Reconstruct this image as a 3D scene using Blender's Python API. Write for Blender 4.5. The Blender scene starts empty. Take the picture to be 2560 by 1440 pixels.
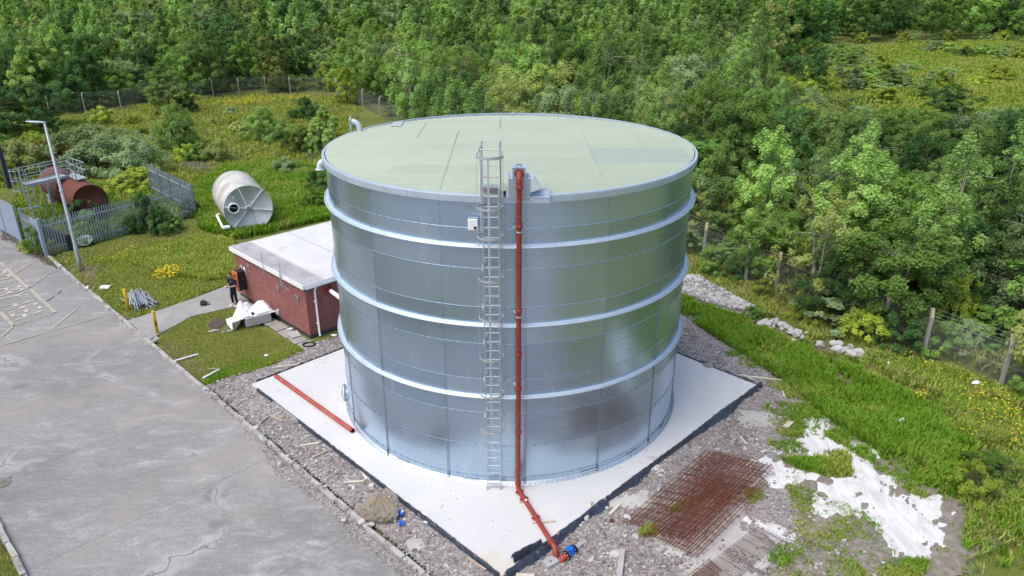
import bpy, math, random
import numpy as np
from mathutils import Vector, Matrix

random.seed(7)
RNG = np.random.default_rng(11)
SC = bpy.context.scene
COL = SC.collection

# ---------------------------------------------------------------- survey: camera solved from the photograph
R = 6.4
F = 1825.74
TH = 0.405108
D = 4.00812 * R
HC = 2.37053 * R
CX = 0.01192 * R
H = 1.50986 * R
CT, ST = math.cos(TH), math.sin(TH)


def ray(u, v):
    a = (u - 1280) / F
    b = (720 - v) / F
    return Vector((a, CT + b * ST, -ST + b * CT))


def G(u, v, z=0.0):
    d = ray(u, v)
    k = (z - HC) / d.z
    return Vector((CX + d.x * k, -D + d.y * k, z))


def GN(uv, z=0.0):
    return [G(a, b, z) for a, b in uv]


def YP(u, v, y):
    """point of the pixel ray on the vertical plane y = const"""
    d = ray(u, v)
    k = (y + D) / d.y
    return Vector((CX + d.x * k, y, HC + d.z * k))


def ZAT(p, v):
    """height above p at which pixel row v is reached"""
    lo, hi = -1.0, 40.0
    for _ in range(40):
        m = (lo + hi) / 2
        y, z = p[1] + D, m - HC
        d = y * CT - z * ST
        if 720 - F * (y * ST + z * CT) / d > v:
            lo = m
        else:
            hi = m
    return lo


def PXA(x, y, z):
    dy, dz = y + D, z - HC
    d = dy * CT - dz * ST
    return 1280 + F * (x - CX) / d, 720 - F * (dy * ST + dz * CT) / d, d


AX = Vector((1, -1, 0)).normalized()   # along the yard, towards the camera's right
BX = Vector((1, 1, 0)).normalized()    # across the yard, away to the right
ZL = -0.15     # lawn / path level
ZG = -0.12     # gravel level
ZY = -0.26     # yard level


def S(a, b, z=0.0):
    p = AX * a + BX * b
    return Vector((p.x, p.y, z))


def ab(p):
    return p.dot(AX), p.dot(BX)


# ---------------------------------------------------------------- numpy noise and polygon helpers
_LAT = RNG.random((256, 256))


def vnoise(x, y, seed=0):
    x = np.asarray(x, float) + seed * 17.31
    y = np.asarray(y, float) + seed * 9.17
    xi = np.floor(x).astype(int)
    yi = np.floor(y).astype(int)
    fx, fy = x - xi, y - yi
    fx = fx * fx * (3 - 2 * fx)
    fy = fy * fy * (3 - 2 * fy)
    g = lambda i, j: _LAT[i & 255, j & 255]
    return (g(xi, yi) * (1 - fx) + g(xi + 1, yi) * fx) * (1 - fy) + (g(xi, yi + 1) * (1 - fx) + g(xi + 1, yi + 1) * fx) * fy


def fbm(x, y, sc, oct=4, seed=0):
    t, a, s = 0, 1.0, 0
    f = 1.0 / sc
    for k in range(oct):
        t = t + a * vnoise(np.asarray(x) * f, np.asarray(y) * f, seed + k * 3)
        s += a
        a *= 0.55
        f *= 2.03
    return t / s


def sdist(px, py, poly):
    """signed distance, positive inside"""
    px = np.asarray(px, float)
    py = np.asarray(py, float)
    ins = np.zeros(px.shape, bool)
    dm = np.full(px.shape, 1e9)
    n = len(poly)
    for i in range(n):
        x1, y1 = poly[i][0], poly[i][1]
        x2, y2 = poly[(i + 1) % n][0], poly[(i + 1) % n][1]
        c = ((y1 > py) != (y2 > py))
        with np.errstate(divide='ignore', invalid='ignore'):
            xx = (x2 - x1) * (py - y1) / ((y2 - y1) if y2 != y1 else 1e-9) + x1
        ins ^= c & (px < xx)
        dx, dy = x2 - x1, y2 - y1
        t = np.clip(((px - x1) * dx + (py - y1) * dy) / max(dx * dx + dy * dy, 1e-9), 0, 1)
        dm = np.minimum(dm, np.hypot(px - x1 - t * dx, py - y1 - t * dy))
    return np.where(ins, dm, -dm)


# ---------------------------------------------------------------- scene-tree helpers
ORG = {}


def thing(name, label, cat, loc=(0, 0, 0), group=None):
    o = bpy.data.objects.new(name, None)
    o.empty_display_size = 0.2
    COL.objects.link(o)
    o.location = loc
    ORG[o.name] = Vector(loc)
    o['label'] = label
    o['category'] = cat
    if group:
        o['group'] = group
    return o


def tag(o, label=None, cat=None, group=None, kind=None):
    if label:
        o['label'] = label
    if cat:
        o['category'] = cat
    if group:
        o['group'] = group
    if kind:
        o['kind'] = kind
    return o


def copy_tree(o, parent=None):
    c = o.copy()
    COL.objects.link(c)
    if parent is not None:
        c.parent = parent
    for ch in list(o.children):
        copy_tree(ch, c)
    return c


def link_mesh(name, me, mats, parent=None, loc=None):
    o = bpy.data.objects.new(name, me)
    for m in mats if isinstance(mats, (list, tuple)) else [mats]:
        me.materials.append(m)
    COL.objects.link(o)
    if parent is not None:
        o.parent = parent
        ORG[o.name] = ORG.get(parent.name, Vector((0, 0, 0)))
    else:
        o.location = loc if loc is not None else (0, 0, 0)
        ORG[o.name] = Vector(o.location)
    return o


def frame(d, up=(0, 0, 1)):
    d = Vector(d).normalized()
    up = Vector(up)
    if abs(d.dot(up)) > 0.98:
        up = Vector((1, 0, 0)) if abs(d.x) < 0.9 else Vector((0, 1, 0))
    s = d.cross(up).normalized()
    u = s.cross(d).normalized()
    return s, u


class MB:
    def __init__(self):
        self.v, self.f, self.m, self.s = [], [], [], []

    def add(self, vs, fs, m=0, smooth=False):
        n = len(self.v)
        self.v.extend([tuple(p) for p in vs])
        for f in fs:
            self.f.append(tuple(i + n for i in f))
            self.m.append(m)
            self.s.append(smooth)
        return self

    def box(self, c, sz, ax=None, bx=None, m=0, bev=0.0):
        """box centred at c with half axes along ax, bx, z"""
        c = Vector(c)
        ax = Vector(ax).normalized() if ax is not None else Vector((1, 0, 0))
        bx = Vector(bx).normalized() if bx is not None else Vector((-ax.y, ax.x, 0)).normalized()
        cz = ax.cross(bx).normalized()
        hx, hy, hz = sz[0] / 2, sz[1] / 2, sz[2] / 2
        if bev <= 0:
            vs = [c + ax * (hx * i) + bx * (hy * j) + cz * (hz * k) for k in (-1, 1) for j in (-1, 1) for i in (-1, 1)]
            fs = [(0, 2, 3, 1), (4, 5, 7, 6), (0, 1, 5, 4), (2, 6, 7, 3), (0, 4, 6, 2), (1, 3, 7, 5)]
            return self.add(vs, fs, m)
        b = min(bev, hx * .9, hy * .9, hz * .9)
        vs = []
        lay = [(-hz, b), (-hz + b, 0), (hz - b, 0), (hz, b)]
        for z, ins in lay:
            for x, y in ((-hx + ins, -hy + b), (-hx + b, -hy + ins), (hx - b, -hy + ins), (hx - ins, -hy + b),
                         (hx - ins, hy - b), (hx - b, hy - ins), (-hx + b, hy - ins), (-hx + ins, hy - b)):
                vs.append(c + ax * x + bx * y + cz * z)
        fs = [tuple(range(7, -1, -1)), tuple(range(24, 32))]
        for k in range(3):
            for i in range(8):
                j = (i + 1) % 8
                fs.append((k * 8 + i, k * 8 + j, k * 8 + 8 + j, k * 8 + 8 + i))
        return self.add(vs, fs, m)

    def beam(self, a, b, w, h, up=(0, 0, 1), m=0):
        a, b = Vector(a), Vector(b)
        s, u = frame(b - a, up)
        d = (b - a)
        return self.box((a + b) / 2, (d.length, w, h), d, -s, m) if True else self

    def tube(self, pts, r, n=8, m=0, cap=True, smooth=True, closed=False):
        pts = [Vector(p) for p in pts]
        k = len(pts)
        rr = r if isinstance(r, (list, tuple)) else [r] * k
        vs, fs = [], []
        s0 = None
        for i, p in enumerate(pts):
            if closed:
                d = pts[(i + 1) % k] - pts[i - 1]
            else:
                d = (pts[min(i + 1, k - 1)] - pts[max(i - 1, 0)])
            d = d.normalized()
            if s0 is None:
                s, u = frame(d)
            else:
                s = (s0 - d * s0.dot(d)).normalized()
                u = s.cross(d).normalized()
            s0 = s
            for j in range(n):
                t = 2 * math.pi * j / n
                vs.append(p + (s * math.cos(t) + u * math.sin(t)) * rr[i])
        lim = k if closed else k - 1
        for i in range(lim):
            i2 = (i + 1) % k
            for j in range(n):
                j2 = (j + 1) % n
                fs.append((i * n + j, i * n + j2, i2 * n + j2, i2 * n + j))
        self.add(vs, fs, m, smooth)
        if cap and not closed:
            self.add(vs[:n], [tuple(range(n - 1, -1, -1))], m)
            self.add(vs[-n:], [tuple(range(n))], m)
        return self

    def lathe(self, prof, o, d=(0, 0, 1), n=32, m=0, smooth=True, closed_prof=False):
        """prof: (radius, height) pairs turned about axis d through o"""
        o = Vector(o)
        d = Vector(d).normalized()
        s, u = frame(d)
        vs, fs = [], []
        for (r, h) in prof:
            for j in range(n):
                t = 2 * math.pi * j / n
                vs.append(o + d * h + (s * math.cos(t) + u * math.sin(t)) * r)
        k = len(prof)
        for i in range(k if closed_prof else k - 1):
            i2 = (i + 1) % k
            for j in range(n):
                j2 = (j + 1) % n
                fs.append((i * n + j, i * n + j2, i2 * n + j2, i2 * n + j))
        return self.add(vs, fs, m, smooth)

    def cyl(self, a, b, r, n=16, m=0, smooth=True):
        return self.tube([a, b], r, n, m, True, smooth)

    def prism(self, poly, d, m=0):
        """closed 3-D polygon swept by vector d"""
        poly = [Vector(p) for p in poly]
        d = Vector(d)
        n = len(poly)
        vs = poly + [p + d for p in poly]
        fs = [tuple(range(n - 1, -1, -1)), tuple(range(n, 2 * n))]
        for i in range(n):
            j = (i + 1) % n
            fs.append((i, j, n + j, n + i))
        return self.add(vs, fs, m)

    def rock(self, c, sz, rng, m=0, rz=0.0, sub=1, rough=0.22, flat=0.0):
        phi = (1 + 5 ** .5) / 2
        vs = [Vector(p).normalized() for p in ((-1, phi, 0), (1, phi, 0), (-1, -phi, 0), (1, -phi, 0), (0, -1, phi), (0, 1, phi), (0, -1, -phi), (0, 1, -phi), (phi, 0, -1), (phi, 0, 1), (-phi, 0, -1), (-phi, 0, 1))]
        fs = [(0, 11, 5), (0, 5, 1), (0, 1, 7), (0, 7, 10), (0, 10, 11), (1, 5, 9), (5, 11, 4), (11, 10, 2), (10, 7, 6), (7, 1, 8), (3, 9, 4), (3, 4, 2), (3, 2, 6), (3, 6, 8), (3, 8, 9), (4, 9, 5), (2, 4, 11), (6, 2, 10), (8, 6, 7), (9, 8, 1)]
        for _ in range(sub):
            mid, nf = {}, []

            def md(i, j):
                k = (min(i, j), max(i, j))
                if k not in mid:
                    vs.append(((vs[i] + vs[j]) / 2).normalized())
                    mid[k] = len(vs) - 1
                return mid[k]
            for a, b, cc in fs:
                x, y, z = md(a, b), md(b, cc), md(cc, a)
                nf += [(a, x, z), (b, y, x), (cc, z, y), (x, y, z)]
            fs = nf
        planes = []
        for _ in range(7):
            d = Vector((rng.uniform(-1, 1), rng.uniform(-1, 1), rng.uniform(-.7, 1))).normalized()
            planes.append((d, rng.uniform(.55, .85)))
        out = []
        cr, sr = math.cos(rz), math.sin(rz)
        for p in vs:
            q = p.copy()
            for d, h in planes:
                t = q.dot(d)
                if t > h:
                    q -= d * (t - h)
            q *= 1 + rng.uniform(-rough, rough) * .3
            x, y, z = q.x * sz[0], q.y * sz[1], q.z * sz[2]
            out.append(Vector(c) + Vector((x * cr - y * sr, x * sr + y * cr, z)))
        return self.add(out, fs, m)

    def sheet(self, fn, nu, nv, m=0, smooth=True):
        vs = [fn(i / nu, j / nv) for j in range(nv + 1) for i in range(nu + 1)]
        fs = [(j * (nu + 1) + i, j * (nu + 1) + i + 1, (j + 1) * (nu + 1) + i + 1, (j + 1) * (nu + 1) + i) for j in range(nv) for i in range(nu)]
        return self.add(vs, fs, m, smooth)

    def build(self, name, mats, parent=None, loc=None):
        if parent is not None:
            off = ORG.get(parent.name, Vector((0, 0, 0)))
        else:
            off = Vector(loc) if loc is not None else Vector((0, 0, 0))
        me = bpy.data.meshes.new(name)
        me.from_pydata([(p[0] - off.x, p[1] - off.y, p[2] - off.z) for p in self.v], [], self.f)
        me.polygons.foreach_set('material_index', self.m)
        me.polygons.foreach_set('use_smooth', self.s)
        me.update()
        return link_mesh(name, me, mats, parent, off if parent is None else None)


def np_mesh(name, verts, quads, mats, parent=None, smooth=False, tri=False):
    """fast mesh from numpy arrays"""
    k = 3 if tri else 4
    me = bpy.data.meshes.new(name)
    me.vertices.add(len(verts))
    me.vertices.foreach_set('co', np.asarray(verts, np.float32).ravel())
    nf = len(quads)
    me.loops.add(nf * k)
    me.loops.foreach_set('vertex_index', np.asarray(quads, np.int32).ravel())
    me.polygons.add(nf)
    me.polygons.foreach_set('loop_start', np.arange(0, nf * k, k, dtype=np.int32))
    me.polygons.foreach_set('use_smooth', np.full(nf, smooth))
    me.update(calc_edges=True)
    me.validate()
    return me


def solo(mb, name, mats, label, cat, loc, group=None):
    o = mb.build(name, mats, None, loc)
    return tag(o, label, cat, group)
# ---------------------------------------------------------------- materials
def _new(name):
    m = bpy.data.materials.new(name)
    m.use_nodes = True
    nt = m.node_tree
    b = nt.nodes['Principled BSDF']
    return m, nt, b


def _n(nt, t, **kw):
    n = nt.nodes.new(t)
    for k, v in kw.items():
        if k.startswith('i_'):
            n.inputs[k[2:].replace('_', ' ')].default_value = v
        else:
            setattr(n, k, v)
    return n


def _mix(nt, fac, a, b, bt='MIX'):
    n = nt.nodes.new('ShaderNodeMix')
    n.data_type = 'RGBA'
    n.blend_type = bt
    for s, x in ((0, fac), (6, a), (7, b)):
        if isinstance(x, (int, float)):
            n.inputs[s].default_value = x
        elif isinstance(x, (tuple, list)):
            n.inputs[s].default_value = (*x[:3], 1)
        else:
            nt.links.new(x, n.inputs[s])
    return n.outputs[2]


def _ramp(nt, src, stops):
    n = nt.nodes.new('ShaderNodeValToRGB')
    e = n.color_ramp.elements
    while len(e) > 1:
        e.remove(e[-1])
    e[0].position = stops[0][0]
    c = stops[0][1]
    e[0].color = (*c, 1) if isinstance(c, (tuple, list)) else (c, c, c, 1)
    for p, c in stops[1:]:
        x = e.new(p)
        x.color = (*c, 1) if isinstance(c, (tuple, list)) else (c, c, c, 1)
    nt.links.new(src, n.inputs[0])
    return n.outputs[0]


def _math(nt, op, a, b=None):
    n = nt.nodes.new('ShaderNodeMath')
    n.operation = op
    for s, x in ((0, a), (1, b)):
        if x is None:
            continue
        if isinstance(x, (int, float)):
            n.inputs[s].default_value = x
        else:
            nt.links.new(x, n.inputs[s])
    return n.outputs[0]


def _coord(nt, scale=(1, 1, 1), rot=(0, 0, 0), obj=True, loc=(0, 0, 0)):
    if obj:
        c = nt.nodes.new('ShaderNodeTexCoord').outputs['Object']
    else:
        c = nt.nodes.new('ShaderNodeNewGeometry').outputs['Position']
    m = nt.nodes.new('ShaderNodeMapping')
    m.inputs['Scale'].default_value = scale
    m.inputs['Rotation'].default_value = rot
    m.inputs['Location'].default_value = loc
    nt.links.new(c, m.inputs[0])
    return m.outputs[0]


def _noise(nt, co, scale, detail=4, rough=.55, dist=0.0):
    n = _n(nt, 'ShaderNodeTexNoise')
    n.inputs['Scale'].default_value = scale
    n.inputs['Detail'].default_value = detail
    n.inputs['Roughness'].default_value = rough
    n.inputs['Distortion'].default_value = dist
    nt.links.new(co, n.inputs['Vector'])
    return n.outputs['Fac']


def _bump(nt, b, h, strength=.3, dist=.02):
    n = _n(nt, 'ShaderNodeBump')
    n.inputs['Strength'].default_value = strength
    n.inputs['Distance'].default_value = dist
    nt.links.new(h, n.inputs['Height'])
    nt.links.new(n.outputs[0], b.inputs['Normal'])


def plain(name, col, rough=.6, metal=0.0, var=.18, scale=3.0, bump=0.0, spec=.4, dirt=None, dirt_amt=.5):
    """a surface with a base colour, soft mottling, optional dirt patches and bump"""
    m, nt, b = _new(name)
    co = _coord(nt, obj=False)
    f = _noise(nt, co, scale, 5, .6)
    c = _mix(nt, f, tuple(x * (1 - var) for x in col), tuple(min(1, x * (1 + var)) for x in col))
    if dirt:
        g = _ramp(nt, _noise(nt, co, scale * .6, 6, .65, .6), [(.48, 0.0), (.66, dirt_amt)])
        c = _mix(nt, g, c, dirt)
    nt.links.new(c, b.inputs['Base Color'])
    b.inputs['Metallic'].default_value = metal
    r = _ramp(nt, f, [(.3, max(0, rough - .08)), (.7, min(1, rough + .08))])
    nt.links.new(r, b.inputs['Roughness'])
    b.inputs['Specular IOR Level'].default_value = spec
    if bump:
        _bump(nt, b, _noise(nt, co, scale * 6, 4), bump, .02)
    return m


M = {}
M['galv'] = plain('galvanised_steel', (.62, .67, .71), .42, .75, .1, 2.5)
M['galv_pale'] = plain('pale_galvanised_steel', (.47, .56, .64), .5, .5, .08, 3)
M['bolt'] = plain('bolt_zinc', (.19, .225, .27), .5, .3, .1, 3)
M['alu'] = plain('ladder_aluminium', (.52, .54, .56), .42, .6, .1, 5)
M['tread'] = plain('step_tread', (.47, .42, .40), .6, .1, .15, 8)
M['red_pipe'] = plain('red_oxide_paint', (.265, .030, .020), .42, 0, .14, 6, dirt=(.26, .095, .07), dirt_amt=.45)
M['red_loose'] = plain('faded_red_pipe', (.33, .055, .04), .5, 0, .14, 4, dirt=(.40, .16, .12), dirt_amt=.5)
M['blue_paint'] = plain('blue_valve_epoxy', (.012, .12, .62), .35, 0, .12, 8)
M['black'] = plain('black_plastic', (.012, .012, .014), .5, 0, .2, 6)
M['white_paint'] = plain('white_paint', (.72, .73, .74), .5, 0, .05, 3)
M['white_plastic'] = plain('white_plastic', (.74, .76, .78), .4, 0, .06, 6)
M['hood'] = plain('pale_grey_coated_steel', (.58, .63, .66), .5, .15, .06, 4)
M['hood_dark'] = plain('bluegrey_coated_steel', (.33, .38, .43), .5, .15, .06, 4)
M['yellow'] = plain('bollard_yellow', (.72, .46, .02), .5, 0, .15, 5, dirt=(.30, .2, .05), dirt_amt=.5)
M['lampgrey'] = plain('lamp_post_grey', (.40, .43, .46), .5, .3, .12, 3)
M['darksteel'] = plain('dark_blue_grey_steel', (.085, .10, .13), .5, .3, .2, 3)
M['palisade'] = plain('weathered_palisade_steel', (.30, .35, .42), .55, .4, .15, 2)
M['gate'] = plain('pale_blue_grey_sheet', (.27, .33, .43), .55, .25, .14, 2)
M['rail'] = plain('rail_grey_paint', (.36, .40, .43), .55, .2, .15, 4)
M['rust'] = plain('rusty_tank_paint', (.145, .04, .026), .8, 0, .5, 1.1, .3, dirt=(.055, .035, .03), dirt_amt=.9)
M['rebar'] = plain('rebar_rust', (.165, .046, .022), .85, 0, .35, 5)
M['rebar_grey'] = plain('grey_rebar', (.22, .17, .145), .8, 0, .3, 5)
M['wood'] = plain('weathered_timber', (.36, .30, .22), .8, 0, .3, 8, .2)
M['wood_pale'] = plain('pale_timber', (.52, .47, .38), .8, 0, .2, 8, .2)
M['rockpale'] = plain('pale_rubble', (.43, .42, .40), .9, 0, .3, 3, .4)
M['rockgrey'] = plain('grey_stone', (.24, .23, .23), .9, 0, .35, 4, .4)
M['boulder'] = plain('ochre_sandstone', (.21, .185, .15), .9, 0, .45, 2.2, .6, dirt=(.30, .215, .085), dirt_amt=.8)
M['concrete'] = plain('grey_concrete', (.36, .355, .35), .85, 0, .25, 2, .3)
M['post_concrete'] = plain('fence_post_concrete', (.30, .29, .27), .85, 0, .25, 4, .2)
M['post_top'] = plain('fence_post_tan', (.42, .35, .26), .85, 0, .2, 4, .2)
M['wire'] = plain('chainlink_wire', (.30, .32, .32), .5, .3, .15, 2)
M['wire_dark'] = plain('dark_green_wire', (.10, .13, .13), .6, .2, .15, 2)
M['membrane'] = plain('black_polythene', (.032, .040, .062), .32, 0, .3, 5, spec=.6)
M['manhole'] = plain('rusty_cover_plate', (.085, .058, .052), .8, .1, .3, 4, .4)
M['bark'] = plain('bark', (.10, .082, .062), .9, 0, .35, 6, .4)
M['birchbark'] = plain('pale_bark', (.36, .33, .29), .9, 0, .35, 6, .3)
M['cloth_white'] = plain('white_sheeting', (.80, .81, .82), .45, 0, .06, 3)
M['pallet_grey'] = plain('grey_wrapped_block', (.40, .40, .42), .5, 0, .35, 3, .2)
M['cab_red'] = plain('salmon_red_panel', (.62, .135, .075), .5, 0, .08, 3)
M['cab_dark'] = plain('dark_red_slot', (.12, .025, .02), .5, 0, .1, 3)
M['skin'] = plain('skin', (.46, .26, .19), .5, 0, .08, 12)
M['hair'] = plain('brown_hair', (.065, .035, .02), .7, 0, .3, 20)
M['navy'] = plain('navy_cotton', (.008, .011, .022), .9, 0, .25, 10)
M['trouser'] = plain('black_denim', (.007, .007, .009), .9, 0, .25, 10)
M['shoe'] = plain('white_trainers', (.78, .78, .82), .6, 0, .05, 10)
M['tube_grey'] = plain('grey_steel_tube', (.33, .36, .39), .45, .4, .22, 3)
M['dirt'] = plain('dark_soil', (.09, .075, .06), .95, 0, .4, 3, .5)
M['flower'] = plain('yellow_petals', (.66, .50, .02), .8, 0, .25, 3)
M['marking'] = plain('worn_road_paint', (.38, .35, .27), .75, 0, .14, 6, dirt=(.25, .24, .235), dirt_amt=.95)
M['marking_white'] = plain('worn_letter_paint', (.46, .425, .35), .75, 0, .12, 6, dirt=(.27, .26, .25), dirt_amt=.7)
M['clear'] = plain('milky_plastic', (.42, .48, .46), .25, 0, .1, 3)
M['patina_slab'] = plain('paving_slab', (.30, .29, .275), .9, 0, .25, 2, .3, dirt=(.16, .14, .11), dirt_amt=.6)


def mat_shell():
    """galvanised tank sheets: every sheet has its own tone, with fine rolled lines and a few water streaks"""
    m, nt, b = _new('galvanised_shell')
    L = nt.links
    co = nt.nodes.new('ShaderNodeTexCoord').outputs['Object']
    sx = nt.nodes.new('ShaderNodeSeparateXYZ')
    L.new(co, sx.inputs[0])
    ang = _math(nt, 'ARCTAN2', sx.outputs[0], _math(nt, 'MULTIPLY', sx.outputs[1], -1))
    pa = _math(nt, 'FLOOR', _math(nt, 'MULTIPLY', _math(nt, 'SUBTRACT', ang, math.radians(4.4)), 16 / (2 * math.pi)))
    pz = _math(nt, 'FLOOR', _math(nt, 'DIVIDE', _math(nt, 'SUBTRACT', sx.outputs[2], .28), 1.2))
    cv = nt.nodes.new('ShaderNodeCombineXYZ')
    L.new(pa, cv.inputs[0])
    L.new(pz, cv.inputs[1])
    w = nt.nodes.new('ShaderNodeTexWhiteNoise')
    L.new(cv.outputs[0], w.inputs[0])
    # rolled bands along the sheet
    band = nt.nodes.new('ShaderNodeCombineXYZ')
    L.new(_math(nt, 'MULTIPLY', ang, .9), band.inputs[0])
    L.new(_math(nt, 'MULTIPLY', sx.outputs[2], 9), band.inputs[1])
    bn = _noise(nt, band.outputs[0], 1.6, 4, .6)
    streak = nt.nodes.new('ShaderNodeCombineXYZ')
    L.new(_math(nt, 'MULTIPLY', ang, 9), streak.inputs[0])
    L.new(_math(nt, 'MULTIPLY', sx.outputs[2], .35), streak.inputs[1])
    sn = _noise(nt, streak.outputs[0], 1.2, 4, .6)
    c = _mix(nt, w.outputs[0], (.415, .54, .695), (.525, .655, .79))
    c = _mix(nt, _ramp(nt, bn, [(.3, 0.0), (.7, .35)]), c, (.33, .48, .62))
    c = _mix(nt, _ramp(nt, sn, [(.55, 0.0), (.75, .4)]), c, (.68, .73, .76))
    L.new(c, b.inputs['Base Color'])
    b.inputs['Metallic'].default_value = .92
    rr = _math(nt, 'ADD', _math(nt, 'MULTIPLY', w.outputs[0], .05), _ramp(nt, bn, [(.2, .245), (.8, .275)]))
    L.new(rr, b.inputs['Roughness'])
    # each sheet dishes a little
    big = _noise(nt, _coord(nt), .9, 2)
    h = _math(nt, 'ADD', _math(nt, 'MULTIPLY', bn, .12), big)
    _bump(nt, b, big, .05, .05)
    return m


M['shell'] = mat_shell()


def mat_roof():
    m, nt, b = _new('sage_roof_sheet')
    L = nt.links
    co = nt.nodes.new('ShaderNodeTexCoord').outputs['Object']
    sx = nt.nodes.new('ShaderNodeSeparateXYZ')
    L.new(co, sx.inputs[0])
    row = _math(nt, 'FLOOR', sx.outputs[1])
    colx = _math(nt, 'FLOOR', _math(nt, 'DIVIDE', _math(nt, 'ADD', sx.outputs[0], _math(nt, 'MULTIPLY', row, 1.37)), 4.6))
    cv = nt.nodes.new('ShaderNodeCombineXYZ')
    L.new(row, cv.inputs[0])
    L.new(colx, cv.inputs[1])
    w = nt.nodes.new('ShaderNodeTexWhiteNoise')
    L.new(cv.outputs[0], w.inputs[0])
    c = _mix(nt, w.outputs[0], (.315, .37, .29), (.35, .41, .32))
    n = _noise(nt, _coord(nt), .6, 5, .6)
    c = _mix(nt, _ramp(nt, n, [(.4, 0.0), (.7, .2)]), c, (.305, .365, .31))
    # one bay of newer, greyer sheets at the right
    qa_, qb_ = G(1485, 408, H), G(1706, 374, H)
    inx = _math(nt, 'COMPARE', sx.outputs[0], (qa_.x + qb_.x) / 2)
    inx.node.inputs[2].default_value = abs(qb_.x - qa_.x) / 2
    iny = _math(nt, 'COMPARE', sx.outputs[1], (qa_.y + qb_.y) / 2)
    iny.node.inputs[2].default_value = abs(qb_.y - qa_.y) / 2
    c = _mix(nt, _math(nt, 'MULTIPLY', _math(nt, 'MULTIPLY', inx, iny), .75), c, (.275, .335, .30))
    st_ = _noise(nt, _coord(nt, (.5, 2.5, 1)), 1.4, 6, .7, .4)
    c = _mix(nt, _ramp(nt, st_, [(.58, 0.0), (.74, .35)]), c, (.27, .30, .25))
    L.new(c, b.inputs['Base Color'])
    b.inputs['Roughness'].default_value = .55
    b.inputs['Metallic'].default_value = .05
    return m


M['roof'] = mat_roof()


def mat_yard():
    """old brushed concrete: blotches, chalky scuffs drawn across it, cracks and joints"""
    m, nt, b = _new('yard_concrete')
    L = nt.links
    co = _coord(nt, obj=False, rot=(0, 0, math.radians(-45)))     # x across the yard, y along
    n1 = _noise(nt, co, .16, 5, .6, .4)
    n2 = _noise(nt, _coord(nt, (.55, 1.2, 1), (0, 0, math.radians(-38)), False), 1.3, 8, .68, .5)
    n3 = _noise(nt, co, 14, 4, .7)
    c = _mix(nt, _ramp(nt, n1, [(.36, 0.0), (.64, 1.0)]), (.212, .205, .196), (.268, .260, .250))
    c = _mix(nt, _ramp(nt, n2, [(.49, 0.0), (.59, .26), (.70, .85)]), c, (.42, .425, .435))
    c = _mix(nt, _ramp(nt, n2, [(.28, .5), (.42, 0.0)]), c, (.165, .16, .165))
    n4 = _noise(nt, _coord(nt, (.6, 3.2, 1), (0, 0, math.radians(-42)), False, (3, 1, 0)), 3.4, 6, .72, .3)
    c = _mix(nt, _ramp(nt, n4, [(.53, 0.0), (.67, .45)]), c, (.40, .405, .41))
    c = _mix(nt, _ramp(nt, n4, [(.30, .25), (.43, 0.0)]), c, (.15, .147, .145))
    c = _mix(nt, _ramp(nt, n3, [(.38, .45), (.6, 0.0)]), c, (.15, .145, .145))
    warm = _noise(nt, _coord(nt, obj=False, loc=(9, 3, 0)), .22, 4, .6)
    c = _mix(nt, _ramp(nt, warm, [(.50, 0.0), (.68, .6)]), c, (.30, .272, .248))
    # dark patch repairs
    spot = _noise(nt, _coord(nt, obj=False, loc=(30, -7, 0)), .55, 2, .4)
    c = _mix(nt, _ramp(nt, spot, [(.68, 0.0), (.74, .5)]), c, (.14, .14, .15))
    # cracks
    wob = nt.nodes.new('ShaderNodeTexNoise')
    wob.inputs['Scale'].default_value = 1.3
    wob.inputs['Detail'].default_value = 4
    cc = _coord(nt, obj=False)
    L.new(cc, wob.inputs['Vector'])
    add = nt.nodes.new('ShaderNodeVectorMath')
    add.operation = 'MULTIPLY_ADD'
    L.new(wob.outputs['Color'], add.inputs[0])
    add.inputs[1].default_value = (1.5, 1.5, 0)
    L.new(cc, add.inputs[2])
    flat = nt.nodes.new('ShaderNodeVectorMath')
    flat.operation = 'MULTIPLY'
    flat.inputs[1].default_value = (1, 1, 0)
    L.new(add.outputs[0], flat.inputs[0])
    v = nt.nodes.new('ShaderNodeTexVoronoi')
    v.feature = 'DISTANCE_TO_EDGE'
    v.inputs['Scale'].default_value = .17
    L.new(flat.outputs[0], v.inputs['Vector'])
    gate = _ramp(nt, _noise(nt, cc, .28, 3, .5), [(.54, 0.0), (.60, 1.0)])
    cr = _math(nt, 'MULTIPLY', _ramp(nt, v.outputs['Distance'], [(.0, .75), (.003, .6), (.005, 0.0)]), gate)
    halo = _math(nt, 'MULTIPLY', _ramp(nt, v.outputs['Distance'], [(.0, .55), (.03, .3), (.05, 0.0)]), gate)
    c = _mix(nt, halo, c, (.42, .42, .425))
    c = _mix(nt, cr, c, (.075, .07, .068))
    # joints across the yard every 5.2 m
    sx = nt.nodes.new('ShaderNodeSeparateXYZ')
    L.new(co, sx.inputs[0])
    sp = nt.nodes.new('ShaderNodeSeparateXYZ')
    L.new(cc, sp.inputs[0])
    al = _math(nt, 'MULTIPLY', _math(nt, 'SUBTRACT', sp.outputs[0], sp.outputs[1]), .7071)
    fr = _math(nt, 'ABSOLUTE', _math(nt, 'SUBTRACT', _math(nt, 'FRACT', _math(nt, 'DIVIDE', _math(nt, 'ADD', al, _math(nt, 'MULTIPLY', n3, .06)), 5.2)), .5))
    j = _ramp(nt, fr, [(.0, .5), (.0025, .3), (.005, 0.0)])
    c = _mix(nt, j, c, (.10, .095, .09))
    L.new(c, b.inputs['Base Color'])
    b.inputs['Roughness'].default_value = .82
    b.inputs['Specular IOR Level'].default_value = .25
    _bump(nt, b, _math(nt, 'SUBTRACT', n3, cr), .25, .02)
    return m


M['yard'] = mat_yard()


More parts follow.
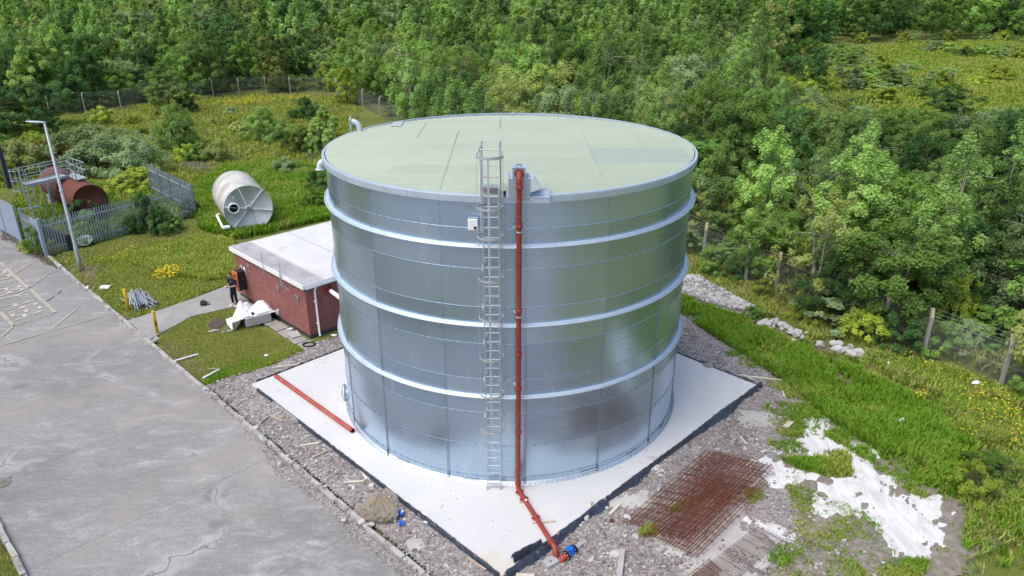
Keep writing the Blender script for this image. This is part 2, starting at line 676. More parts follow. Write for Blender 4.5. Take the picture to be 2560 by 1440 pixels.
def mat_gravel():
    m, nt, b = _new('crushed_gravel')
    L = nt.links
    co = _coord(nt, obj=False)
    v = nt.nodes.new('ShaderNodeTexVoronoi')
    v.inputs['Scale'].default_value = 21
    L.new(co, v.inputs['Vector'])
    v2 = nt.nodes.new('ShaderNodeTexVoronoi')
    v2.inputs['Scale'].default_value = 11
    L.new(co, v2.inputs['Vector'])
    sep = nt.nodes.new('ShaderNodeSeparateColor')
    L.new(v.outputs['Color'], sep.inputs[0])
    sep2 = nt.nodes.new('ShaderNodeSeparateColor')
    L.new(v2.outputs['Color'], sep2.inputs[0])
    c = _ramp(nt, sep.outputs[0], [(0, (0.119, 0.109, 0.106)), (.35, (0.220, 0.199, 0.190)), (.7, (0.310, 0.284, 0.271)), (.93, (0.452, 0.432, 0.406)), (1, (0.577, 0.574, 0.539))])
    c2 = _ramp(nt, sep2.outputs[0], [(0, (0.143, 0.128, 0.123)), (.6, (0.262, 0.237, 0.225)), (.92, (0.369, 0.343, 0.323)), (1, (0.577, 0.574, 0.539))])
    c = _mix(nt, .42, c, c2)
    n1 = _noise(nt, co, .33, 5, .6, .4)
    c = _mix(nt, _ramp(nt, n1, [(.52, 0.0), (.70, .5)]), c, (.27, .20, .175))
    n2 = _noise(nt, _coord(nt, obj=False, loc=(4, 11, 0)), .5, 5, .65, .5)
    c = _mix(nt, _ramp(nt, n2, [(.60, 0.0), (.74, .75)]), c, (.40, .39, .385))
    n3 = _noise(nt, _coord(nt, obj=False, loc=(-14, 5, 0)), .28, 4, .6)
    c = _mix(nt, _ramp(nt, n3, [(.62, 0.0), (.74, .6)]), c, (.085, .08, .082))
    L.new(c, b.inputs['Base Color'])
    b.inputs['Roughness'].default_value = .95
    b.inputs['Specular IOR Level'].default_value = .2
    h = _math(nt, 'ADD', v.outputs['Distance'], v2.outputs['Distance'])
    _bump(nt, b, h, .7, .04)
    return m


M['gravel'] = mat_gravel()


def mat_ground():
    """soil and matted turf: bare, dry and green areas follow the 'wear' attribute"""
    m, nt, b = _new('turf_ground')
    L = nt.links
    co = _coord(nt, obj=False)
    at = nt.nodes.new('ShaderNodeAttribute')
    at.attribute_name = 'wear'
    n1 = _noise(nt, co, .9, 6, .65, .3)
    n2 = _noise(nt, co, 9, 4, .7)
    n3 = _noise(nt, co, .14, 4, .6)
    g = _mix(nt, n1, (.085, .125, .022), (.165, .195, .045))
    g = _mix(nt, _ramp(nt, n3, [(.42, 0.0), (.64, .7)]), g, (.22, .21, .065))
    g = _mix(nt, _ramp(nt, n2, [(.3, .5), (.6, 0.0)]), g, (.055, .085, .016))
    s = _mix(nt, n1, (.15, .115, .075), (.25, .205, .15))
    s = _mix(nt, _ramp(nt, n2, [(.3, .6), (.62, 0.0)]), s, (.09, .075, .05))
    f = _ramp(nt, _math(nt, 'ADD', at.outputs['Fac'], _math(nt, 'MULTIPLY', _math(nt, 'SUBTRACT', n1, .5), .9)), [(.42, 0.0), (.58, 1.0)])
    c = _mix(nt, f, g, s)
    L.new(c, b.inputs['Base Color'])
    b.inputs['Roughness'].default_value = .95
    b.inputs['Specular IOR Level'].default_value = .15
    _bump(nt, b, _math(nt, 'ADD', n2, n1), .8, .08)
    return m


M['ground'] = mat_ground()


def mat_slab():
    m, nt, b = _new('white_slab_concrete')
    L = nt.links
    co = _coord(nt, obj=False)
    n = _noise(nt, co, .5, 6, .6, .3)
    c = _mix(nt, _ramp(nt, n, [(.35, 0.0), (.7, 1.0)]), (.50, .505, .505), (.555, .555, .55))
    n2 = _noise(nt, co, 3.1, 4, .6)
    c = _mix(nt, _ramp(nt, n2, [(.60, 0.0), (.75, .12)]), c, (.55, .50, .45))
    v = nt.nodes.new('ShaderNodeTexVoronoi')
    v.inputs['Scale'].default_value = 2.3
    L.new(co, v.inputs['Vector'])
    sp = _math(nt, 'MULTIPLY', _ramp(nt, v.outputs['Distance'], [(.0, 1.0), (.045, .8), (.06, 0.0)]), _ramp(nt, _noise(nt, co, .4, 3), [(.47, 0.0), (.6, .8)]))
    c = _mix(nt, sp, c, (.25, .24, .24))
    # worn, unscreeded corner nearest the camera
    g = nt.nodes.new('ShaderNodeNewGeometry')
    dv = nt.nodes.new('ShaderNodeVectorMath')
    dv.operation = 'DISTANCE'
    L.new(g.outputs['Position'], dv.inputs[0])
    dv.inputs[1].default_value = (-.5, -10.1, 0)
    wn = _math(nt, 'ADD', dv.outputs['Value'], _math(nt, 'MULTIPLY', _noise(nt, co, 1.6, 5), 1.4))
    c = _mix(nt, _ramp(nt, _math(nt, 'DIVIDE', wn, 4.0), [(.30, .75), (.38, 0.0)]), c, (.52, .47, .40))
    L.new(c, b.inputs['Base Color'])
    b.inputs['Roughness'].default_value = .8
    _bump(nt, b, n2, .1, .02)
    return m


M['slab'] = mat_slab()


def mat_spill():
    """white concrete washed over rough ground"""
    m, nt, b = _new('spilled_white_concrete')
    L = nt.links
    co = _coord(nt, obj=False)
    n = _noise(nt, _coord(nt, (1.3, .5, 1), (0, 0, .5), False), 2.2, 6, .65, .6)
    c = _mix(nt, _ramp(nt, n, [(.40, 0.0), (.56, 1.0)]), (.50, .49, .48), (.62, .62, .62))
    c = _mix(nt, _ramp(nt, n, [(.24, .9), (.34, 0.0)]), c, (.27, .25, .22))
    L.new(c, b.inputs['Base Color'])
    b.inputs['Roughness'].default_value = .85
    _bump(nt, b, n, .7, .08)
    return m


M['spill'] = mat_spill()


def mat_brick():
    m, nt, b = _new('red_brick')
    L = nt.links
    tc = nt.nodes.new('ShaderNodeTexCoord').outputs['UV']
    br = nt.nodes.new('ShaderNodeTexBrick')
    L.new(tc, br.inputs['Vector'])
    br.inputs['Scale'].default_value = 1.0
    br.inputs['Brick Width'].default_value = .225
    br.inputs['Row Height'].default_value = .075
    br.inputs['Mortar Size'].default_value = .007
    br.inputs['Color1'].default_value = (.17, .034, .030, 1)
    br.inputs['Color2'].default_value = (.255, .058, .05, 1)
    br.inputs['Mortar'].default_value = (.36, .25, .22, 1)
    n = _noise(nt, tc, 2.5, 5, .65)
    c = _mix(nt, _ramp(nt, n, [(.42, 0.0), (.68, .45)]), br.outputs[0], (.15, .035, .03))
    n2 = _noise(nt, tc, 11, 3, .6)
    c = _mix(nt, _ramp(nt, n2, [(.62, 0.0), (.74, .45)]), c, (.44, .20, .16))
    L.new(c, b.inputs['Base Color'])
    b.inputs['Roughness'].default_value = .85
    _bump(nt, b, br.outputs['Fac'], -.3, .01)
    return m


M['brick'] = mat_brick()


def mat_felt():
    m, nt, b = _new('roof_membrane')
    co = _coord(nt, obj=False)
    n = _noise(nt, co, .5, 6, .65, .4)
    c = _mix(nt, _ramp(nt, n, [(.35, 0.0), (.65, 1.0)]), (.50, .50, .515), (.60, .605, .62))
    n2 = _noise(nt, _coord(nt, obj=False, loc=(5, 3, 0)), .8, 5, .7)
    c = _mix(nt, _ramp(nt, n2, [(.60, 0.0), (.74, .6)]), c, (.26, .255, .26))
    nt.links.new(c, b.inputs['Base Color'])
    b.inputs['Roughness'].default_value = .8
    return m


M['felt'] = mat_felt()


def mat_fibre():
    """stained cream tank shell"""
    m, nt, b = _new('stained_cream_tank')
    n = _noise(nt, _coord(nt, (1, 1, .4), obj=False), 1.1, 6, .65, .5)
    c = _mix(nt, _ramp(nt, n, [(.35, 0.0), (.6, 1.0)]), (.30, .285, .255), (.52, .51, .485))
    n2 = _noise(nt, _coord(nt, obj=False, loc=(2, 8, 1)), .9, 5, .7)
    c = _mix(nt, _ramp(nt, n2, [(.55, 0.0), (.72, .5)]), c, (.25, .21, .17))
    nt.links.new(c, b.inputs['Base Color'])
    b.inputs['Roughness'].default_value = .7
    return m


M['fibre'] = mat_fibre()
M['fibre_end'] = plain('grey_white_end_plate', (.50, .53, .55), .6, 0, .12, 1.5, dirt=(.30, .30, .29), dirt_amt=.5)


def mat_leaf(name, c1, c2, c3, trans=.42, rnd=.35, var=.85):
    """leaf: each leaf its own green, each plant its own cast, some light passing through"""
    m, nt, b = _new(name)
    L = nt.links
    nt.nodes.remove(b)
    out = nt.nodes['Material Output']
    g = nt.nodes.new('ShaderNodeNewGeometry')
    oi = nt.nodes.new('ShaderNodeObjectInfo')
    c = _mix(nt, g.outputs['Random Per Island'], c1, c2)
    c = _mix(nt, _math(nt, 'MULTIPLY', oi.outputs['Random'], rnd * 2), c, c3)
    n = _noise(nt, _coord(nt), .8, 2, .5)
    c = _mix(nt, _ramp(nt, n, [(.35, 0.0), (.7, .45)]), c, c2)
    wn = nt.nodes.new('ShaderNodeTexWhiteNoise')
    wn.noise_dimensions = '1D'
    L.new(_math(nt, 'MULTIPLY', oi.outputs['Random'], 91.7), wn.inputs['W'])
    val = _math(nt, 'ADD', _math(nt, 'MULTIPLY', wn.outputs['Value'], var), 1 - var * .55)
    hs = nt.nodes.new('ShaderNodeHueSaturation')
    L.new(c, hs.inputs['Color'])
    L.new(val, hs.inputs['Value'])
    hs.inputs['Saturation'].default_value = 1.0
    c = hs.outputs[0]
    d = nt.nodes.new('ShaderNodeBsdfDiffuse')
    t = nt.nodes.new('ShaderNodeBsdfTranslucent')
    L.new(c, d.inputs[0])
    L.new(_mix(nt, 1.0, c, (trans * 1.4, trans * 1.4, trans * .8), 'MULTIPLY'), t.inputs[0])
    mx = nt.nodes.new('ShaderNodeAddShader')
    L.new(d.outputs[0], mx.inputs[0])
    L.new(t.outputs[0], mx.inputs[1])
    gl = nt.nodes.new('ShaderNodeBsdfGlossy')
    gl.inputs['Roughness'].default_value = .45
    gl.inputs[0].default_value = (.9, .95, 1, 1)
    mx2 = nt.nodes.new('ShaderNodeMixShader')
    mx2.inputs[0].default_value = .004
    L.new(mx.outputs[0], mx2.inputs[1])
    L.new(gl.outputs[0], mx2.inputs[2])
    L.new(mx2.outputs[0], out.inputs[0])
    return m


LEAF = {
    'mid': mat_leaf('leaf_mid_green', (0.092, 0.192, 0.034), (0.153, 0.264, 0.060), (0.132, 0.197, 0.041)),
    'dark': mat_leaf('leaf_dark_green', (0.037, 0.101, 0.024), (0.065, 0.143, 0.040), (0.060, 0.110, 0.040)),
    'lime': mat_leaf('leaf_yellow_green', (0.180, 0.265, 0.036), (0.244, 0.316, 0.049), (0.210, 0.239, 0.039)),
    'grey': mat_leaf('leaf_grey_green', (0.144, 0.220, 0.089), (0.211, 0.284, 0.149), (0.154, 0.232, 0.078)),
    'soft': mat_leaf('leaf_soft_green', (0.131, 0.244, 0.058), (0.189, 0.307, 0.089), (0.189, 0.260, 0.067)),
    'olive': mat_leaf('leaf_olive', (0.180, 0.239, 0.058), (0.246, 0.295, 0.091), (0.222, 0.239, 0.078)),
    'blossom': mat_leaf('leaf_cream_green', (0.12, 0.185, 0.032), (0.33, 0.36, 0.15), (0.16, 0.21, 0.05)),
    'red': mat_leaf('leaf_bronze', (0.19, 0.13, 0.032), (0.25, 0.19, 0.045), (0.2, 0.165, 0.04)),
}
M['grass_lush'] = mat_leaf('grass_lush', (.082, .175, .014), (.135, .245, .026), (.13, .21, .026), .4, .2, .0)
M['grass_lawn'] = mat_leaf('grass_lawn', (.155, .205, .030), (.255, .285, .066), (.21, .23, .05), .3, .2, .0)
M['grass_dry'] = mat_leaf('grass_dry', (.205, .225, .060), (.290, .295, .100), (.24, .24, .075), .3, .2, .0)
M['grass_mead'] = mat_leaf('grass_meadow', (.150, .215, .034), (.265, .305, .072), (.24, .24, .05), .35, .2, .0)
# ================================================================ THE STEEL TANK
tank = thing('storage_tank', 'huge round galvanised steel tank with sage green roof on white slab', 'tank', (0, 0, 0))
A0 = math.radians(4.4)                 # angle of a sheet seam from the camera side
DA = 2 * math.pi / 16


def cp(r, ang, z):
    """point at radius r, angle measured from the camera side towards the right"""
    return Vector((r * math.sin(ang), -r * math.cos(ang), z))


# shell: lapped courses, every sheet minutely dished so reflections break at the seams
seams = [.28 + 1.2 * k for k in range(9)]
zs = [0.0] + [z for z in seams if z < H - .1] + [H - .06]
shell = MB()
for k in range(len(zs) - 1):
    z0, z1 = zs[k], zs[k + 1]
    ro = R - .006 * k
    vs, fs = [], []
    NP = 16
    for p in range(16):
        tilt = random.uniform(-.006, .006)
        dish = random.uniform(.004, .012)
        base = len(vs)
        for i in range(NP + 1):
            t = i / NP
            for j in range(5):
                q = j / 4
                bul = -dish * (4 * t * (1 - t)) * (4 * q * (1 - q)) + tilt * (q - .5)
                vs.append(cp(ro + bul, A0 + (p + t) * DA, z0 + (z1 - z0) * q))
        for i in range(NP):
            for j in range(4):
                a = base + i * 5 + j
                fs.append((a, a + 5, a + 6, a + 1))
    shell.add(vs, fs, 0, True)
shell.build('shell', [M['shell']], tank)
# lap strips along the course seams and the vertical seams
lap = MB()
for k, z in enumerate(seams):
    if .1 < z < H - .2:
        r = R - .006 * k + .002
        lap.lathe([(r - .003, z - .016), (r + .0025, z - .016), (r + .0025, z), (r - .003, z + .008)], (0, 0, 0), n=160)
for p in range(16):
    a = A0 + p * DA
    for k in range(len(zs) - 1):
        r = R - .006 * k + .001
        da = .035 / R
        lap.add([cp(r, a - da, zs[k]), cp(r + .004, a - da, zs[k]), cp(r + .004, a + da, zs[k]), cp(r, a + da, zs[k]),
                 cp(r, a - da, zs[k + 1]), cp(r + .004, a - da, zs[k + 1]), cp(r + .004, a + da, zs[k + 1]), cp(r, a + da, zs[k + 1])],
                [(0, 1, 5, 4), (1, 2, 6, 5), (2, 3, 7, 6)])
lap.build('lap_strips', [M['shell']], tank)
# bolts: fewer higher up, double rows lower down
bolts = MB()


def bolt(a, z, r, s=.018):
    c = cp(r, a, z)
    n = cp(1, a, 0)
    t = Vector((math.cos(a), math.sin(a), 0))
    u = Vector((0, 0, 1))
    h = .016
    vs = [c + (t * math.cos(q) + u * math.sin(q)) * s for q in [i * math.pi / 3 for i in range(6)]]
    vs += [v + n * h for v in vs]
    fs = [(i, (i + 1) % 6, 6 + (i + 1) % 6, 6 + i) for i in range(6)] + [tuple(range(6, 12))]
    bolts.add(vs, fs, 0)


vis = lambda a: math.cos(a) > -.1
for k in range(len(zs) - 1):
    r = R - .006 * k + .003
    n = [22, 22, 20, 18, 16, 13, 9, 7, 5, 4][k]
    cols = (-.028, .028) if k < 4 else ((-.018, .018) if k == 4 else (0,))
    for p in range(16):
        a = A0 + p * DA
        if not vis(a):
            continue
        for c in cols:
            for i in range(n):
                z = zs[k] + (zs[k + 1] - zs[k]) * (i + .5) / n
                if z < H - .25:
                    bolt(a + c / R, z, r, .016)
for k, z in enumerate(seams):
    if z > H - .3:
        continue
    for p in range(16):
        for i in range(1, 8):
            a = A0 + (p + i / 8) * DA
            if vis(a):
                bolt(a, z - .01, R - .006 * k + .004, .021)
bolts.build('shell_bolts', [M['bolt']], tank)
# stiffening rings: rolled angle with slotted top face
for zr in (.847 * H, .593 * H, .341 * H):
    rg = MB()
    rg.lathe([(R - .05, zr + .035), (R + .005, zr + .035), (R + .03, zr), (R + .118, zr - .004), (R + .122, zr - .045), (R + .113, zr - .045),
              (R + .106, zr - .012), (R + .02, zr - .012), (R - .05, zr - .02)], (0, 0, 0), n=192)
    sl = rg
    for i in range(150):
        a = -1.75 + 3.5 * i / 149
        for q in (0, 1):
            aa = a + q * .0075
            sl.box(cp(R + .075, aa, zr + .0005), (.035, .016, .006), Vector((math.cos(aa), math.sin(aa), 0)), None, 1)
    rg.build('stiffening_ring', [M['galv_pale'], M['bolt']], tank)
# base angle with anchor bolts
bs = MB()
bs.lathe([(R - .02, .10), (R + .012, .10), (R + .014, .012), (R + .10, .010), (R + .10, .001), (R - .02, .001)], (0, 0, 0), n=192)
for i in range(120):
    a = -1.7 + 3.4 * i / 119
    c = cp(R + .06, a, .012)
    bs.tube([c, c + Vector((0, 0, .05))], .012, 6, 1)
    bs.box(cp(R + .022, a + .012, .055), (.02, .012, .02), Vector((math.cos(a), math.sin(a), 0)), None, 1)
for a in (.42, .72, -.2, -.6, 1.05):
    c = cp(R + .02, a, .12)
    t = Vector((math.cos(a), math.sin(a), 0))
    bs.box(c, (.55, .012, .06), t, None, 0)
bs.build('base_angle', [M['galv'], M['bolt']], tank)

# roof rim
GAP0, GAP1 = math.asin(-.16 / R), math.asin(1.12 / R)    # the gap in front of the inlet tray
rim = MB()
prof = [(R - .03, H - .21), (R + .055, H - .21), (R + .065, H - .03), (R + .055, H + .005), (R - .03, H + .008), (R - .034, H - .06)]
NS = 240
a_start, a_end = GAP1, 2 * math.pi + GAP0
vs, fs = [], []
for i in range(NS + 1):
    a = a_start + (a_end - a_start) * i / NS
    for r, z in prof:
        vs.append(cp(r, a, z))
np_ = len(prof)
for i in range(NS):
    for j in range(np_ - 1):
        q = i * np_ + j
        fs.append((q, q + np_, q + np_ + 1, q + 1))
for e in (0, NS):
    fs.append(tuple(e * np_ + j for j in range(np_)))
rim.add(vs, fs, 0, False)
for i in range(NS + 1):       # screws along the inner edge
    a = a_start + (a_end - a_start) * i / NS
    rim.box(cp(R - .085, a, H - .035), (.07, .035, .024), Vector((math.cos(a), math.sin(a), 0)), None, 1)
for i in range(9):            # joint cover plates
    a = -1.3 + i * .42
    if GAP0 - .05 < a < GAP1 + .05:
        continue
    rim.box(cp(R + .068, a, H - .11), (.012, .006, .19), Vector((math.cos(a), math.sin(a), 0)), None, 2)
rim.build('roof_rim', [M['galv_pale'], M['hood_dark'], M['galv']], tank)

# profiled roof
rf = MB()
RR = R - .06
pit = .2
z0 = H - .085
y = -RR + .02
prev = None
pts = []
while y < RR - .02:
    for dy, dz in ((0, 0), (.10, 0), (.12, .026), (.165, .026), (.185, 0)):
        if y + dy < RR - .01:
            pts.append((y + dy, z0 + dz + .12 * (1 - abs(y + dy) / RR)))
    y += pit


def hw(y):
    w = math.sqrt(max(RR * RR - y * y, 0))
    return w


for i in range(len(pts) - 1):
    (ya, za), (yb, zb) = pts[i], pts[i + 1]
    wa, wb = hw(ya), hw(yb)

    def cut(y_, w):                       # the inlet tray takes a rectangular bite out of the front edge
        return [(-w, w)] if y_ > -5.72 else [(-w, min(w, -.16)), (max(-w, 1.12), w)]
    ca, cb = cut(ya, wa), cut(yb, wb)
    if len(ca) != len(cb):
        ca = cb = cut(max(ya, yb), min(wa, wb)) if len(cut(max(ya, yb), 1)) == 1 else ca
        ca, cb = cut(yb, wa), cut(yb, wb)
    for (l0, r0), (l1, r1) in zip(ca, cb):
        if r0 - l0 > .01 and r1 - l1 > .01:
            rf.add([(l0, ya, za), (r0, ya, za), (r1, yb, zb), (l1, yb, zb)], [(0, 1, 2, 3)])
rf.build('roof', [M['roof']], tank)
# sheet end laps and fixings
rs = MB()
for x0, ya, yb in ((-1.95, -5.6, 2.6), (2.75, -5.3, 2.8), (-.4, 3.2, 5.5), (-3.4, 1.0, 4.2), (4.6, -1.5, 3.0)):
    y = ya
    while y < yb:
        rs.box((x0, y, z0 + .12 * (1 - abs(y) / RR) + .037), (.03, .03, .012))
        pass
        y += pit
for yy in (-4.4, -2.2, .2, 2.4, 4.3):
    w = hw(yy)
    rs.box((0, yy, z0 + .12 * (1 - abs(yy) / RR) + .004), (2 * w - .3, .02, .005))
rs.build('roof_fixings', [M['hood_dark']], tank)
# translucent-looking rooflight sheet, back left
pl = MB()
_q = GN([(976, 314), (1002, 314), (1009, 301), (984, 302)], z0 + .12)
pl.prism([Vector((p.x, p.y, z0 + .12 * (1 - abs(p.y) / RR) + .036)) for p in _q], (0, 0, .012))
pl.build('roof_patch', [plain('grey_green_patch', (.36, .42, .37), .5)], tank)

# gooseneck vent with square flange plate, back left of the roof
a = YP(897, 326, 0)
_vp = G(898, 327, H)
vx, vy = _vp.x, _vp.y
vp = MB()
zt = H
pth = [(vx + .02, vy, zt - .1), (vx + .02, vy, zt + .06)]
for i in range(9):
    t = i / 8 * math.pi / 2
    pth.append((vx + .02 - (.28 * (1 - math.cos(t))), vy, zt + .08 + .28 * math.sin(t)))
vp.tube(pth, .10, 14)
o = vp.build('vent_pipe', [M['hood']], tank)
fl = MB()
c = Vector((vx - .28, vy, zt + .34))
fl.prism([c + Vector((0, dy, dz)) for dy, dz in ((-.16, -.36), (.16, -.36), (.16, .10), (.07, .20), (-.07, .20), (-.16, .10))], (-.02, 0, 0))
fl.build('flange', [M['hood']], o)
# overflow elbow, left side just under the rim
ang = math.radians(-88)
op = MB()
base = cp(R - .05, ang, H - .52)
nx = cp(1, ang, 0)
pth = [base, base + nx * .16]
for i in range(9):
    t = i / 8 * math.pi / 2
    pth.append(base + nx * (.16 + .22 * math.sin(t)) + Vector((0, 0, -.22 * (1 - math.cos(t)))))
pth.append(pth[-1] + Vector((0, 0, -.06)))
op.tube(pth, .105, 14)
o = op.build('overflow_pipe', [M['hood']], tank)
fl = MB()
fl.cyl(pth[-1], pth[-1] + Vector((0, 0, -.03)), .16, 18)
fl.build('flange', [M['hood']], o)

# round manway, low on the left
ang = math.radians(-81)
zc = ZAT(cp(R + .2, ang, 0), 985)
mw = MB()
b0 = cp(R - .03, ang, zc)
nx = cp(1, ang, 0)
mw.lathe([(.30, 0), (.30, .16), (.40, .16), (.40, .20), (.001, .20)], b0, nx, 28)
mb = mw
tx = Vector((math.cos(ang), math.sin(ang), 0))
for i in range(20):
    t = i * math.pi / 10
    c = b0 + (tx * math.cos(t) + Vector((0, 0, 1)) * math.sin(t)) * .36
    mb.tube([c + nx * .12, c + nx * .25], .014, 6, 1)
o = mw.build('manway', [M['galv_pale'], M['bolt']], tank)
hd = MB()
c = b0 + nx * .2
hd.tube([c + Vector((0, 0, .13)), c + nx * .09 + Vector((0, 0, .13)), c + nx * .09 - Vector((0, 0, .13)), c - Vector((0, 0, .13))], .014, 6)
hd.build('handle', [M['bolt']], o)
# drain valve
ang = math.radians(-64)
zc = ZAT(cp(R + .1, ang, 0), 1020)
dv = MB()
b0 = cp(R - .01, ang, zc)
nx = cp(1, ang, 0)
tx = Vector((math.cos(ang), math.sin(ang), 0))
dv.cyl(b0, b0 + nx * .03, .085, 12)
dv.cyl(b0, b0 + nx * .22, .035, 10)
dv.cyl(b0 + nx * .2, b0 + nx * .24, .06, 12)
o = dv.build('drain_valve', [M['galv_pale']], tank)
lv = MB()
lv.cyl(b0 + nx * .12, b0 + nx * .12 + Vector((0, 0, .09)), .02, 8)
lv.beam(b0 + nx * .12 + Vector((0, 0, .09)), b0 + nx * .12 + Vector((0, 0, .09)) - tx * .2, .03, .012)
lv.build('lever', [M['bolt']], o)

# inlet housing on the front of the rim
hy = -R - .045
iz = H - .02
X0, X1 = -.02, .565
hs = MB()
ht = iz + .47
hs.box(((X0 + X1) / 2, hy + .35, (iz - .12 + ht) / 2), (X1 - X0, .70, ht - iz + .12), bev=.006)
inlet = hs.build('inlet_housing', [M['hood_dark']], tank)
tp = MB()
tp.box(((X0 + X1) / 2, hy + .35, ht + .008), (X1 - X0 + .03, .72, .014))
for i in range(7):
    for sx in (X0 + .03, X1 - .06):
        tp.cyl((sx, hy + .06 + .1 * i, ht + .012), (sx, hy + .06 + .1 * i, ht + .03), .012, 6, 1)
tp.build('top_plate', [M['galv_pale'], M['bolt']], inlet)
ld = MB()
LX0, LX1 = .085, .445
ld.box(((LX0 + LX1) / 2, hy + .225, ht + .015 + .145), (LX1 - LX0, .45, .29))
lid = ld.build('lid_box', [M['hood_dark']], inlet)
lt = MB()
lt.box(((LX0 + LX1) / 2, hy + .22, ht + .315), (LX1 - LX0 + .02, .48, .02))
lt.build('lid_top', [M['galv_pale']], inlet)
hh = MB()
c = Vector(((LX0 + LX1) / 2, hy + .04, ht + .325))
hh.tube([c + Vector((-.075, 0, 0)), c + Vector((-.07, 0, .07)), c + Vector((.07, 0, .07)), c + Vector((.075, 0, 0))], .012, 6)
hh.build('handle', [M['black']], inlet)
cw = MB()
pr = [(X1, .0), (X1 + .0, .47), (X1 + .09, .47), (X1 + .27, .22), (X1 + .27, .19), (X1 + .02, .10)]
cw.prism([(x, hy + .02, iz + z) for x, z in pr], (0, .62, 0))
cw.build('overflow_cowl', [M['hood']], inlet)
# tray beside it
ty = MB()
ty.box((.52, -R + .26, iz - .035), (1.22, .62, .012))
ty.box((1.115, -R + .26, iz + .005), (.02, .62, .09))
ty.box((.84, -R + .575, iz + .005), (.55, .02, .09))
ty.box((.48, -R - .03, iz - .11), (1.28, .012, .16))
for i in range(8):
    ty.box((-.08 + i * .16, -R - .04, iz - .06), (.02, .012, .02), None, None, 1)
ty.build('inlet_tray', [M['galv_pale'], M['bolt']], tank)

# control box left of the ladder
cb = MB()
c = YP(1182, 562, -R - .10)
zb = c.z
cb.box((c.x, -R - .06, zb), (.27, .11, .31), bev=.012)
box = cb.build('sensor_box', [M['white_plastic']], tank)
q = MB()
q.box((c.x + .065, -R - .118, zb - .085), (.075, .008, .075))
q.build('display', [M['black']], box)
q = MB()
q.box((c.x + .02, -R - .03, zb + .19), (.30, .05, .012))
q.cyl((c.x + .02, -R - .05, zb + .15), (c.x + .02, -R - .05, zb + .185), .02, 8)
q.build('bracket', [M['galv_pale']], box)

# ---------------------------------------------------------------- caged ladder
lad = thing('access_ladder', '', '', (0, 0, 0))
del lad['label'], lad['category']
lad.parent = tank
LX, LW = -.505, .43
LY = -R - .24
Z_TOP = ZAT((LX, LY, 0), 470)
for sx in (-1, 1):
    st = MB()
    x = LX + sx * LW / 2
    st.box((x, LY, (Z_TOP + .02) / 2), (.028, .06, Z_TOP - .02))
    st.box((x, LY, .012), (.09, .10, .022))
    st.build('stile', [M['alu']], lad)
nr = int(Z_TOP / .293)
for i in range(nr):
    rg = MB()
    z = .32 + i * .293
    if z > Z_TOP - .1:
        break
    rg.cyl((LX - LW / 2, LY, z), (LX + LW / 2, LY, z), .017, 8)
    rg.build('rung', [M['alu']], lad)
# foot brace
fb = MB()
fb.box((LX, LY + .02, .19), (LW, .012, .06))
fb.box((LX, LY + .02, .11), (LW, .012, .03))
fb.build('foot_brace', [M['alu']], lad)
# stand-off brackets and curly spacer clips
for z in [ZAT((LX, LY, 0), v) for v in (512, 572, 672, 770, 860, 953, 1043)]:
    for sx in (-1, 1):
        bk = MB()
        x = LX + sx * (LW / 2 + .03)
        bk.box((x, (LY - R) / 2 + .0, z), (.05, .24, .012))
        bk.box((x, -R - .01, z), (.05, .02, .07))
        bk.tube([(x + .02 * sx, -R - .03, z - .02), (x + .01 * sx, -R - .09, z - .09), (x + .03 * sx, -R - .13, z - .16), (x, -R - .05, z - .2)], .012, 6)
        bk.build('bracket', [M['alu']], lad)
CR = .36
cage = [ZAT((LX, LY - CR * 1.6, 0), v) for v in (526, 600, 706, 804, 904, 996, 1085)]


def hoop_pts(z, zdrop=0):
    pts = [Vector((LX - LW / 2 - .01, LY, z + zdrop))]
    for i in range(17):
        t = math.pi + math.pi * i / 16
        pts.append(Vector((LX + CR * math.cos(t), LY - .24 + CR * 1.0 * math.sin(t), z)))
    pts.append(Vector((LX + LW / 2 + .01, LY, z + zdrop)))
    return pts


def strap(pts, w, th):
    mb = MB()
    vs, fs = [], []
    n = len(pts)
    for i, p in enumerate(pts):
        d = (pts[min(i + 1, n - 1)] - pts[max(i - 1, 0)])
        nn = Vector((d.y, -d.x, 0)).normalized()
        for a_, b_ in ((0, -1), (1, -1), (1, 1), (0, 1)):
            vs.append(p + nn * (th * (a_ - .5)) + Vector((0, 0, w / 2 * b_)))
    for i in range(n - 1):
        for j in range(4):
            j2 = (j + 1) % 4
            fs.append((i * 4 + j, i * 4 + 4 + j, i * 4 + 4 + j2, i * 4 + j2))
    mb.add(vs, fs)
    return mb


for z in cage:
    strap(hoop_pts(z), .06, .008).build('cage_hoop', [M['alu']], lad)
ztop = ZAT((LX, LY - CR * 1.6, 0), 397)
zh = ztop
strap(hoop_pts(zh, .22), .075, .008).build('cage_hoop', [M['alu']], lad)
for t in (math.pi * 1.03, math.pi * 1.47, math.pi * 1.80, math.pi * 1.97):
    x, yv = LX + (CR - .012) * math.cos(t), LY - .24 + (CR - .012) * math.sin(t)
    nn = Vector((math.cos(t), math.sin(t), 0))
    cbm = MB()
    cbm.box((x, yv, (cage[-1] + zh) / 2), (.05, .008, zh - cage[-1] + .06), Vector((-nn.y, nn.x, 0)))
    for z in cage:
        cbm.box((x, yv - .004, z), (.065, .03, .05), Vector((-nn.y, nn.x, 0)))
    cbm.build('cage_bar', [M['alu']], lad)
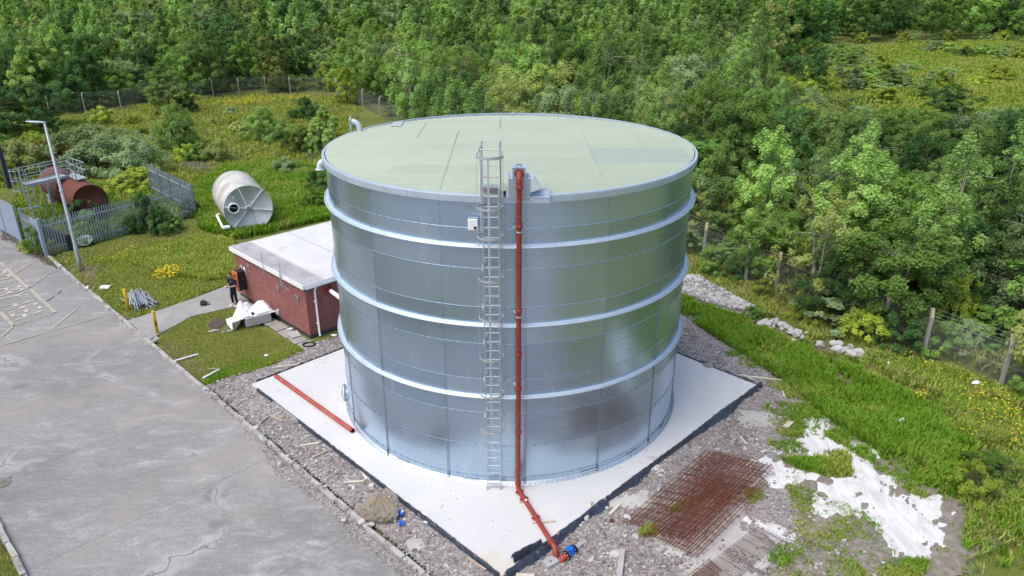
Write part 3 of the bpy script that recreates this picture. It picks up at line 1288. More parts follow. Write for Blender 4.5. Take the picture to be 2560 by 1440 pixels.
# walk-through handrails and step-over onto the roof
yb = -R + .85
zt_f = ZAT((LX, LY + .02, 0), 375)
zt_b = ZAT((LX, yb, 0), 351)
for sx in (-1, 1):
    x = LX + sx * (LW / 2 + .045)
    hr = MB()
    hr.tube([(x, LY + .02, H - .9), (x, LY + .02, zt_f), (x, yb, zt_f + .0), (x, yb, H - .02)], .022, 8)
    hr.tube([(x, LY + .02, H + .62), (x, yb, H + .62)], .018, 8)
    hr.tube([(x, LY + .1, H + .02), (x + .0, -R + .3, H + .35)], .014, 6)
    hr.tube([(x, -R + .3, H + .0), (x, -R + .3, zt_f)], .016, 8)
    hr.build('handrail', [M['alu']], lad)
for z, yy in ((zt_f, LY + .02), (zt_f, yb), (H + .62, yb)):
    bar = MB()
    bar.tube([(LX - LW / 2 - .045, yy, z), (LX + LW / 2 + .045, yy, z)], .014, 6)
    bar.build('cross_bar', [M['alu']], lad)
stp = MB()
for yy, z, w, mm in ((LY + .16, H - .02, .20, 0), (-R + .10, H + .22, .26, 0), (-R + .30, H + .44, .20, 1)):
    stp.box((LX, yy, z), (LW + .04, w, .03), None, None, mm)
    if mm == 0:
        for i in range(9):
            stp.box((LX - LW / 2 + .03 + i * (LW - .06) / 8, yy, z + .022), (.02, w, .014))
stp.box((LX, -R + .19, H + .1), (LW + .02, .012, .2), None, None, 1)
stp.build('step', [M['alu'], M['tread']], lad)

# ---------------------------------------------------------------- red feed pipe down the shell and out to the valve
PXX, PYY, PR = .27, -R - .25, .075
zp = ht + .16
feed = thing('feed_pipe', 'red oxide pipe running down the tank beside the ladder to the blue valve', 'pipe', (PXX, PYY, 0))
K1 = G(1297, 1226, .12)
K2 = G(1383, 1362, .10)
K3 = G(1387, 1400, -.16)
e = MB()
e.cyl((PXX, hy - .001, zp), (PXX, hy - .03, zp), .135, 24)
for i in range(10):
    t = i * math.pi / 5
    e.cyl((PXX + .11 * math.cos(t), hy - .02, zp + .11 * math.sin(t)), (PXX + .11 * math.cos(t), hy - .05, zp + .11 * math.sin(t)), .014, 6, 1)
e.build('flange', [M['red_pipe'], M['bolt']], feed)
e = MB()
pth = [(PXX, hy - .02, zp)]
rb = abs(PYY - hy) - .02
for i in range(9):
    t = i / 8 * math.pi / 2
    pth.append((PXX, hy - .03 - (abs(PYY - hy) - .03) * math.sin(t), zp - .2 * (1 - math.cos(t))))
pth.append((PXX, PYY, zp - .3))
e.tube(pth, PR + .008, 16)
e.build('elbow', [M['red_pipe']], feed)
zj = [zp - .3] + [ZAT((PXX, PYY, 0), v) for v in (566, 776, 886, 972, 1080)] + [.25]
for i in range(len(zj) - 1):
    e = MB()
    e.cyl((PXX, PYY, zj[i]), (PXX, PYY, zj[i + 1]), PR, 18)
    e.build('pipe_section', [M['red_pipe']], feed)


def collar(p, d, w=.05, r=PR + .022):
    c = MB()
    p, d = Vector(p), Vector(d).normalized()
    c.lathe([(PR - .01, -w), (r - .004, -w), (r, -w * .6), (r + .006, 0), (r, w * .6), (r - .004, w), (PR - .01, w)], p, d, 20)
    s, u = frame(d)
    for q in (-1, 1):
        c.box(p + s * (r + .015) * q, (.05, .035, .05), s, d)
    c.build('coupling', [M['red_pipe']], feed)


for z in zj[1:]:
    collar((PXX, PYY, z), (0, 0, 1))
collar((PXX, PYY, zp - .33), (0, 0, 1))
# bottom bend, sloping run, drop and buried elbow
bend = MB()
d1 = (K2 - K1).normalized()
pA = Vector((PXX, PYY, .25))
bend.tube([pA, pA + Vector((0, 0, -.05)), (pA + Vector((0, 0, -.11)) + K1) / 2 + Vector((0, 0, .0)), K1 + Vector((0, 0, .0)), K1 + d1 * .12], PR + .006, 16)
bend.build('elbow', [M['red_pipe']], feed)
run = MB()
run.cyl(K1 + d1 * .08, K2, PR, 18)
run.build('pipe_section', [M['red_pipe']], feed)
for t in (.16, .52, .97):
    collar(K1.lerp(K2, t), d1)
collar(K1 + d1 * .06, d1)
el = MB()
el.tube([K2, K2 + d1 * .10 + Vector((0, 0, -.02)), K2 + d1 * .17 + Vector((0, 0, -.10)), K3 + Vector((0, 0, .02)), K3 + Vector((0, 0, -.25))], PR + .01, 16)
el.build('elbow', [M['red_pipe']], feed)
collar(K2 + d1 * .19 + Vector((0, 0, -.15)), (0, 0, 1))
for z in (zj[1] - .06, zj[2] - .1, zj[4] + .1):
    bk = MB()
    bk.box((PXX, -R - .1, z), (.34, .03, .05))
    bk.beam((PXX - .15, -R - .09, z), (PXX - .04, PYY, z), .03, .04)
    bk.beam((PXX + .15, -R - .09, z), (PXX + .04, PYY, z), .03, .04)
    bk.lathe([(PR, -.015), (PR + .012, -.015), (PR + .012, .015), (PR, .015)], (PXX, PYY, z - .1), (0, 0, 1), 18)
    bk.build('pipe_bracket', [M['galv_pale']], feed)
lbl = MB()
pp = K1.lerp(K2, .22)
lbl.box(pp + Vector((0, -.02, PR * .98)), (.07, .07, .01), d1)
lbl.build('sticker', [M['white_plastic']], feed)
# battens under the sloping run
for (u0, v0), (u1, v1), lab in (((1298, 1256), (1311, 1252), 'short grey block packed under red pipe near its bottom bend'), ((1330, 1307), (1388, 1302), 'weathered batten lying under the red pipe near slab edge')):
    b_ = MB()
    p, q = G(u0, v0, .028), G(u1, v1, .028)
    b_.beam(p, q, .07, .05)
    solo(b_, 'timber_batten', [M['wood_pale']], lab, 'timber', (p + q) / 2)

# blue valve on its grey pipe in the gravel
V0 = G(1404, 1404, -.15)
V1 = G(1424, 1382, -.06)
V2 = G(1450, 1362, -.10)
vd = (V2 - V1).normalized()
valve = thing('blue_valve', 'blue flanged valve on a grey pipe half buried in gravel', 'valve', V1)
vb = MB()
vb.lathe([(.09, -.16), (.11, -.06), (.12, 0), (.11, .06), (.09, .16)], V1, vd, 20)
vb.cyl(V1, V1 + Vector((0, 0, .15)), .07, 14)
vb.cyl(V1 + Vector((0, 0, .14)), V1 + Vector((0, 0, .18)), .10, 14)
vb.build('valve_body', [M['blue_paint']], valve)
for q in (-.18, .18):
    fl = MB()
    c = V1 + vd * q
    fl.cyl(c - vd * .03, c + vd * .03, .155, 22)
    s, u = frame(vd)
    for i in range(8):
        t = i * math.pi / 4
        b0 = c + (s * math.cos(t) + u * math.sin(t)) * .125
        fl.cyl(b0 - vd * .06, b0 + vd * .06, .016, 6, 1)
    fl.build('flange', [M['black'], M['galv_pale']], valve)
rd = MB()
rd.tube([V0 + Vector((-.10, -.02, -.16)), V0 + Vector((-.03, 0, -.05)), V1 - vd * .30, V1 - vd * .2], .10, 16)
rd.build('elbow', [M['red_pipe']], valve)
gp = MB()
gp.tube([V1 + vd * .2, V1 + vd * .75 + Vector((0, 0, -.05))], .065, 14)
gp.build('pipe', [M['concrete']], valve)
# concrete block with a hole
blk = MB()
c = G(1377, 1402, -.05)
hx = .20
d = Vector((.83, .55, 0)).normalized()
e_ = Vector((-d.y, d.x, 0))
ring = [(-1, -1), (1, -1), (1, 1), (-1, 1)]
outer = [c + d * (hx * i) + e_ * (hx * .72 * j) for i, j in ring]
inner = [c + d * (.035 * i) + e_ * (.035 * j) for i, j in ring]
dn = Vector((0, 0, -.22))
blk.add(outer + inner + [p + dn for p in outer] + [p + dn * .7 for p in inner],
        [(0, 1, 5, 4), (1, 2, 6, 5), (2, 3, 7, 6), (3, 0, 4, 7), (0, 8, 9, 1), (1, 9, 10, 2), (2, 10, 11, 3), (3, 11, 8, 0),
         (4, 5, 13, 12), (5, 6, 14, 13), (6, 7, 15, 14), (7, 4, 12, 15), (12, 13, 14, 15)])
solo(blk, 'concrete_block', [M['concrete']], 'square grey concrete block with a hole below the red pipe end', 'block', c)
wr = MB()
wr.tube([c + Vector((-.22, -.05, -.05)), c + Vector((-.1, -.3, -.06)), c + Vector((.02, -.5, -.07)), c + Vector((.0, -.8, -.08))], .012, 6)
solo(wr, 'cable', [M['concrete']], 'thin grey cable trailing over gravel beside the concrete block', 'cable', c + Vector((-.1, -.3, -.06)))

# ---------------------------------------------------------------- slab and membrane
a0, b0_ = ab(G(640, 955)); a1, b1 = ab(G(1222, 1430)); a2, b2 = ab(G(1915, 970))
SA0, SA1 = a0, (a1 + a2) / 2
SB0, SB1 = (b0_ + b1) / 2, b2
sl = MB()
ns = 60
ed = []
top, bot = [], []
for (pa, pb), (qa, qb) in (((SA0, SB0), (SA1, SB0)), ((SA1, SB0), (SA1, SB1)), ((SA1, SB1), (SA0, SB1)), ((SA0, SB1), (SA0, SB0))):
    for i in range(ns):
        t = i / ns
        w = .05 * (fbm(np.array([pa + (qa - pa) * t]), np.array([pb + (qb - pb) * t]), 1.1, 3, 4)[0] - .5) if i else 0
        top.append(S(pa + (qa - pa) * t + w, pb + (qb - pb) * t + w, 0))
n = len(top)
cen = S((SA0 + SA1) / 2, (SB0 + SB1) / 2, 0)
vs = [Vector((p.x, p.y, -.30)) for p in top] + [Vector((p.x, p.y, -.025)) for p in top]
vs += [p + (cen - p).normalized() * .025 for p in top] + [cen]
fs = []
for i in range(n):
    j = (i + 1) % n
    fs += [(i, j, n + j, n + i), (n + i, n + j, 2 * n + j, 2 * n + i), (2 * n + i, 2 * n + j, 3 * n)]
sl.add(vs, fs)
tag(sl.build('concrete_slab', [M['slab']]), kind='structure')


def membrane(pa, pb, qa, qb, wid, hi, label, seed, over=.0, jag=.5):
    """crumpled polythene strip lapping the slab edge"""
    p, q = S(pa, pb), S(qa, qb)
    L_ = (q - p).length
    nu, nv = max(12, int(L_ / .07)), 7
    d = (q - p).normalized()
    o = Vector((d.y, -d.x, 0))
    mid = S((SA0 + SA1) / 2, (SB0 + SB1) / 2)
    if o.dot(p - mid) < 0:
        o = -o
    g = np.linspace(0, 1, nu + 1)
    wv = fbm(g * L_, g * 0, .8, 4, seed) + .0
    w2 = fbm(g * L_, g * 0 + 5, .3, 3, seed + 2)
    w3 = fbm(g * L_, g * 0 + 9, 1.9, 2, seed + 4)
    prof = [(-.10, .012), (-.03, .03), (.02, .055), (.10, .03), (.22, -.06), (.33, -.115), (.42, -.14)]
    rows = []
    for j in range(nv + 1):
        x = j / nv * (len(prof) - 1)
        k = min(int(x), len(prof) - 2)
        fx = x - k
        ox = prof[k][0] * (1 - fx) + prof[k + 1][0] * fx
        oz = prof[k][1] * (1 - fx) + prof[k + 1][1] * fx
        rows.append((ox, oz))

    def fn(u, v):
        i = int(round(u * nu))
        j = int(round(v * nv))
        ox, oz = rows[j]
        s = wid * (.45 + 1.1 * wv[i]) * (.16 + 1.7 * max(0, w3[i] - .28))
        ox = ox * s * 2.6 + over * (1 - v)
        oz = max(-.17, oz * (hi if oz > 0 else 1) * (.5 + 1.2 * wv[i]) + (w2[(i * 2 + j * 7) % nu] - .5) * .16 * (1 if j % 2 else -.7))
        if ox < .03:
            oz = max(oz, .006)
        pt = p + (q - p) * u + o * (ox + (w2[(i * 3 + j * 5) % nu] - .5) * .05)
        return Vector((pt.x, pt.y, oz))
    mb = MB()
    mb.sheet(fn, nu, nv, 0, False)
    ob = mb.build('plastic_membrane', [M['membrane']], None, (p + q) / 2)
    sm = ob.modifiers.new('thick', 'SOLIDIFY')
    sm.thickness = .006
    return tag(ob, label, 'plastic sheet', 'black polythene strips around the slab edge')


e = .015
membrane(SA1 + e, SB0 + 4.5, SA1 + e, SB1 + .2, .50, 1.3, 'crumpled dark polythene along the slab edge facing the rebar mats', 3)
membrane(SA1 + e, SB0 + .1, SA1 + e, SB0 + 4.5, .34, .7, 'narrow polythene strip where the red pipe crosses the slab edge', 8)
membrane(SA1 - .1, SB0 + .55, SA1 + e, SB0 + 1.6, .40, 4.0, 'dark polythene flap sticking up near the front slab corner', 12, -.12)
membrane(SA0 - e, SB0 + .2, SA0 - e, SB1 - 6, .22, .8, 'dark polythene along the slab edge towards the brick building', 5)
membrane(SA0 + 6.4, SB1 + e, SA1 + .1, SB1 + e, .3, .8, 'dark polythene along the far right slab edge by gravel', 6)
membrane(SA0 + 5.0, SB0 - e, SA1 - .1, SB0 - e, .10, .25, 'thin black polythene strip along the slab edge near the boulder', 7)
membrane(SA0 + .5, SB0 - e, SA0 + 5.0, SB0 - e, .08, .2, 'thin black polythene strip along the slab edge beside the loose red pipe', 9)

# loose red pipe on the slab
lp = thing('loose_red_pipe', 'faded red pipe length lying loose on the white slab', 'pipe', G(785, 1008, .085))
p, q = G(690, 940, .085), G(882, 1077, .085)
d = (q - p).normalized()
w = MB()
w.tube([p, q], .085, 20, 0, False)
w.tube([p, q], .076, 20, 1, False)
w.lathe([(.076, 0), (.085, 0)], q, d, 20)
w.lathe([(.085, 0), (.076, 0)], p, d, 20)
w.build('pipe_wall', [M['red_loose'], M['black']], lp)
for t in (.004, .996):
    c = MB()
    c.lathe([(.084, -.03), (.089, -.03), (.089, .03), (.084, .03)], p.lerp(q, t), d, 20)
    c.build('grooved_end', [M['red_pipe']], lp)
# ================================================================ BRICK BUILDING
bA = G(777, 848, -.2)            # near corner at the ground
bF = G(606, 742, -.2)
ub = (bF - bA)
ub.z = 0
ub = Vector((-1, 1, 0)).normalized().lerp(ub.normalized(), .6).normalized()
LB = 8.0
_t = G(592, 700, -.2)
LB = (bF - bA).length + .12
vb_ = Vector((ub.y, -ub.x, 0))
if vb_.y < 0:
    vb_ = -vb_
WB = 8.5
zr0 = ZAT(bA, 722)               # underside of the white fascia
HB = zr0
bld = thing('brick_building', 'low red brick building with flat pale roof beside the steel tank', 'building', bA)


def uvbox_walls(mb_faces, name, mat, parent):
    me = bpy.data.meshes.new(name)
    off = ORG[parent.name]
    vs, fs, uvs = [], [], []
    for quad, uv in mb_faces:
        n = len(vs)
        vs += [tuple(p - off) for p in quad]
        fs.append(tuple(range(n, n + 4)))
        uvs += uv
    me.from_pydata(vs, [], fs)
    ul = me.uv_layers.new(name='UVMap')
    for i, uv in enumerate(uvs):
        ul.data[i].uv = uv
    return link_mesh(name, me, [mat], parent)


def B(u, v, z):
    p = bA + ub * u + vb_ * v
    return Vector((p.x, p.y, z))


zb0, zb1 = -.02, HB - .12
walls = []
for (u0, v0), (u1, v1) in (((LB, 0), (0, 0)), ((0, 0), (0, WB)), ((0, WB), (LB, WB)), ((LB, WB), (LB, 0))):
    p, q = B(u0, v0, zb0), B(u1, v1, zb0)
    L_ = (q - p).length
    walls.append(([p, q, Vector((q.x, q.y, zb1)), Vector((p.x, p.y, zb1))], [(0, 0), (L_, 0), (L_, zb1 - zb0), (0, zb1 - zb0)]))
uvbox_walls(walls, 'brick_wall', M['brick'], bld)
pl = MB()
c = B(LB / 2, WB / 2, -.13)
pl.box(c, (LB + .03, WB + .03, .24), ub, vb_)
pl.build('plinth', [plain('bitumen_plinth', (.05, .05, .055), .7, 0, .3, 4)], bld)
sf = MB()
sf.box(B(LB / 2, WB / 2, HB - .05), (LB + .02, WB + .02, .17), ub, vb_)
sf.build('dark_soffit_band', [M['hood_dark'] if False else plain('dark_soffit', (.045, .05, .058), .6, 0, .15, 4)], bld)
OV = .16
rf = MB()
rf.box(B(LB / 2, WB / 2, HB + .13), (LB + 2 * OV - .06, WB + 2 * OV - .06, .17), ub, vb_)
roof = rf.build('roof', [M['felt']], bld)
fc = MB()
fc.box(B(LB / 2, -OV, HB + .125), (LB + 2 * OV, .03, .20), ub, vb_)
fc.box(B(LB + OV, WB / 2, HB + .125), (.03, WB + 2 * OV, .20), ub, vb_)
fc.box(B(LB / 2, WB + OV, HB + .125), (LB + 2 * OV, .03, .20), ub, vb_)
fc.box(B(-OV + .02, WB / 2, HB + .125), (.03, WB + 2 * OV, .16), ub, vb_)
fc.build('fascia', [M['white_paint']], roof)
se = MB()
for u_, w_ in ((LB * .18, .05), (LB * .0 + .35, .04)):
    pass
for v_, wdt in ((.95, .06), (3.1, .05), (5.4, .05)):
    se.box(B(LB / 2, v_, HB + .219), (LB + .1, wdt, .008), ub, vb_)
for u_ in (2.2, 4.6):
    se.box(B(u_, .42, HB + .2195), (.04, .95, .006), ub, vb_)
se.build('felt_seam', [plain('felt_seam_grey', (.36, .36, .37), .85, 0, .3, 3)], roof)
band = MB()
band.box(B(LB / 2, .40, HB + .2168), (LB + .2, .98, .006), ub, vb_)
band.build('edge_strip', [plain('felt_edge_grey', (.37, .37, .385), .85, 0, .25, 1.2, dirt=(.22, .22, .23), dirt_amt=.7)], roof)
gt = MB()
for u_, z_ in ((-OV - .05, HB + .07),):
    pth = [(-.06, .06), (-.05, -.04), (.05, -.04), (.06, .06), (.045, .06), (.038, -.025), (-.038, -.025), (-.045, .06)]
    gt.prism([B(u_ + a, -.05, z_ + b) for a, b in pth], vb_ * (WB + .1))
gt.build('gutter', [M['white_paint']], roof)
dp = MB()
du, dv_ = -.10, .42
dp.tube([B(-OV - .05, dv_, HB + .06), B(-OV - .05, dv_, HB - .03), B(du, dv_, HB - .16), B(du, dv_, -.05), B(du - .06, dv_, -.12)], .05, 12)
dpo = dp.build('downpipe', [M['white_paint']], bld)
for z in (.5, 1.6):
    k = MB()
    k.box(B(du + .04, dv_, z), (.1, .14, .05), ub, vb_)
    k.build('pipe_clip', [M['white_paint']], dpo)
ot = MB()
zc = ZAT(B(0, 1.05, 0), 725)
ot.lathe([(.0, .02), (.21, .02), (.21, -.02), (.0, -.02)], B(-.03, 1.15, zc), -ub, 20)
ot.tube([B(0, 1.15, zc), B(-.25, 1.15, zc)], .13, 16)
o = ot.build('pipe_collar', [M['red_pipe'], M['black']], bld)
p2 = MB()
p2.tube([B(-.2, 1.15, zc), B(-1.9, 1.15, zc - .25)], .10, 16)
p2.build('outlet_pipe', [M['white_plastic']], o)
# junction boxes with short conduits
for u_, z_ in ((.78 * LB, HB - .33), (.36 * LB, HB - .62), (.10 * LB, HB - .60)):
    j = MB()
    for q in range(3):
        j.box(B(u_ + random.uniform(-.1, .1), -.04, z_ + random.uniform(-.08, .08)), (.055, .06, .08), ub, vb_)
    j.tube([B(u_ + .05, -.03, z_), B(u_ + .05, -.03, z_ - .42)], .014, 6)
    j.tube([B(u_ - .06, -.03, z_ - .1), B(u_ + .2, -.03, z_ - .12)], .01, 6)
    j.build('junction_box', [M['rail']], bld)
# thin aerial rods clipped to the wall
for u_, h0, h1 in ((.49 * LB, HB - .22, HB + .95), (.245 * LB, HB - .42, HB + .88), (.262 * LB, HB - .35, HB + .45)):
    r_ = MB()
    r_.tube([B(u_, -.21, h0), B(u_, -.21, h1)], .016, 6)
    r_.box(B(u_, -.11, h0 + .08), (.04, .2, .03), ub, vb_)
    r_.tube([B(u_, -.06, h0), B(u_ - .35, -.03, h0 - .12)], .01, 5)
    r_.build('aerial_rod', [M['rail']], bld)


def text_mesh(body, name, size, mat, to_world, parent=None, ext=.0):
    """characters as a flat mesh mapped by to_world(x, y, z)"""
    cu = bpy.data.curves.new(name + '_curve', 'FONT')
    cu.body = body
    cu.size = size
    cu.extrude = ext
    cu.resolution_u = 3
    tmp = bpy.data.objects.new(name + '_tmp', cu)
    COL.objects.link(tmp)
    dg = bpy.context.evaluated_depsgraph_get()
    me = bpy.data.meshes.new_from_object(tmp.evaluated_get(dg))
    bpy.data.objects.remove(tmp)
    xs = [v.co.x for v in me.vertices]
    ys = [v.co.y for v in me.vertices]
    bb = (min(xs), max(xs), min(ys), max(ys))
    off = ORG[parent.name] if parent else Vector((0, 0, 0))
    for v in me.vertices:
        v.co = to_world((v.co.x - bb[0]) / (bb[1] - bb[0]), (v.co.y - bb[2]) / (bb[3] - bb[2]), v.co.z) - off
    me.materials.clear()
    return link_mesh(name, me, [mat], parent)


nz = HB - .62
nu0, nu1 = .93 * LB, .855 * LB
for ch, a_, b_, dz in (('2', nu0, nu0 - .26, 0), ('1', nu0 - .36, nu0 - .54, 0)):
    text_mesh(ch, 'wall_number', 1, M['white_paint'], lambda x, y, z, a_=a_, b_=b_: B(a_ + (b_ - a_) * x, -.02 - z, nz - .42 + .42 * y), bld, .008)

# red fronted black cabinet on the wall
cbu = None
best = 1e9
for k in range(200):
    u_ = LB * k / 199
    px = PXA(*B(u_, 0, .9))[0]
    if abs(px - 612) < best:
        best, cbu = abs(px - 612), u_
cab = thing('wall_cabinet', 'black wall cabinet with salmon red slotted front on brick wall', 'cabinet', B(cbu, 0, .5))
cz = 1.02
k_ = MB()
k_.box(B(cbu, -.22, cz), (.46, .44, 1.0), ub, vb_, bev=.02)
body = k_.build('cabinet_body', [M['black']], cab)
k_ = MB()
k_.box(B(cbu + .01, -.46, cz), (.52, .04, 1.06), ub, vb_, bev=.01)
fr_ = k_.build('front_panel', [M['cab_red']], cab)
for q in range(3):
    k_ = MB()
    k_.box(B(cbu + .03, -.483, cz + .26 - .25 * q), (.26, .008, .15), ub, vb_)
    k_.build('slot', [M['cab_dark']], fr_)
k_ = MB()
k_.box(B(cbu - .235, -.2, cz + .12), (.012, .03, .05), ub, vb_)
k_.build('latch', [M['alu']], body)

# paving flags along the wall foot
for i in range(9):
    p = B(LB - .55 - i * .86, -.48, ZL + .028)
    f_ = MB()
    f_.box(p + Vector((random.uniform(-.03, .03), random.uniform(-.03, .03), random.uniform(-.008, .008))), (.82, .62, .05), ub + vb_ * random.uniform(-.03, .03), None, bev=.012)
    solo(f_, 'paving_flag', [M['patina_slab']], 'grey paving flag in the row at the foot of the brick wall', 'paving flag', p, 'paving flags along the brick wall')
p = G(736, 836, ZL + .09)
f_ = MB()
f_.box(p, (.62, .46, .05), ub + vb_ * .2, None, bev=.01)
solo(f_, 'loose_slab', [M['concrete']], 'pale loose slab lying on the paving flags by the wall', 'slab', p)
p = G(724, 822, ZL + .06)
f_ = MB()
f_.rock(p, (.17, .09, .04), random, 0, .4)
solo(f_, 'litter_scrap', [M['white_plastic']], 'small white scrap on the paving flags by the brick wall', 'litter', p)
# pipe ring / hose coil at the corner
p = G(772, 861, ZG + .05)
f_ = MB()
f_.tube([p + Vector((.26 * math.cos(t), .2 * math.sin(t), 0)) for t in [i * math.pi / 12 for i in range(24)]], .04, 8, 0, False, True, True)
solo(f_, 'rubber_ring', [M['black']], 'black rubber ring lying by the building corner', 'ring', p)
for (u, v), s, lb in (((835, 838), .16, 'pale crumpled scrap against the brick wall by gravel'), ((667, 888), .12, 'small white scrap on the mown grass')):
    p = G(u, v, ZL + .05)
    f_ = MB()
    f_.rock(p, (s, s * .6, .05), random, 0, .3)
    solo(f_, 'litter_scrap', [M['white_plastic']], lb, 'litter', p)

# ---------------------------------------------------------------- wrapped pallet load
pc = G(640, 806, ZL)
ax_ = Vector((.72, .52, 0)).normalized()
bx_ = Vector((-ax_.y, ax_.x, 0))
pal = thing('wrapped_pallet', 'grey block load half covered by white plastic sheeting on grass', 'pallet load', pc)
k_ = MB()
k_.box(pc + Vector((.05, -.02, .30)), (1.20, .85, .46), ax_, bx_, bev=.03)
k_.build('load', [M['pallet_grey']], pal)
k_ = MB()
for q in (-.4, 0, .4):
    k_.box(pc + ax_ * q + Vector((0, 0, .035)), (.1, .85, .07), ax_, bx_)
k_.build('pallet', [M['wood']], pal)


def drape(u, v):
    x = (u - .5) * 2.3 - .10
    y = (v - .5) * 2.1 + .28
    n_ = fbm(np.array([x]), np.array([y]), .5, 4, 3)[0] - .5
    n2 = fbm(np.array([x + 9]), np.array([y]), .2, 3, 5)[0] - .5
    dx, dy = max(abs(x - .05) - .62, 0), max(abs(y) - .45, 0)
    d_ = math.hypot(dx, dy)
    z = .60 - d_ * 1.15 + n_ * .34 + n2 * .16
    n3 = fbm(np.array([x * 1.0 + 3]), np.array([y + 7]), .11, 2, 8)[0] - .5
    z += n3 * .10
    for gx, gy, gh, gs in ((-.55, .30, .46, .10), (-.15, .42, .22, .06), (.35, .48, .26, .07), (.05, .1, .12, .05), (-.85, -.05, .20, .07), (.72, .35, .18, .06)):
        z += gh * math.exp(-((x - gx) ** 2 + (y - gy) ** 2) / gs)
    z = max(z, .02 + abs(n2) * .10)
    if y < -.36:
        z = max(z, .52 + n2 * .12)
        y = -.40 + n2 * .12
    sc = 1 - .16 * max(0, d_ - .3)
    p_ = pc + ax_ * (x * sc + n2 * .1) + bx_ * (y * sc + n_ * .12)
    return Vector((p_.x, p_.y, ZL + z))


k_ = MB()
k_.sheet(drape, 64, 54, 0, True)
k_.build('sheeting', [M['cloth_white']], pal)
p = G(632, 784, ZL + .62)
k_ = MB()
k_.rock(p, (.09, .08, .12), random, 0)
solo(k_, 'dark_bag', [M['black']], 'small black bag tucked among white sheeting of the pallet', 'bag', p)

# ---------------------------------------------------------------- loose things by the path
p = G(510, 764, ZL)
bag = thing('work_bag', 'small black work bag sitting on the concrete path', 'bag', p)
k_ = MB()
k_.box(p + Vector((0, 0, .12)), (.34, .24, .22), Vector((.9, .3, 0)), None, bev=.07)
k_.rock(p + Vector((-.02, 0, .22)), (.16, .11, .05), random)
k_.build('body', [M['black']], bag)
k_ = MB()
k_.tube([p + Vector((.12, 0, .2)), p + Vector((.24, .02, .18)), p + Vector((.30, .03, .08)), p + Vector((.2, 0, .05))], .022, 6)
k_.tube([p + Vector((-.08, 0, .22)), p + Vector((-.04, 0, .31)), p + Vector((.06, 0, .31)), p + Vector((.1, 0, .22))], .016, 6)
k_.build('strap', [M['black']], bag)
p = G(541, 809, ZL + .012)
k_ = MB()
c4 = GN([(517, 812), (545, 796), (568, 804), (541, 824)], ZL + .02)
k_.prism(c4, (0, 0, -.05))
cov = solo(k_, 'access_cover', [M['manhole']], 'rusty dark access cover plate set in the mown grass', 'cover plate', p)
for (u, v, s) in ((535, 826, .28), (576, 826, .2), (560, 829, .12)):
    p = G(u, v, ZL + .02)
    k_ = MB()
    k_.rock(p, (s, s * .5, .03), random, 0, .5)
    solo(k_, 'broken_flag', [M['patina_slab']], 'broken paving piece in worn grass below the rusty cover', 'paving piece', p, 'broken paving pieces')

for (u, v), vt, lb, dirty in (((322, 775), 724, 'clean yellow bollard standing beside the heap of grey tubes', 0), ((394, 834), 779, 'yellow bollard with a black smear, nearest the kerb corner', 1)):
    p = G(u, v, ZL)
    h = ZAT(p, vt) - ZL
    bo = thing('bollard', lb, 'bollard', p)
    k_ = MB()
    q = G(u + (-9 if not dirty else -7), v, ZL)
    tilt = Vector((0, 0, 1))
    k_.lathe([(.0, -.1), (.078, -.1), (.078, h - .02), (.07, h), (.0, h)], p, tilt, 20)
    k_.build('post', [M['yellow']], bo)
    k_ = MB()
    k_.lathe([(.0, h - .0), (.082, h - .002), (.082, h + .012), (.06, h + .03), (.0, h + .035)], p, tilt, 20)
    k_.build('cap', [M['yellow']], bo)
    if dirty:
        k_ = MB()
        k_.box(p + Vector((.045, -.062, .55)), (.06, .012, .24), Vector((1, .7, 0)))
        k_.build('smear', [M['black']], bo)

# heap of grey tubes
T0, T1 = G(336, 736, ZL), G(372, 778, ZL)
td = (T1 - T0).normalized()
tn = Vector((-td.y, td.x, 0))
tproto = None
for i in range(34):
    L_ = random.uniform(1.7, 2.5)
    r_ = random.uniform(.026, .036)
    layer = i // 11
    off = (i % 11 - 5) * .105 + random.uniform(-.05, .05)
    dd = (td + tn * random.uniform(-.26, .26) + Vector((0, 0, random.uniform(-.03, .04)))).normalized()
    mid = (T0 + T1) / 2 + tn * (off * (1 - .2 * layer)) + td * random.uniform(-.22, .22) + Vector((0, 0, .05 + layer * .085 + random.uniform(0, .02)))
    k_ = MB()
    p_, q_ = mid - dd * L_ / 2, mid + dd * L_ / 2
    k_.tube([p_, q_], r_, 10, 0, False)
    k_.tube([p_, q_], r_ * .8, 10, 1, False)
    k_.lathe([(r_ * .8, 0), (r_, 0)], q_, dd, 10)
    k_.lathe([(r_, 0), (r_ * .8, 0)], p_, dd, 10)
    solo(k_, 'steel_tube', [M['tube_grey'], M['black']], 'grey steel tube in the heap beside the yellow bollard', 'tube', mid, 'grey tubes heaped by the path')
p = G(334, 760, ZL)
k_ = MB()
k_.tube([p + Vector((.05, -.55, .02)), p + Vector((-.06, .25, .75))], .03, 8)
solo(k_, 'leaning_tube', [M['tube_grey']], 'single grey tube leaning up on the tube heap', 'tube', p)

# sheets and sticks lying about
def flatpiece(uvs, z, th, name, mat, label, cat):
    pts = GN(uvs, z)
    c_ = sum(pts, Vector((0, 0, 0))) / len(pts)
    k = MB()
    if (pts[1] - pts[0]).cross(pts[2] - pts[1]).z < 0:
        pts = pts[::-1]
    k.prism(pts, (0, 0, th))
    return solo(k, name, [M[mat]], label, cat, c_)


flatpiece([(247, 722), (253, 714), (279, 713), (270, 722)], ZL + .05, .02, 'white_board', 'white_paint', 'white board lying flat on the lawn near the kerb', 'board')
flatpiece([(214, 722), (219, 716), (223, 717), (218, 724)], ZL + .05, .05, 'white_chip', 'white_paint', 'small white chunk on the kerb top near white board', 'scrap')


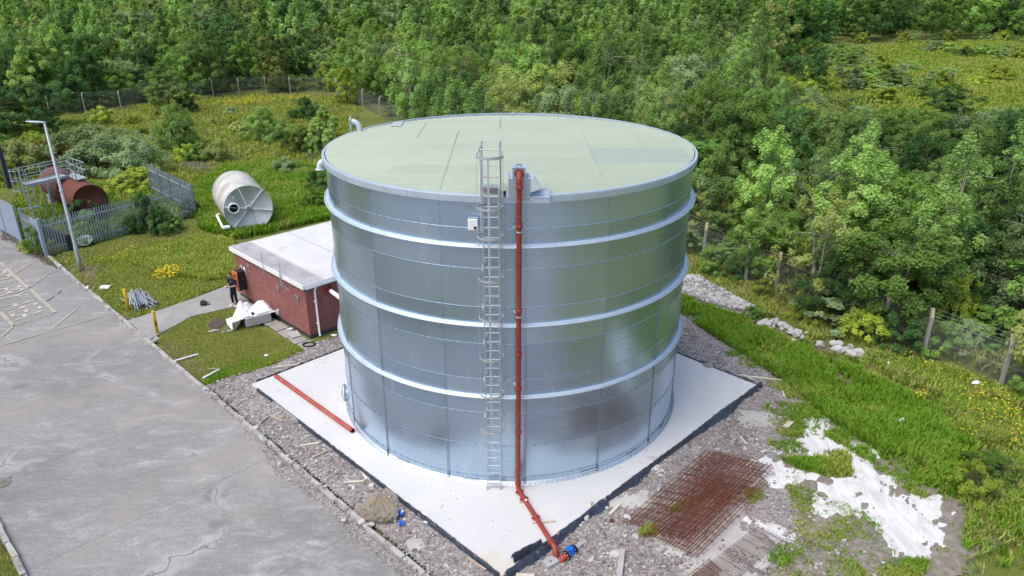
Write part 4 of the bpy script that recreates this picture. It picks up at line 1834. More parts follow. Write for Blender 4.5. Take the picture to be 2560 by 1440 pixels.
def stick(u0, v0, u1, v1, w, h, name, mat, label, cat, z=ZG, z1=None, group=None):
    p_, q_ = G(u0, v0, z + h / 2 + .02), G(u1, v1, (z if z1 is None else z1) + h / 2 + .02)
    k = MB()
    k.beam(p_, q_, w, h)
    return solo(k, name, [M[mat]], label, cat, (p_ + q_) / 2, group)


stick(433, 903, 495, 885, .07, .03, 'white_strip', 'white_plastic', 'white plastic strip on worn grass beside the kerb', 'plastic strip', ZL)
stick(507, 945, 549, 923, .07, .03, 'white_strip', 'white_plastic', 'white plastic strip where grass meets gravel', 'plastic strip', ZL)
stick(518, 921, 545, 922, .03, .02, 'white_strip', 'concrete', 'thin grey stick between the two white plastic strips', 'stick', ZL)
stick(680, 920, 752, 910, .07, .04, 'timber_lath', 'wood_pale', 'pale lath lying at the slab corner by the polythene', 'timber')
stick(653, 1053, 672, 1040, .08, .04, 'timber_lath', 'wood', 'short brown timber scrap crossing another by the kerb stones', 'timber')
stick(677, 1040, 708, 1053, .08, .05, 'timber_lath', 'wood', 'short forked timber scrap on gravel near slab edge', 'timber')
stick(750, 1115, 799, 1107, .08, .05, 'timber_lath', 'wood_pale', 'pale timber lath on gravel nearest the middle slab edge', 'timber')
stick(780, 1145, 819, 1126, .07, .05, 'timber_lath', 'wood', 'slanted timber lath on gravel between kerb and slab', 'timber')
stick(860, 1206, 910, 1203, .08, .05, 'timber_lath', 'wood_pale', 'pale timber lath lying on gravel above the boulder', 'timber')
stick(1840, 938, 1952, 950, .10, .05, 'timber_lath', 'wood_pale', 'long pale plank at the right slab corner by gravel', 'timber')
stick(1852, 936, 1885, 950, .08, .04, 'timber_lath', 'wood_pale', 'short plank crossing the long plank by the slab corner', 'timber', ZG + .05)
stick(1956, 978, 1961, 992, .08, .04, 'timber_lath', 'wood_pale', 'small upright looking pale wood chip near right gravel edge', 'timber')
flatpiece([(1957, 1068), (1968, 1056), (1985, 1057), (1972, 1071)], ZG + .06, .06, 'timber_board', 'wood_pale', 'square tan board on weeds right of the slab', 'board')
stick(1850, 1090, 1866, 1110, .07, .03, 'timber_lath', 'wood_pale', 'grey splinter on gravel between slab and white concrete', 'timber')
stick(1525, 1285, 1552, 1257, .10, .05, 'timber_lath', 'wood_pale', 'pale batten on gravel between pipe and rebar', 'timber')
stick(1474, 1270, 1477, 1253, .07, .05, 'timber_peg', 'wood_pale', 'pale peg sticking up at the polythene edge', 'timber', ZG, ZG + .2)
stick(1556, 1376, 1548, 1445, .15, .12, 'timber_post', 'concrete', 'thick grey timber post lying on the gravel', 'post')
stick(1290, 1438, 1336, 1440, .12, .06, 'timber_lath', 'wood_pale', 'pale plank end on gravel at the lower slab corner', 'timber')
stick(1170, 1395, 1215, 1425, .07, .04, 'timber_lath', 'wood', 'brown lath along the slab side near its corner', 'timber')
stick(2110, 1035, 2150, 1052, .12, .05, 'timber_lath', 'wood_pale', 'grey plank half buried in soil beyond the white concrete', 'timber', ZL)
stick(1735, 815, 1744, 838, .03, .03, 'thin_stake', 'wood_pale', 'thin leaning stake in the grass band behind the tank', 'stake', ZL, ZL + .5)
p = G(1529, 1301, ZG + .03)
k_ = MB()
k_.tube([p + Vector((.05 * math.cos(t), .05 * math.sin(t), 0)) for t in [i * math.pi / 8 for i in range(16)]], .028, 8, 0, False, True, True)
solo(k_, 'rusty_ring', [M['rust']], 'small rusty ring lying on the gravel near the batten', 'ring', p)
p = G(1432, 1304, ZG + .04)
k_ = MB()
k_.rock(p, (.09, .05, .04), random, 0, .7)
solo(k_, 'yellow_scrap', [M['yellow']], 'tiny yellow scrap on gravel beside the slab', 'litter', p)
p = G(1064, 1306, ZG + .05)
k_ = MB()
k_.rock(p, (.09, .05, .045), random, 0, -.6)
solo(k_, 'green_scrap', [M['clear']], 'pale turquoise plastic piece against the black slab edge', 'litter', p)
for (u, v), s, lb in (((1000, 1285), .22, 'crumpled blue and white plastic against the boulder'), ((1004, 1310), .13, 'small bright blue rag on gravel below the boulder')):
    p = G(u, v, ZG + .05)
    k_ = MB()
    for q in range(5):
        k_.rock(p + Vector((random.uniform(-s, s) * .4, random.uniform(-s, s) * .5, random.uniform(0, .08))), (s * .45, s * .3, s * .25), random, q % 2 if s > .2 else 0, random.random() * 3)
    solo(k_, 'plastic_rag', [M['blue_paint'], M['clear']], lb, 'plastic scrap', p)
for (u, v), lb in (((2440, 958), 'white plastic bag caught in tall grass by the fence'), ((2252, 1052), 'pale plastic bottle scrap lying in the green grass')):
    p = G(u, v, ZL + .18)
    k_ = MB()
    k_.rock(p, (.20, .12, .12), random, 0, .4, 2)
    solo(k_, 'plastic_bag', [M['white_plastic' if u > 2300 else 'clear']], lb, 'plastic bag', p)
p = G(2221, 908, ZL + .2)
k_ = MB()
k_.rock(p, (.05, .05, .09), random)
solo(k_, 'white_cup', [M['white_paint']], 'small white cup in the grass near the fence post', 'litter', p)
# milky dish by the palisade
p = G(216, 610, ZL + .02)
k_ = MB()
k_.lathe([(.02, .02), (.18, .03), (.36, .16), (.46, .34), (.44, .34), (.34, .17), (.17, .05), (.0, .04)], p, Vector((.1, -.45, 1)), 20)
solo(k_, 'plastic_dish', [M['clear']], 'milky clear plastic dish leaning at the palisade foot', 'dish', p)

# boulder and big stones
p = G(942, 1280, ZG + .18)
k_ = MB()
k_.rock(p + Vector((0, .1, .04)), (.70, .46, .44), random.Random(9), 0, -.35, 3, .2)
solo(k_, 'boulder', [M['boulder']], 'big ochre and grey boulder on gravel beside the kerb', 'boulder', p)
rng_s = random.Random(5)
for i, (u, v, s) in enumerate(((1330, 1375, .2), (1478, 1262, .17), (1482, 1272, .1), (1466, 1296, .16), (1540, 1385, .2), (1632, 1150, .26), (1655, 1140, .15), (860, 1300, .12), (640, 1068, .13), (905, 1303, .15), (930, 1310, .11), (985, 1300, .13), (700, 1158, .1), (930, 1214, .13), (1568, 1293, .15), (1590, 1340, .14), (1480, 1398, .13), (1770, 915, .3), (1775, 905, .2))):
    p = G(u, v, ZG + s * .3)
    k_ = MB()
    k_.rock(p, (s, s * .75, s * .55), rng_s, 0, rng_s.random() * 3, 1)
    m_ = 'rockgrey' if i in (0, 17, 18) else 'rockpale'
    lbs = {0: 'dark grey stone on gravel near the lower slab corner', 5: 'pale upright stone at the polythene facing the rebar', 17: 'big dark clod by the far polythene slab edge'}
    if i in lbs:
        solo(k_, 'stone', [M[m_]], lbs[i], 'stone', p)
    else:
        solo(k_, 'stone', [M[m_]], 'loose fist sized stone lying on the gravel around the slab', 'stone', p, 'loose stones on the gravel')

# ---------------------------------------------------------------- rebar mats
def mat_of(uvs, nx_, ny_, z, r, mat, label, seed, sag=.05):
    rg = random.Random(seed)
    c = GN(uvs, z)
    k = MB()
    def pt(s, t):
        p_ = (c[0] * (1 - s) + c[1] * s) * (1 - t) + (c[3] * (1 - s) + c[2] * s) * t
        return p_ + Vector((0, 0, sag * (fbm(np.array([p_.x + seed]), np.array([p_.y]), 1.7, 2, seed)[0] - .2)))
    for i in range(nx_):
        s = (i + rg.uniform(-.05, .05)) / (nx_ - 1)
        k.tube([pt(s, -.03 + 1.06 * q / 8) for q in range(9)], r, 5, 0, False)
    for j in range(ny_):
        t = (j + rg.uniform(-.05, .05)) / (ny_ - 1)
        k.tube([pt(-.03 + 1.06 * q / 8, t) + Vector((0, 0, 2 * r)) for q in range(9)], r, 5, 0, False)
    return solo(k, 'rebar_mat', [M[mat]], label, 'rebar mat', sum(c, Vector((0, 0, 0))) / 4)


zb = ZG + .05
mat_of([(1562, 1303), (1765, 1128), (1925, 1165), (1722, 1345)], 13, 16, zb, .010, 'rebar', 'lowest rusty rebar mat of the stack, reaching furthest left', 1)
mat_of([(1580, 1302), (1772, 1135), (1905, 1170), (1722, 1338)], 13, 15, zb + .05, .010, 'rebar', 'rusty rebar mat in the left half of the stack', 2)
mat_of([(1640, 1342), (1800, 1185), (1922, 1215), (1745, 1390)], 12, 15, zb + .09, .010, 'rebar', 'rusty rebar mat covering the near half of the stack', 3)
mat_of([(1612, 1335), (1765, 1190), (1880, 1220), (1725, 1368)], 11, 14, zb + .13, .010, 'rebar', 'rusty rebar mat crossing the middle of the stack', 4)
mat_of([(1700, 1225), (1790, 1132), (1930, 1172), (1850, 1262)], 8, 13, zb + .16, .009, 'rebar', 'small rusty rebar mat at the far end of the stack', 5)
mat_of([(1650, 1330), (1785, 1205), (1830, 1300), (1745, 1388)], 9, 9, zb + .18, .009, 'rebar', 'topmost rusty rebar mat piece at the near end', 6)
mat_of([(1790, 1130), (1850, 1120), (1935, 1185), (1880, 1200)], 6, 8, zb + .03, .008, 'rebar_grey', 'thin rebar mat over white concrete beyond the stack', 7)
mat_of([(1735, 1440), (1892, 1318), (1955, 1350), (1800, 1480)], 9, 13, zb + .02, .009, 'rebar_grey', 'single grey brown rebar mat lying on a grey slab', 8, .02)
mat_of([(1690, 1465), (1772, 1400), (1800, 1425), (1740, 1490)], 7, 8, zb + .06, .010, 'rebar', 'rusty rebar mat corner at the bottom edge', 9)
# ================================================================ PERSON
def person():
    foot = G(589, 763, ZL + .005)
    root = thing('person', 'person in navy tee and black trousers looking down at a phone by the wall', 'person', foot)
    rz = math.radians(-30)
    cr, sr = math.cos(rz), math.sin(rz)

    def W(p):
        return (p[0] * cr - p[1] * sr, p[0] * sr + p[1] * cr, p[2])

    def skin(name, verts, edges, radii, mat, parent, rootv=0, sub=2):
        me = bpy.data.meshes.new(name)
        me.from_pydata([W(p) for p in verts], edges, [])
        o = link_mesh(name, me, [mat], parent)
        sk = o.modifiers.new('skin', 'SKIN')
        sk.use_smooth_shade = True
        sk.branch_smoothing = .4
        for i, r in enumerate(radii):
            d = me.skin_vertices[0].data[i]
            d.radius = r if isinstance(r, tuple) else (r, r)
            d.use_root = (i == rootv)
        sb = o.modifiers.new('sub', 'SUBSURF')
        sb.levels = sub
        sb.render_levels = sub
        return o
    V, Rr, E_ = [], [], []

    def add(p, r, par=None):
        V.append(p)
        Rr.append(r)
        if par is not None:
            E_.append((par, len(V) - 1))
        return len(V) - 1
    pel = add((0, 0, .95), (.15, .11))
    wai = add((0, 0, 1.10), (.135, .10), pel)
    che = add((0, -.01, 1.30), (.16, .11), wai)
    nb = add((0, 0, 1.46), (.075, .07), che)
    nk = add((0, -.035, 1.535), (.055, .055), nb)
    h1 = add((0, -.085, 1.60), (.07, .085), nk)
    h2 = add((0, -.085, 1.68), (.078, .095), h1)
    h3 = add((0, -.065, 1.745), (.05, .06), h2)
    for sx in (-1, 1):
        sh = add((sx * .185, 0, 1.415), (.062, .065), nb if False else che)
        el = add((sx * .255, .0, 1.13), (.045, .045), sh)
        wr = add((sx * .075, -.285, 1.10), (.03, .03), el)
        pa = add((sx * .045, -.345, 1.115), (.034, .018), wr)
        for q in range(4):
            L_ = (.062, .075, .07, .055)[q]
            k1 = add((sx * .030 + (q - 1.5) * .004, -.375 - .004 * q, 1.14 - q * .018), (.009, .009), pa)
            add((sx * .030 - sx * .02, -.385 - L_ * .25, 1.142 - q * .018 + .012), (.0075, .0075), k1)
        t1 = add((sx * .06, -.355, 1.155), (.010, .010), pa)
        add((sx * .035, -.375, 1.17), (.008, .008), t1)
    feet = []
    for sx, fy, fx in ((-1, -.02, .13), (1, .02, .14)):
        hp = add((sx * .095, 0, .88), (.085, .085), pel)
        kn = add((sx * .115, -.03 + fy, .50), (.055, .055), hp)
        an = add((sx * fx, .01 + fy, .09), (.038, .038), kn)
        to = add((sx * (fx + .03), -.15 + fy, .035), (.035, .025), an)
        feet.append((sx, fx, fy))
    body = skin('body', V, E_, Rr, M['skin'], root)
    # tee
    te_ = MB()
    vs, fs = [], []
    for z, w, d_ in ((.90, .172, .135), (.98, .170, .132), (1.12, .160, .125), (1.25, .180, .135), (1.36, .205, .135), (1.425, .185, .115), (1.465, .105, .09), (1.485, .078, .078)):
        for j in range(16):
            a_ = j * math.pi / 8
            vs.append(Vector(W((w * math.cos(a_), d_ * math.sin(a_) - .012, z))) + foot)
    for i in range(7):
        for j in range(16):
            fs.append((i * 16 + j, i * 16 + (j + 1) % 16, i * 16 + 16 + (j + 1) % 16, i * 16 + 16 + j))
    te_.add(vs, fs, 0, True)
    for sx in (-1, 1):
        te_.tube([Vector(W(q)) + foot for q in ((sx * .12, 0, 1.405), (sx * .175, 0, 1.39), (sx * .215, 0, 1.31), (sx * .242, .0, 1.19))], [.06, .088, .085, .075], 10, 0, False)
    te_.build('tee_shirt', [M['navy']], root)
    tv = [(0, 0, 1.0), (0, 0, .92)]
    te, tr = [(0, 1)], [(.155, .12), (.165, .13)]
    for sx, fx, fy in feet:
        n = len(tv)
        tv += [(sx * .098, 0, .82), (sx * .115, -.035 + fy, .50), (sx * fx, .005 + fy, .12)]
        te += [(1, n), (n, n + 1), (n + 1, n + 2)]
        tr += [(.10, .105), (.076, .078), (.062, .07)]
    skin('trousers', tv, te, tr, M['trouser'], root)
    for sx, fx, fy in feet:
        k = MB()
        prof = []
        c = Vector((sx * fx, fy, 0))
        vs, fs = [], []
        for i, (t, w, h) in enumerate(((.06, .03, .05), (.05, .038, .09), (0, .042, .10), (-.08, .044, .08), (-.16, .046, .055), (-.21, .03, .035))):
            cc = c + Vector((sx * -t * .15, t, 0))
            for j in range(8):
                a = j * math.pi / 4
                vs.append(cc + Vector((w * math.cos(a), 0, max(.0, h / 2 + h / 2 * math.sin(a)))))
        for i in range(5):
            for j in range(8):
                fs.append((i * 8 + j, i * 8 + (j + 1) % 8, i * 8 + 8 + (j + 1) % 8, i * 8 + 8 + j))
        fs += [tuple(range(7, -1, -1)), tuple(range(40, 48))]
        k.add([Vector(W(p)) + foot for p in vs], fs, 0, True)
        k.build('shoe', [M['shoe']], root)
    hv = MB()
    vs, fs = [], []
    c = Vector((0, -.055, 1.705))
    for i in range(7):
        th = i / 6 * 1.75
        for j in range(14):
            ph = j / 14 * 2 * math.pi
            r_ = .104 + random.uniform(-.004, .004)
            front = max(0, -math.sin(ph))
            tt = th * (1 - .33 * front)
            vs.append(Vector(W(c + Vector((r_ * .86 * math.sin(tt) * math.cos(ph), r_ * 1.05 * math.sin(tt) * math.sin(ph), r_ * math.cos(tt) * .98)))) + foot)
    for i in range(6):
        for j in range(14):
            fs.append((i * 14 + j, (i + 1) * 14 + j, (i + 1) * 14 + (j + 1) % 14, i * 14 + (j + 1) % 14))
    hv.add(vs, fs, 0, True)
    hv.build('hair', [M['hair']], root)
    fa = MB()
    for sx in (-1, 1):
        fa.rock(Vector(W((sx * .034, -.178, 1.64))) + foot, (.012, .012, .009), random, 0)
        fa.rock(Vector(W((sx * .034, -.176, 1.662))) + foot, (.02, .012, .006), random, 1)
    fa.rock(Vector(W((0, -.165, 1.575))) + foot, (.022, .012, .006), random, 2)
    fa.build('face_details', [M['black'], M['hair'], plain('lips', (.35, .13, .11), .5)], root)
    ns = MB()
    ns.rock(Vector(W((0, -.188, 1.615))) + foot, (.014, .018, .024), random, 0, rz, 2, .02)
    for sx in (-1, 1):
        ns.rock(Vector(W((sx * .082, -.075, 1.64))) + foot, (.012, .022, .034), random, 0, rz, 2, .02)
    ns.build('nose_and_ears', [M['skin']], root)
    lg = MB()
    for i in range(4):
        lg.box(Vector(W((.045 + i * .022, -.132, 1.345 + .003 * (i % 2)))) + foot, (.016, .012, .022), (cr, sr, 0))
    lg.build('chest_print', [M['white_paint']], root)
    ph = thing('phone', 'dark phone held in both hands by the standing person', 'phone', Vector(W((0, -.40, 1.15))) + foot)
    k = MB()
    ax = Vector((cr, sr, 0))
    fy = Vector(W((0, -.55, -.35))).normalized()
    k.box(Vector(W((0, -.392, 1.155))) + foot, (.075, .15, .010), ax, fy, bev=.004)
    k.build('case', [M['black']], ph)
    k = MB()
    up = ax.cross(fy)
    if up.z < 0:
        up = -up
    k.box(Vector(W((0, -.392, 1.155))) + foot + up * .006, (.066, .135, .002), ax, fy)
    k.build('screen', [M['clear']], ph)


person()

# ================================================================ LAMP POST, STEEL COLUMN
p = G(203, 675, ZL)
ht_ = ZAT(p, 300)
lamp = thing('lamp_post', 'tall pale grey street lamp post beside the yard kerb', 'lamp post', p)
k = MB()
k.lathe([(.0, -.3), (.115, -.3), (.115, 1.35), (.105, 1.42), (.085, 1.5), (.062, ht_), (.0, ht_ + .01)], p, (0, 0, 1), 16)
po = k.build('post', [M['lampgrey']], lamp)
k = MB()
k.box(p + Vector((.02, -.112, .75)), (.09, .02, .42), (1, .1, 0))
k.build('access_door', [M['lampgrey']], po)
for z in (2.4, 4.55):
    k = MB()
    k.lathe([(.09, z), (.098, z + .02), (.098, z + .10), (.09, z + .12)], p, (0, 0, 1), 16)
    k.build('band', [M['galv_pale']], po)
hd_ = MB()
c = p + Vector((0, 0, ht_))
dl = Vector((-.95, -.3, .12)).normalized()
sl_, ul = frame(dl)
vs, fs = [], []
secs = ((-.10, .06, .05), (.05, .08, .08), (.3, .12, .10), (.62, .12, .07), (.82, .06, .035))
for t, w, h in secs:
    cc = c + dl * t + Vector((0, 0, .03))
    for j in range(8):
        a = j * math.pi / 4
        vs.append(cc + sl_ * (w * math.cos(a)) + ul * (h * .6 * math.sin(a)))
for i in range(len(secs) - 1):
    for j in range(8):
        fs.append((i * 8 + j, i * 8 + (j + 1) % 8, i * 8 + 8 + (j + 1) % 8, i * 8 + 8 + j))
fs += [tuple(range(7, -1, -1)), tuple(range(32, 40))]
hd_.add(vs, fs, 0, True)
hdo = hd_.build('lamp_head', [M['galv_pale']], lamp)
k = MB()
k.box(c + dl * .42 + ul * -.045 + Vector((0, 0, .03)), (.36, .15, .03), dl, sl_)
k.build('lens', [M['clear']], hdo)

p = G(24, 470, ZL)
zt = ZAT(p, 278)
k = MB()
w_ = .26
fx_, fy_ = Vector((.8, -.6, 0)), Vector((.6, .8, 0))
k.box(p + fy_ * (w_ / 2) + Vector((0, 0, zt / 2)), (w_, .03, zt), fx_, fy_)
k.box(p - fy_ * (w_ / 2) + Vector((0, 0, zt / 2)), (w_, .03, zt), fx_, fy_)
k.box(p + Vector((0, 0, zt / 2)), (.03, w_ - .03, zt - .01), fx_, fy_)
solo(k, 'steel_column', [M['darksteel']], 'dark blue grey steel column rising at the left edge', 'column', p)

# ================================================================ PALISADE COMPOUND
ZP = ZL
PH = 2.25
Pa = G(118, 640, ZP)
Pc = G(478, 454, PH)
Pd = G(368, 404, PH)
Pa_t = G(105, 545, PH)
Pb = Vector((Pc.x, Pc.y, ZP))
Pd = Vector((Pd.x, Pd.y, ZP))


def palisade(a, b, name, label, nbay, face):
    d = (b - a)
    L_ = d.length
    d = d.normalized()
    o = Vector((d.y, -d.x, 0)) * face
    f = thing(name, label, 'fence', (a + b) / 2)
    for i in range(nbay + 1):
        k = MB()
        p_ = a + d * (L_ * i / nbay) - o * .10
        k.box(p_ + Vector((0, 0, 1.06)), (.10, .055, 2.12), o, d)
        k.build('post', [M['palisade']], f)
    for z in (.42, 1.78):
        k = MB()
        k.box((a + b) / 2 - o * .045 + Vector((0, 0, z)), (L_, .05, .05), d, o)
        k.box((a + b) / 2 - o * .065 + Vector((0, 0, z + .022)), (L_, .09, .008), d, o)
        k.build('rail', [M['palisade']], f)
    for i in range(nbay):
        k = MB()
        a0_, a1_ = a + d * (L_ * i / nbay), a + d * (L_ * (i + 1) / nbay)
        nn = max(2, int(round((L_ / nbay) / .155)))
        for q in range(nn):
            c_ = a0_.lerp(a1_, (q + .5) / nn) + o * .0
            w_ = .068
            top = PH - random.uniform(0, .02)
            tl = Vector((0, 0, 0)) + d * random.uniform(-.012, .012)
            pr_ = [(-w_ / 2, 0), (-w_ / 6, .016), (w_ / 6, .016), (w_ / 2, 0)]
            vs = []
            for z, s_ in ((.05, 1), (top - .12, 1), (top - .02, .45)):
                for x, y in pr_:
                    vs.append(c_ + d * (x * s_) + o * (y) + Vector((0, 0, z)) + tl * (z / 2))
            for z, s_ in ((.05, 1), (top - .12, 1), (top - .02, .45)):
                for x, y in pr_:
                    vs.append(c_ + d * (x * s_) + o * (y - .006) + Vector((0, 0, z)) + tl * (z / 2))
            fs = []
            for zz in (0, 4):
                for x in range(3):
                    fs.append((zz + x, zz + x + 1, zz + x + 5, zz + x + 4))
                    fs.append((12 + zz + x, 12 + zz + x + 4, 12 + zz + x + 5, 12 + zz + x + 1))
                fs.append((zz, zz + 4, 16 + zz, 12 + zz))
                fs.append((zz + 3, 15 + zz, 19 + zz, zz + 7))
            fs.append((8, 9, 10, 11, 23, 22, 21, 20))
            k.add(vs, fs)
        k.build('pale_panel', [M['palisade']], f)
    return f


palisade(Pa, Pb, 'palisade_fence', 'grey steel palisade fence run behind the lamp post', 3, 1)
palisade(Pb, Pd, 'palisade_fence', 'grey palisade fence run going back from the right corner', 4, 1)
# gate leaf from the corner post towards the far left and the sheeted leaf standing open
g0 = Pa
g1 = G(72, 612, ZP)
gt_ = thing('palisade_gate', 'blue grey sheeted gate at the left corner of the palisade', 'gate', (g0 + g1) / 2)
k = MB()
k.box(g0 + Vector((0, 0, 1.12)), (.16, .16, 2.3), AX)
k.box(g0 + Vector((0, 0, 2.28)), (.2, .2, .03), AX)
k.build('gate_post', [M['gate']], gt_)
d = (g1 - g0).normalized()
L_ = (g1 - g0).length
k = MB()
k.box(g0 + d * (L_ * .28) + Vector((0, 0, 1.12)), (L_ * .44, .03, 2.0), d)
k.build('sheet_panel', [M['gate']], gt_)
k = MB()
for i in range(9):
    k.box(g0 + d * (L_ * (.54 + .42 * i / 8)) + Vector((0, 0, 1.12)), (.06, .02, 2.1), d)
for z in (.4, 1.75):
    k.box(g0 + d * (L_ * .5) + Vector((0, 0, z)) + Vector((.03, -.03, 0)), (L_, .04, .05), d)
k.build('pale_panel', [M['palisade']], gt_)
k = MB()
k.box(g1 + Vector((0, 0, 1.15)), (.12, .12, 2.4), AX)
k.box(g1 + Vector((.45, .35, 2.28)), (1.1, .08, .06), Vector((.8, .6, 0)))
k.build('far_post', [M['palisade']], gt_)
s0, s1 = G(57, 606, ZP), G(-120, 500, ZP)
sh = thing('sheeted_gate', 'large pale blue sheeted steel gate at the left edge', 'gate', (s0 + s1) / 2)
d = (s1 - s0).normalized()
L_ = (s1 - s0).length
n_ = 5
for i in range(n_):
    k = MB()
    k.box(s0 + d * (L_ * (i + .5) / n_) + Vector((0, 0, 1.2)), (L_ / n_ - .035, .03, 2.35), d)
    k.build('sheet_panel', [M['gate']], sh)
k = MB()
for i in range(n_ + 1):
    k.box(s0 + d * (L_ * i / n_) + Vector((0, 0, 1.18)), (.09, .09, 2.4), d)
k.build('frame', [M['palisade']], sh)

# ---------------------------------------------------------------- rusty tank with gantry
RT = 1.08
C1 = G(227, 503, 1.22)
C0 = G(136, 452, 1.22)
dr = (C1 - C0)
dr.z = 0
dr = dr.normalized()
LR = (C1 - C0).length
rt = thing('rusty_tank', 'rusty red horizontal cylinder tank behind the palisade fence', 'tank', (C0 + C1) / 2)
k = MB()
k.lathe([(.0, -.16), (RT * .5, -.12), (RT * .85, -.03), (RT, .06), (RT, LR * .48), (RT + .012, LR * .48), (RT + .012, LR * .50), (RT, LR * .50), (RT, LR - .03), (RT + .03, LR - .03), (RT + .03, LR), (RT - .02, LR), (RT - .03, LR - .14), (.0, LR - .16)], C0, dr, 40)
k.build('drum', [M['rust']], rt)
k = MB()
k.lathe([(RT + .004, LR * .36), (RT + .014, LR * .36), (RT + .014, LR * .48 - .02), (RT + .004, LR * .48 - .02)], C0, dr, 40)
k.build('dark_band', [plain('tar_band', (.03, .025, .025), .8, 0, .4, 3)], rt)
for t in (.2, .75):
    k = MB()
    k.box(C0 + dr * (LR * t) + Vector((0, 0, -1.1)), (.4, 2.0, 1.1), dr)
    k.build('saddle', [M['concrete']], rt)
for t, s in ((.62, .14), (.68, .10), (.74, .08)):
    k = MB()
    k.cyl(C0 + dr * (LR * t) + Vector((.1, 0, RT - .05)), C0 + dr * (LR * t) + Vector((.1, 0, RT + .12)), s, 14)
    k.build('hatch', [M['rail']], rt)
# access gantry
sr_ = Vector((-dr.y, dr.x, 0))
if sr_.x > 0:
    sr_ = -sr_
zd = 1.22 + RT + .12
gan = thing('access_gantry', 'grey steel gantry with handrails and hooped ladder over the rusty tank', 'gantry', C0 + dr * (LR * .4))
deck0 = G(72, 463, zd)
deck1 = G(172, 440, zd)
du_ = (deck1 - deck0)
du_.z = 0
LD = du_.length
du_ = du_.normalized()
dn_ = Vector((-du_.y, du_.x, 0))
WD = .8
k = MB()
k.box(deck0 + du_ * (LD / 2) + dn_ * (WD / 2), (LD, WD, .06), du_)
for q in (0, WD):
    k.box(deck0 + du_ * (LD / 2) + dn_ * q + Vector((0, 0, -.02)), (LD + .02, .06, .20), du_)
k.build('deck', [M['rail']], gan)


def railing(pts, hh=1.05, step=1.0):
    m_ = MB()
    for a_, b_ in zip(pts[:-1], pts[1:]):
        for z in (hh, hh * .52):
            m_.tube([a_ + Vector((0, 0, z)), b_ + Vector((0, 0, z))], .024, 6)
        n__ = max(1, int((b_ - a_).length / step))
        for i in range(n__ + 1):
            q = a_.lerp(b_, i / n__)
            m_.tube([q, q + Vector((0, 0, hh))], .026, 6)
    return m_


e0, e1 = deck0, deck0 + du_ * LD
f0, f1 = deck0 + dn_ * WD, deck0 + du_ * LD + dn_ * WD
railing([e0, e1]).build('handrail', [M['rail']], gan)
railing([f0, f1]).build('handrail', [M['rail']], gan)
# end bay along the tank
x0 = G(172, 440, zd)
x1 = G(188, 453, zd)
dx_ = dr
b0_p, b1_p = e1, e1 + dx_ * 1.6
c0_p, c1_p = f1 + du_ * .7, f1 + du_ * .7 + dx_ * 1.6
b1_q = b1_p + du_ * .75
k = MB()
k.prism([e1 + Vector((0, 0, -.03)), b1_p + Vector((0, 0, -.03)), b1_q + Vector((0, 0, -.03)), f1 + du_ * .75 + Vector((0, 0, -.03))], (0, 0, .05))
k.build('deck', [M['rail']], gan)
railing([e1, b1_p, b1_q, f1 + du_ * .75, f1], 1.05, .55).build('handrail', [M['rail']], gan)
for q in (.08, .42):
    k = MB()
    for s in (0, WD):
        pp_ = deck0 + du_ * (LD * q) + dn_ * s
        k.tube([pp_, Vector((pp_.x, pp_.y, ZP))], .045, 8)
    k.build('leg', [M['rail']], gan)
# hooped ladder at the left end
lc = deck0 + dn_ * (WD / 2) - du_ * .05
lm = MB()
for s in (-.22, .22):
    lm.tube([lc + dn_ * s + Vector((0, 0, 1.1)), Vector(((lc + dn_ * s).x, (lc + dn_ * s).y, ZP))], .022, 6)
for i in range(9):
    z = ZP + .3 + i * .3
    lm.tube([Vector(((lc - dn_ * .22).x, (lc - dn_ * .22).y, z)), Vector(((lc + dn_ * .22).x, (lc + dn_ * .22).y, z))], .014, 6)
for z in (zd - .3, zd + .4, zd + 1.05):
    pts_ = [Vector(((lc - du_ * (.36 + .36 * math.sin(t)) + dn_ * .36 * math.cos(t)).x, (lc - du_ * (.36 + .36 * math.sin(t)) + dn_ * .36 * math.cos(t)).y, z)) for t in [math.pi * i / 12 for i in range(13)]]
    lm.tube([Vector(((lc + dn_ * .25).x, (lc + dn_ * .25).y, z))] + pts_ + [Vector(((lc - dn_ * .25).x, (lc - dn_ * .25).y, z))], .022, 6)
for t in (.5, 1.57, 2.6):
    q = lc - du_ * (.36 + .36 * math.sin(t)) + dn_ * .36 * math.cos(t)
    lm.tube([Vector((q.x, q.y, zd - .5)), Vector((q.x, q.y, zd + 1.05))], .02, 6)
lm.build('ladder', [M['rail']], gan)
# low bund wall inside the compound
k = MB()
bw0, bw1 = Pa + Vector((.9, 1.0, 0)), Pa + Vector((-2.2, 3.2, 0))
k.beam(bw0 + Vector((0, 0, .45)), bw1 + Vector((0, 0, .45)), .22, 1.0)
solo(k, 'bund_wall', [plain('tarred_bund', (.03, .03, .033), .8, 0, .4, 2)], 'dark low bund wall inside the palisade compound', 'wall', (bw0 + bw1) / 2)

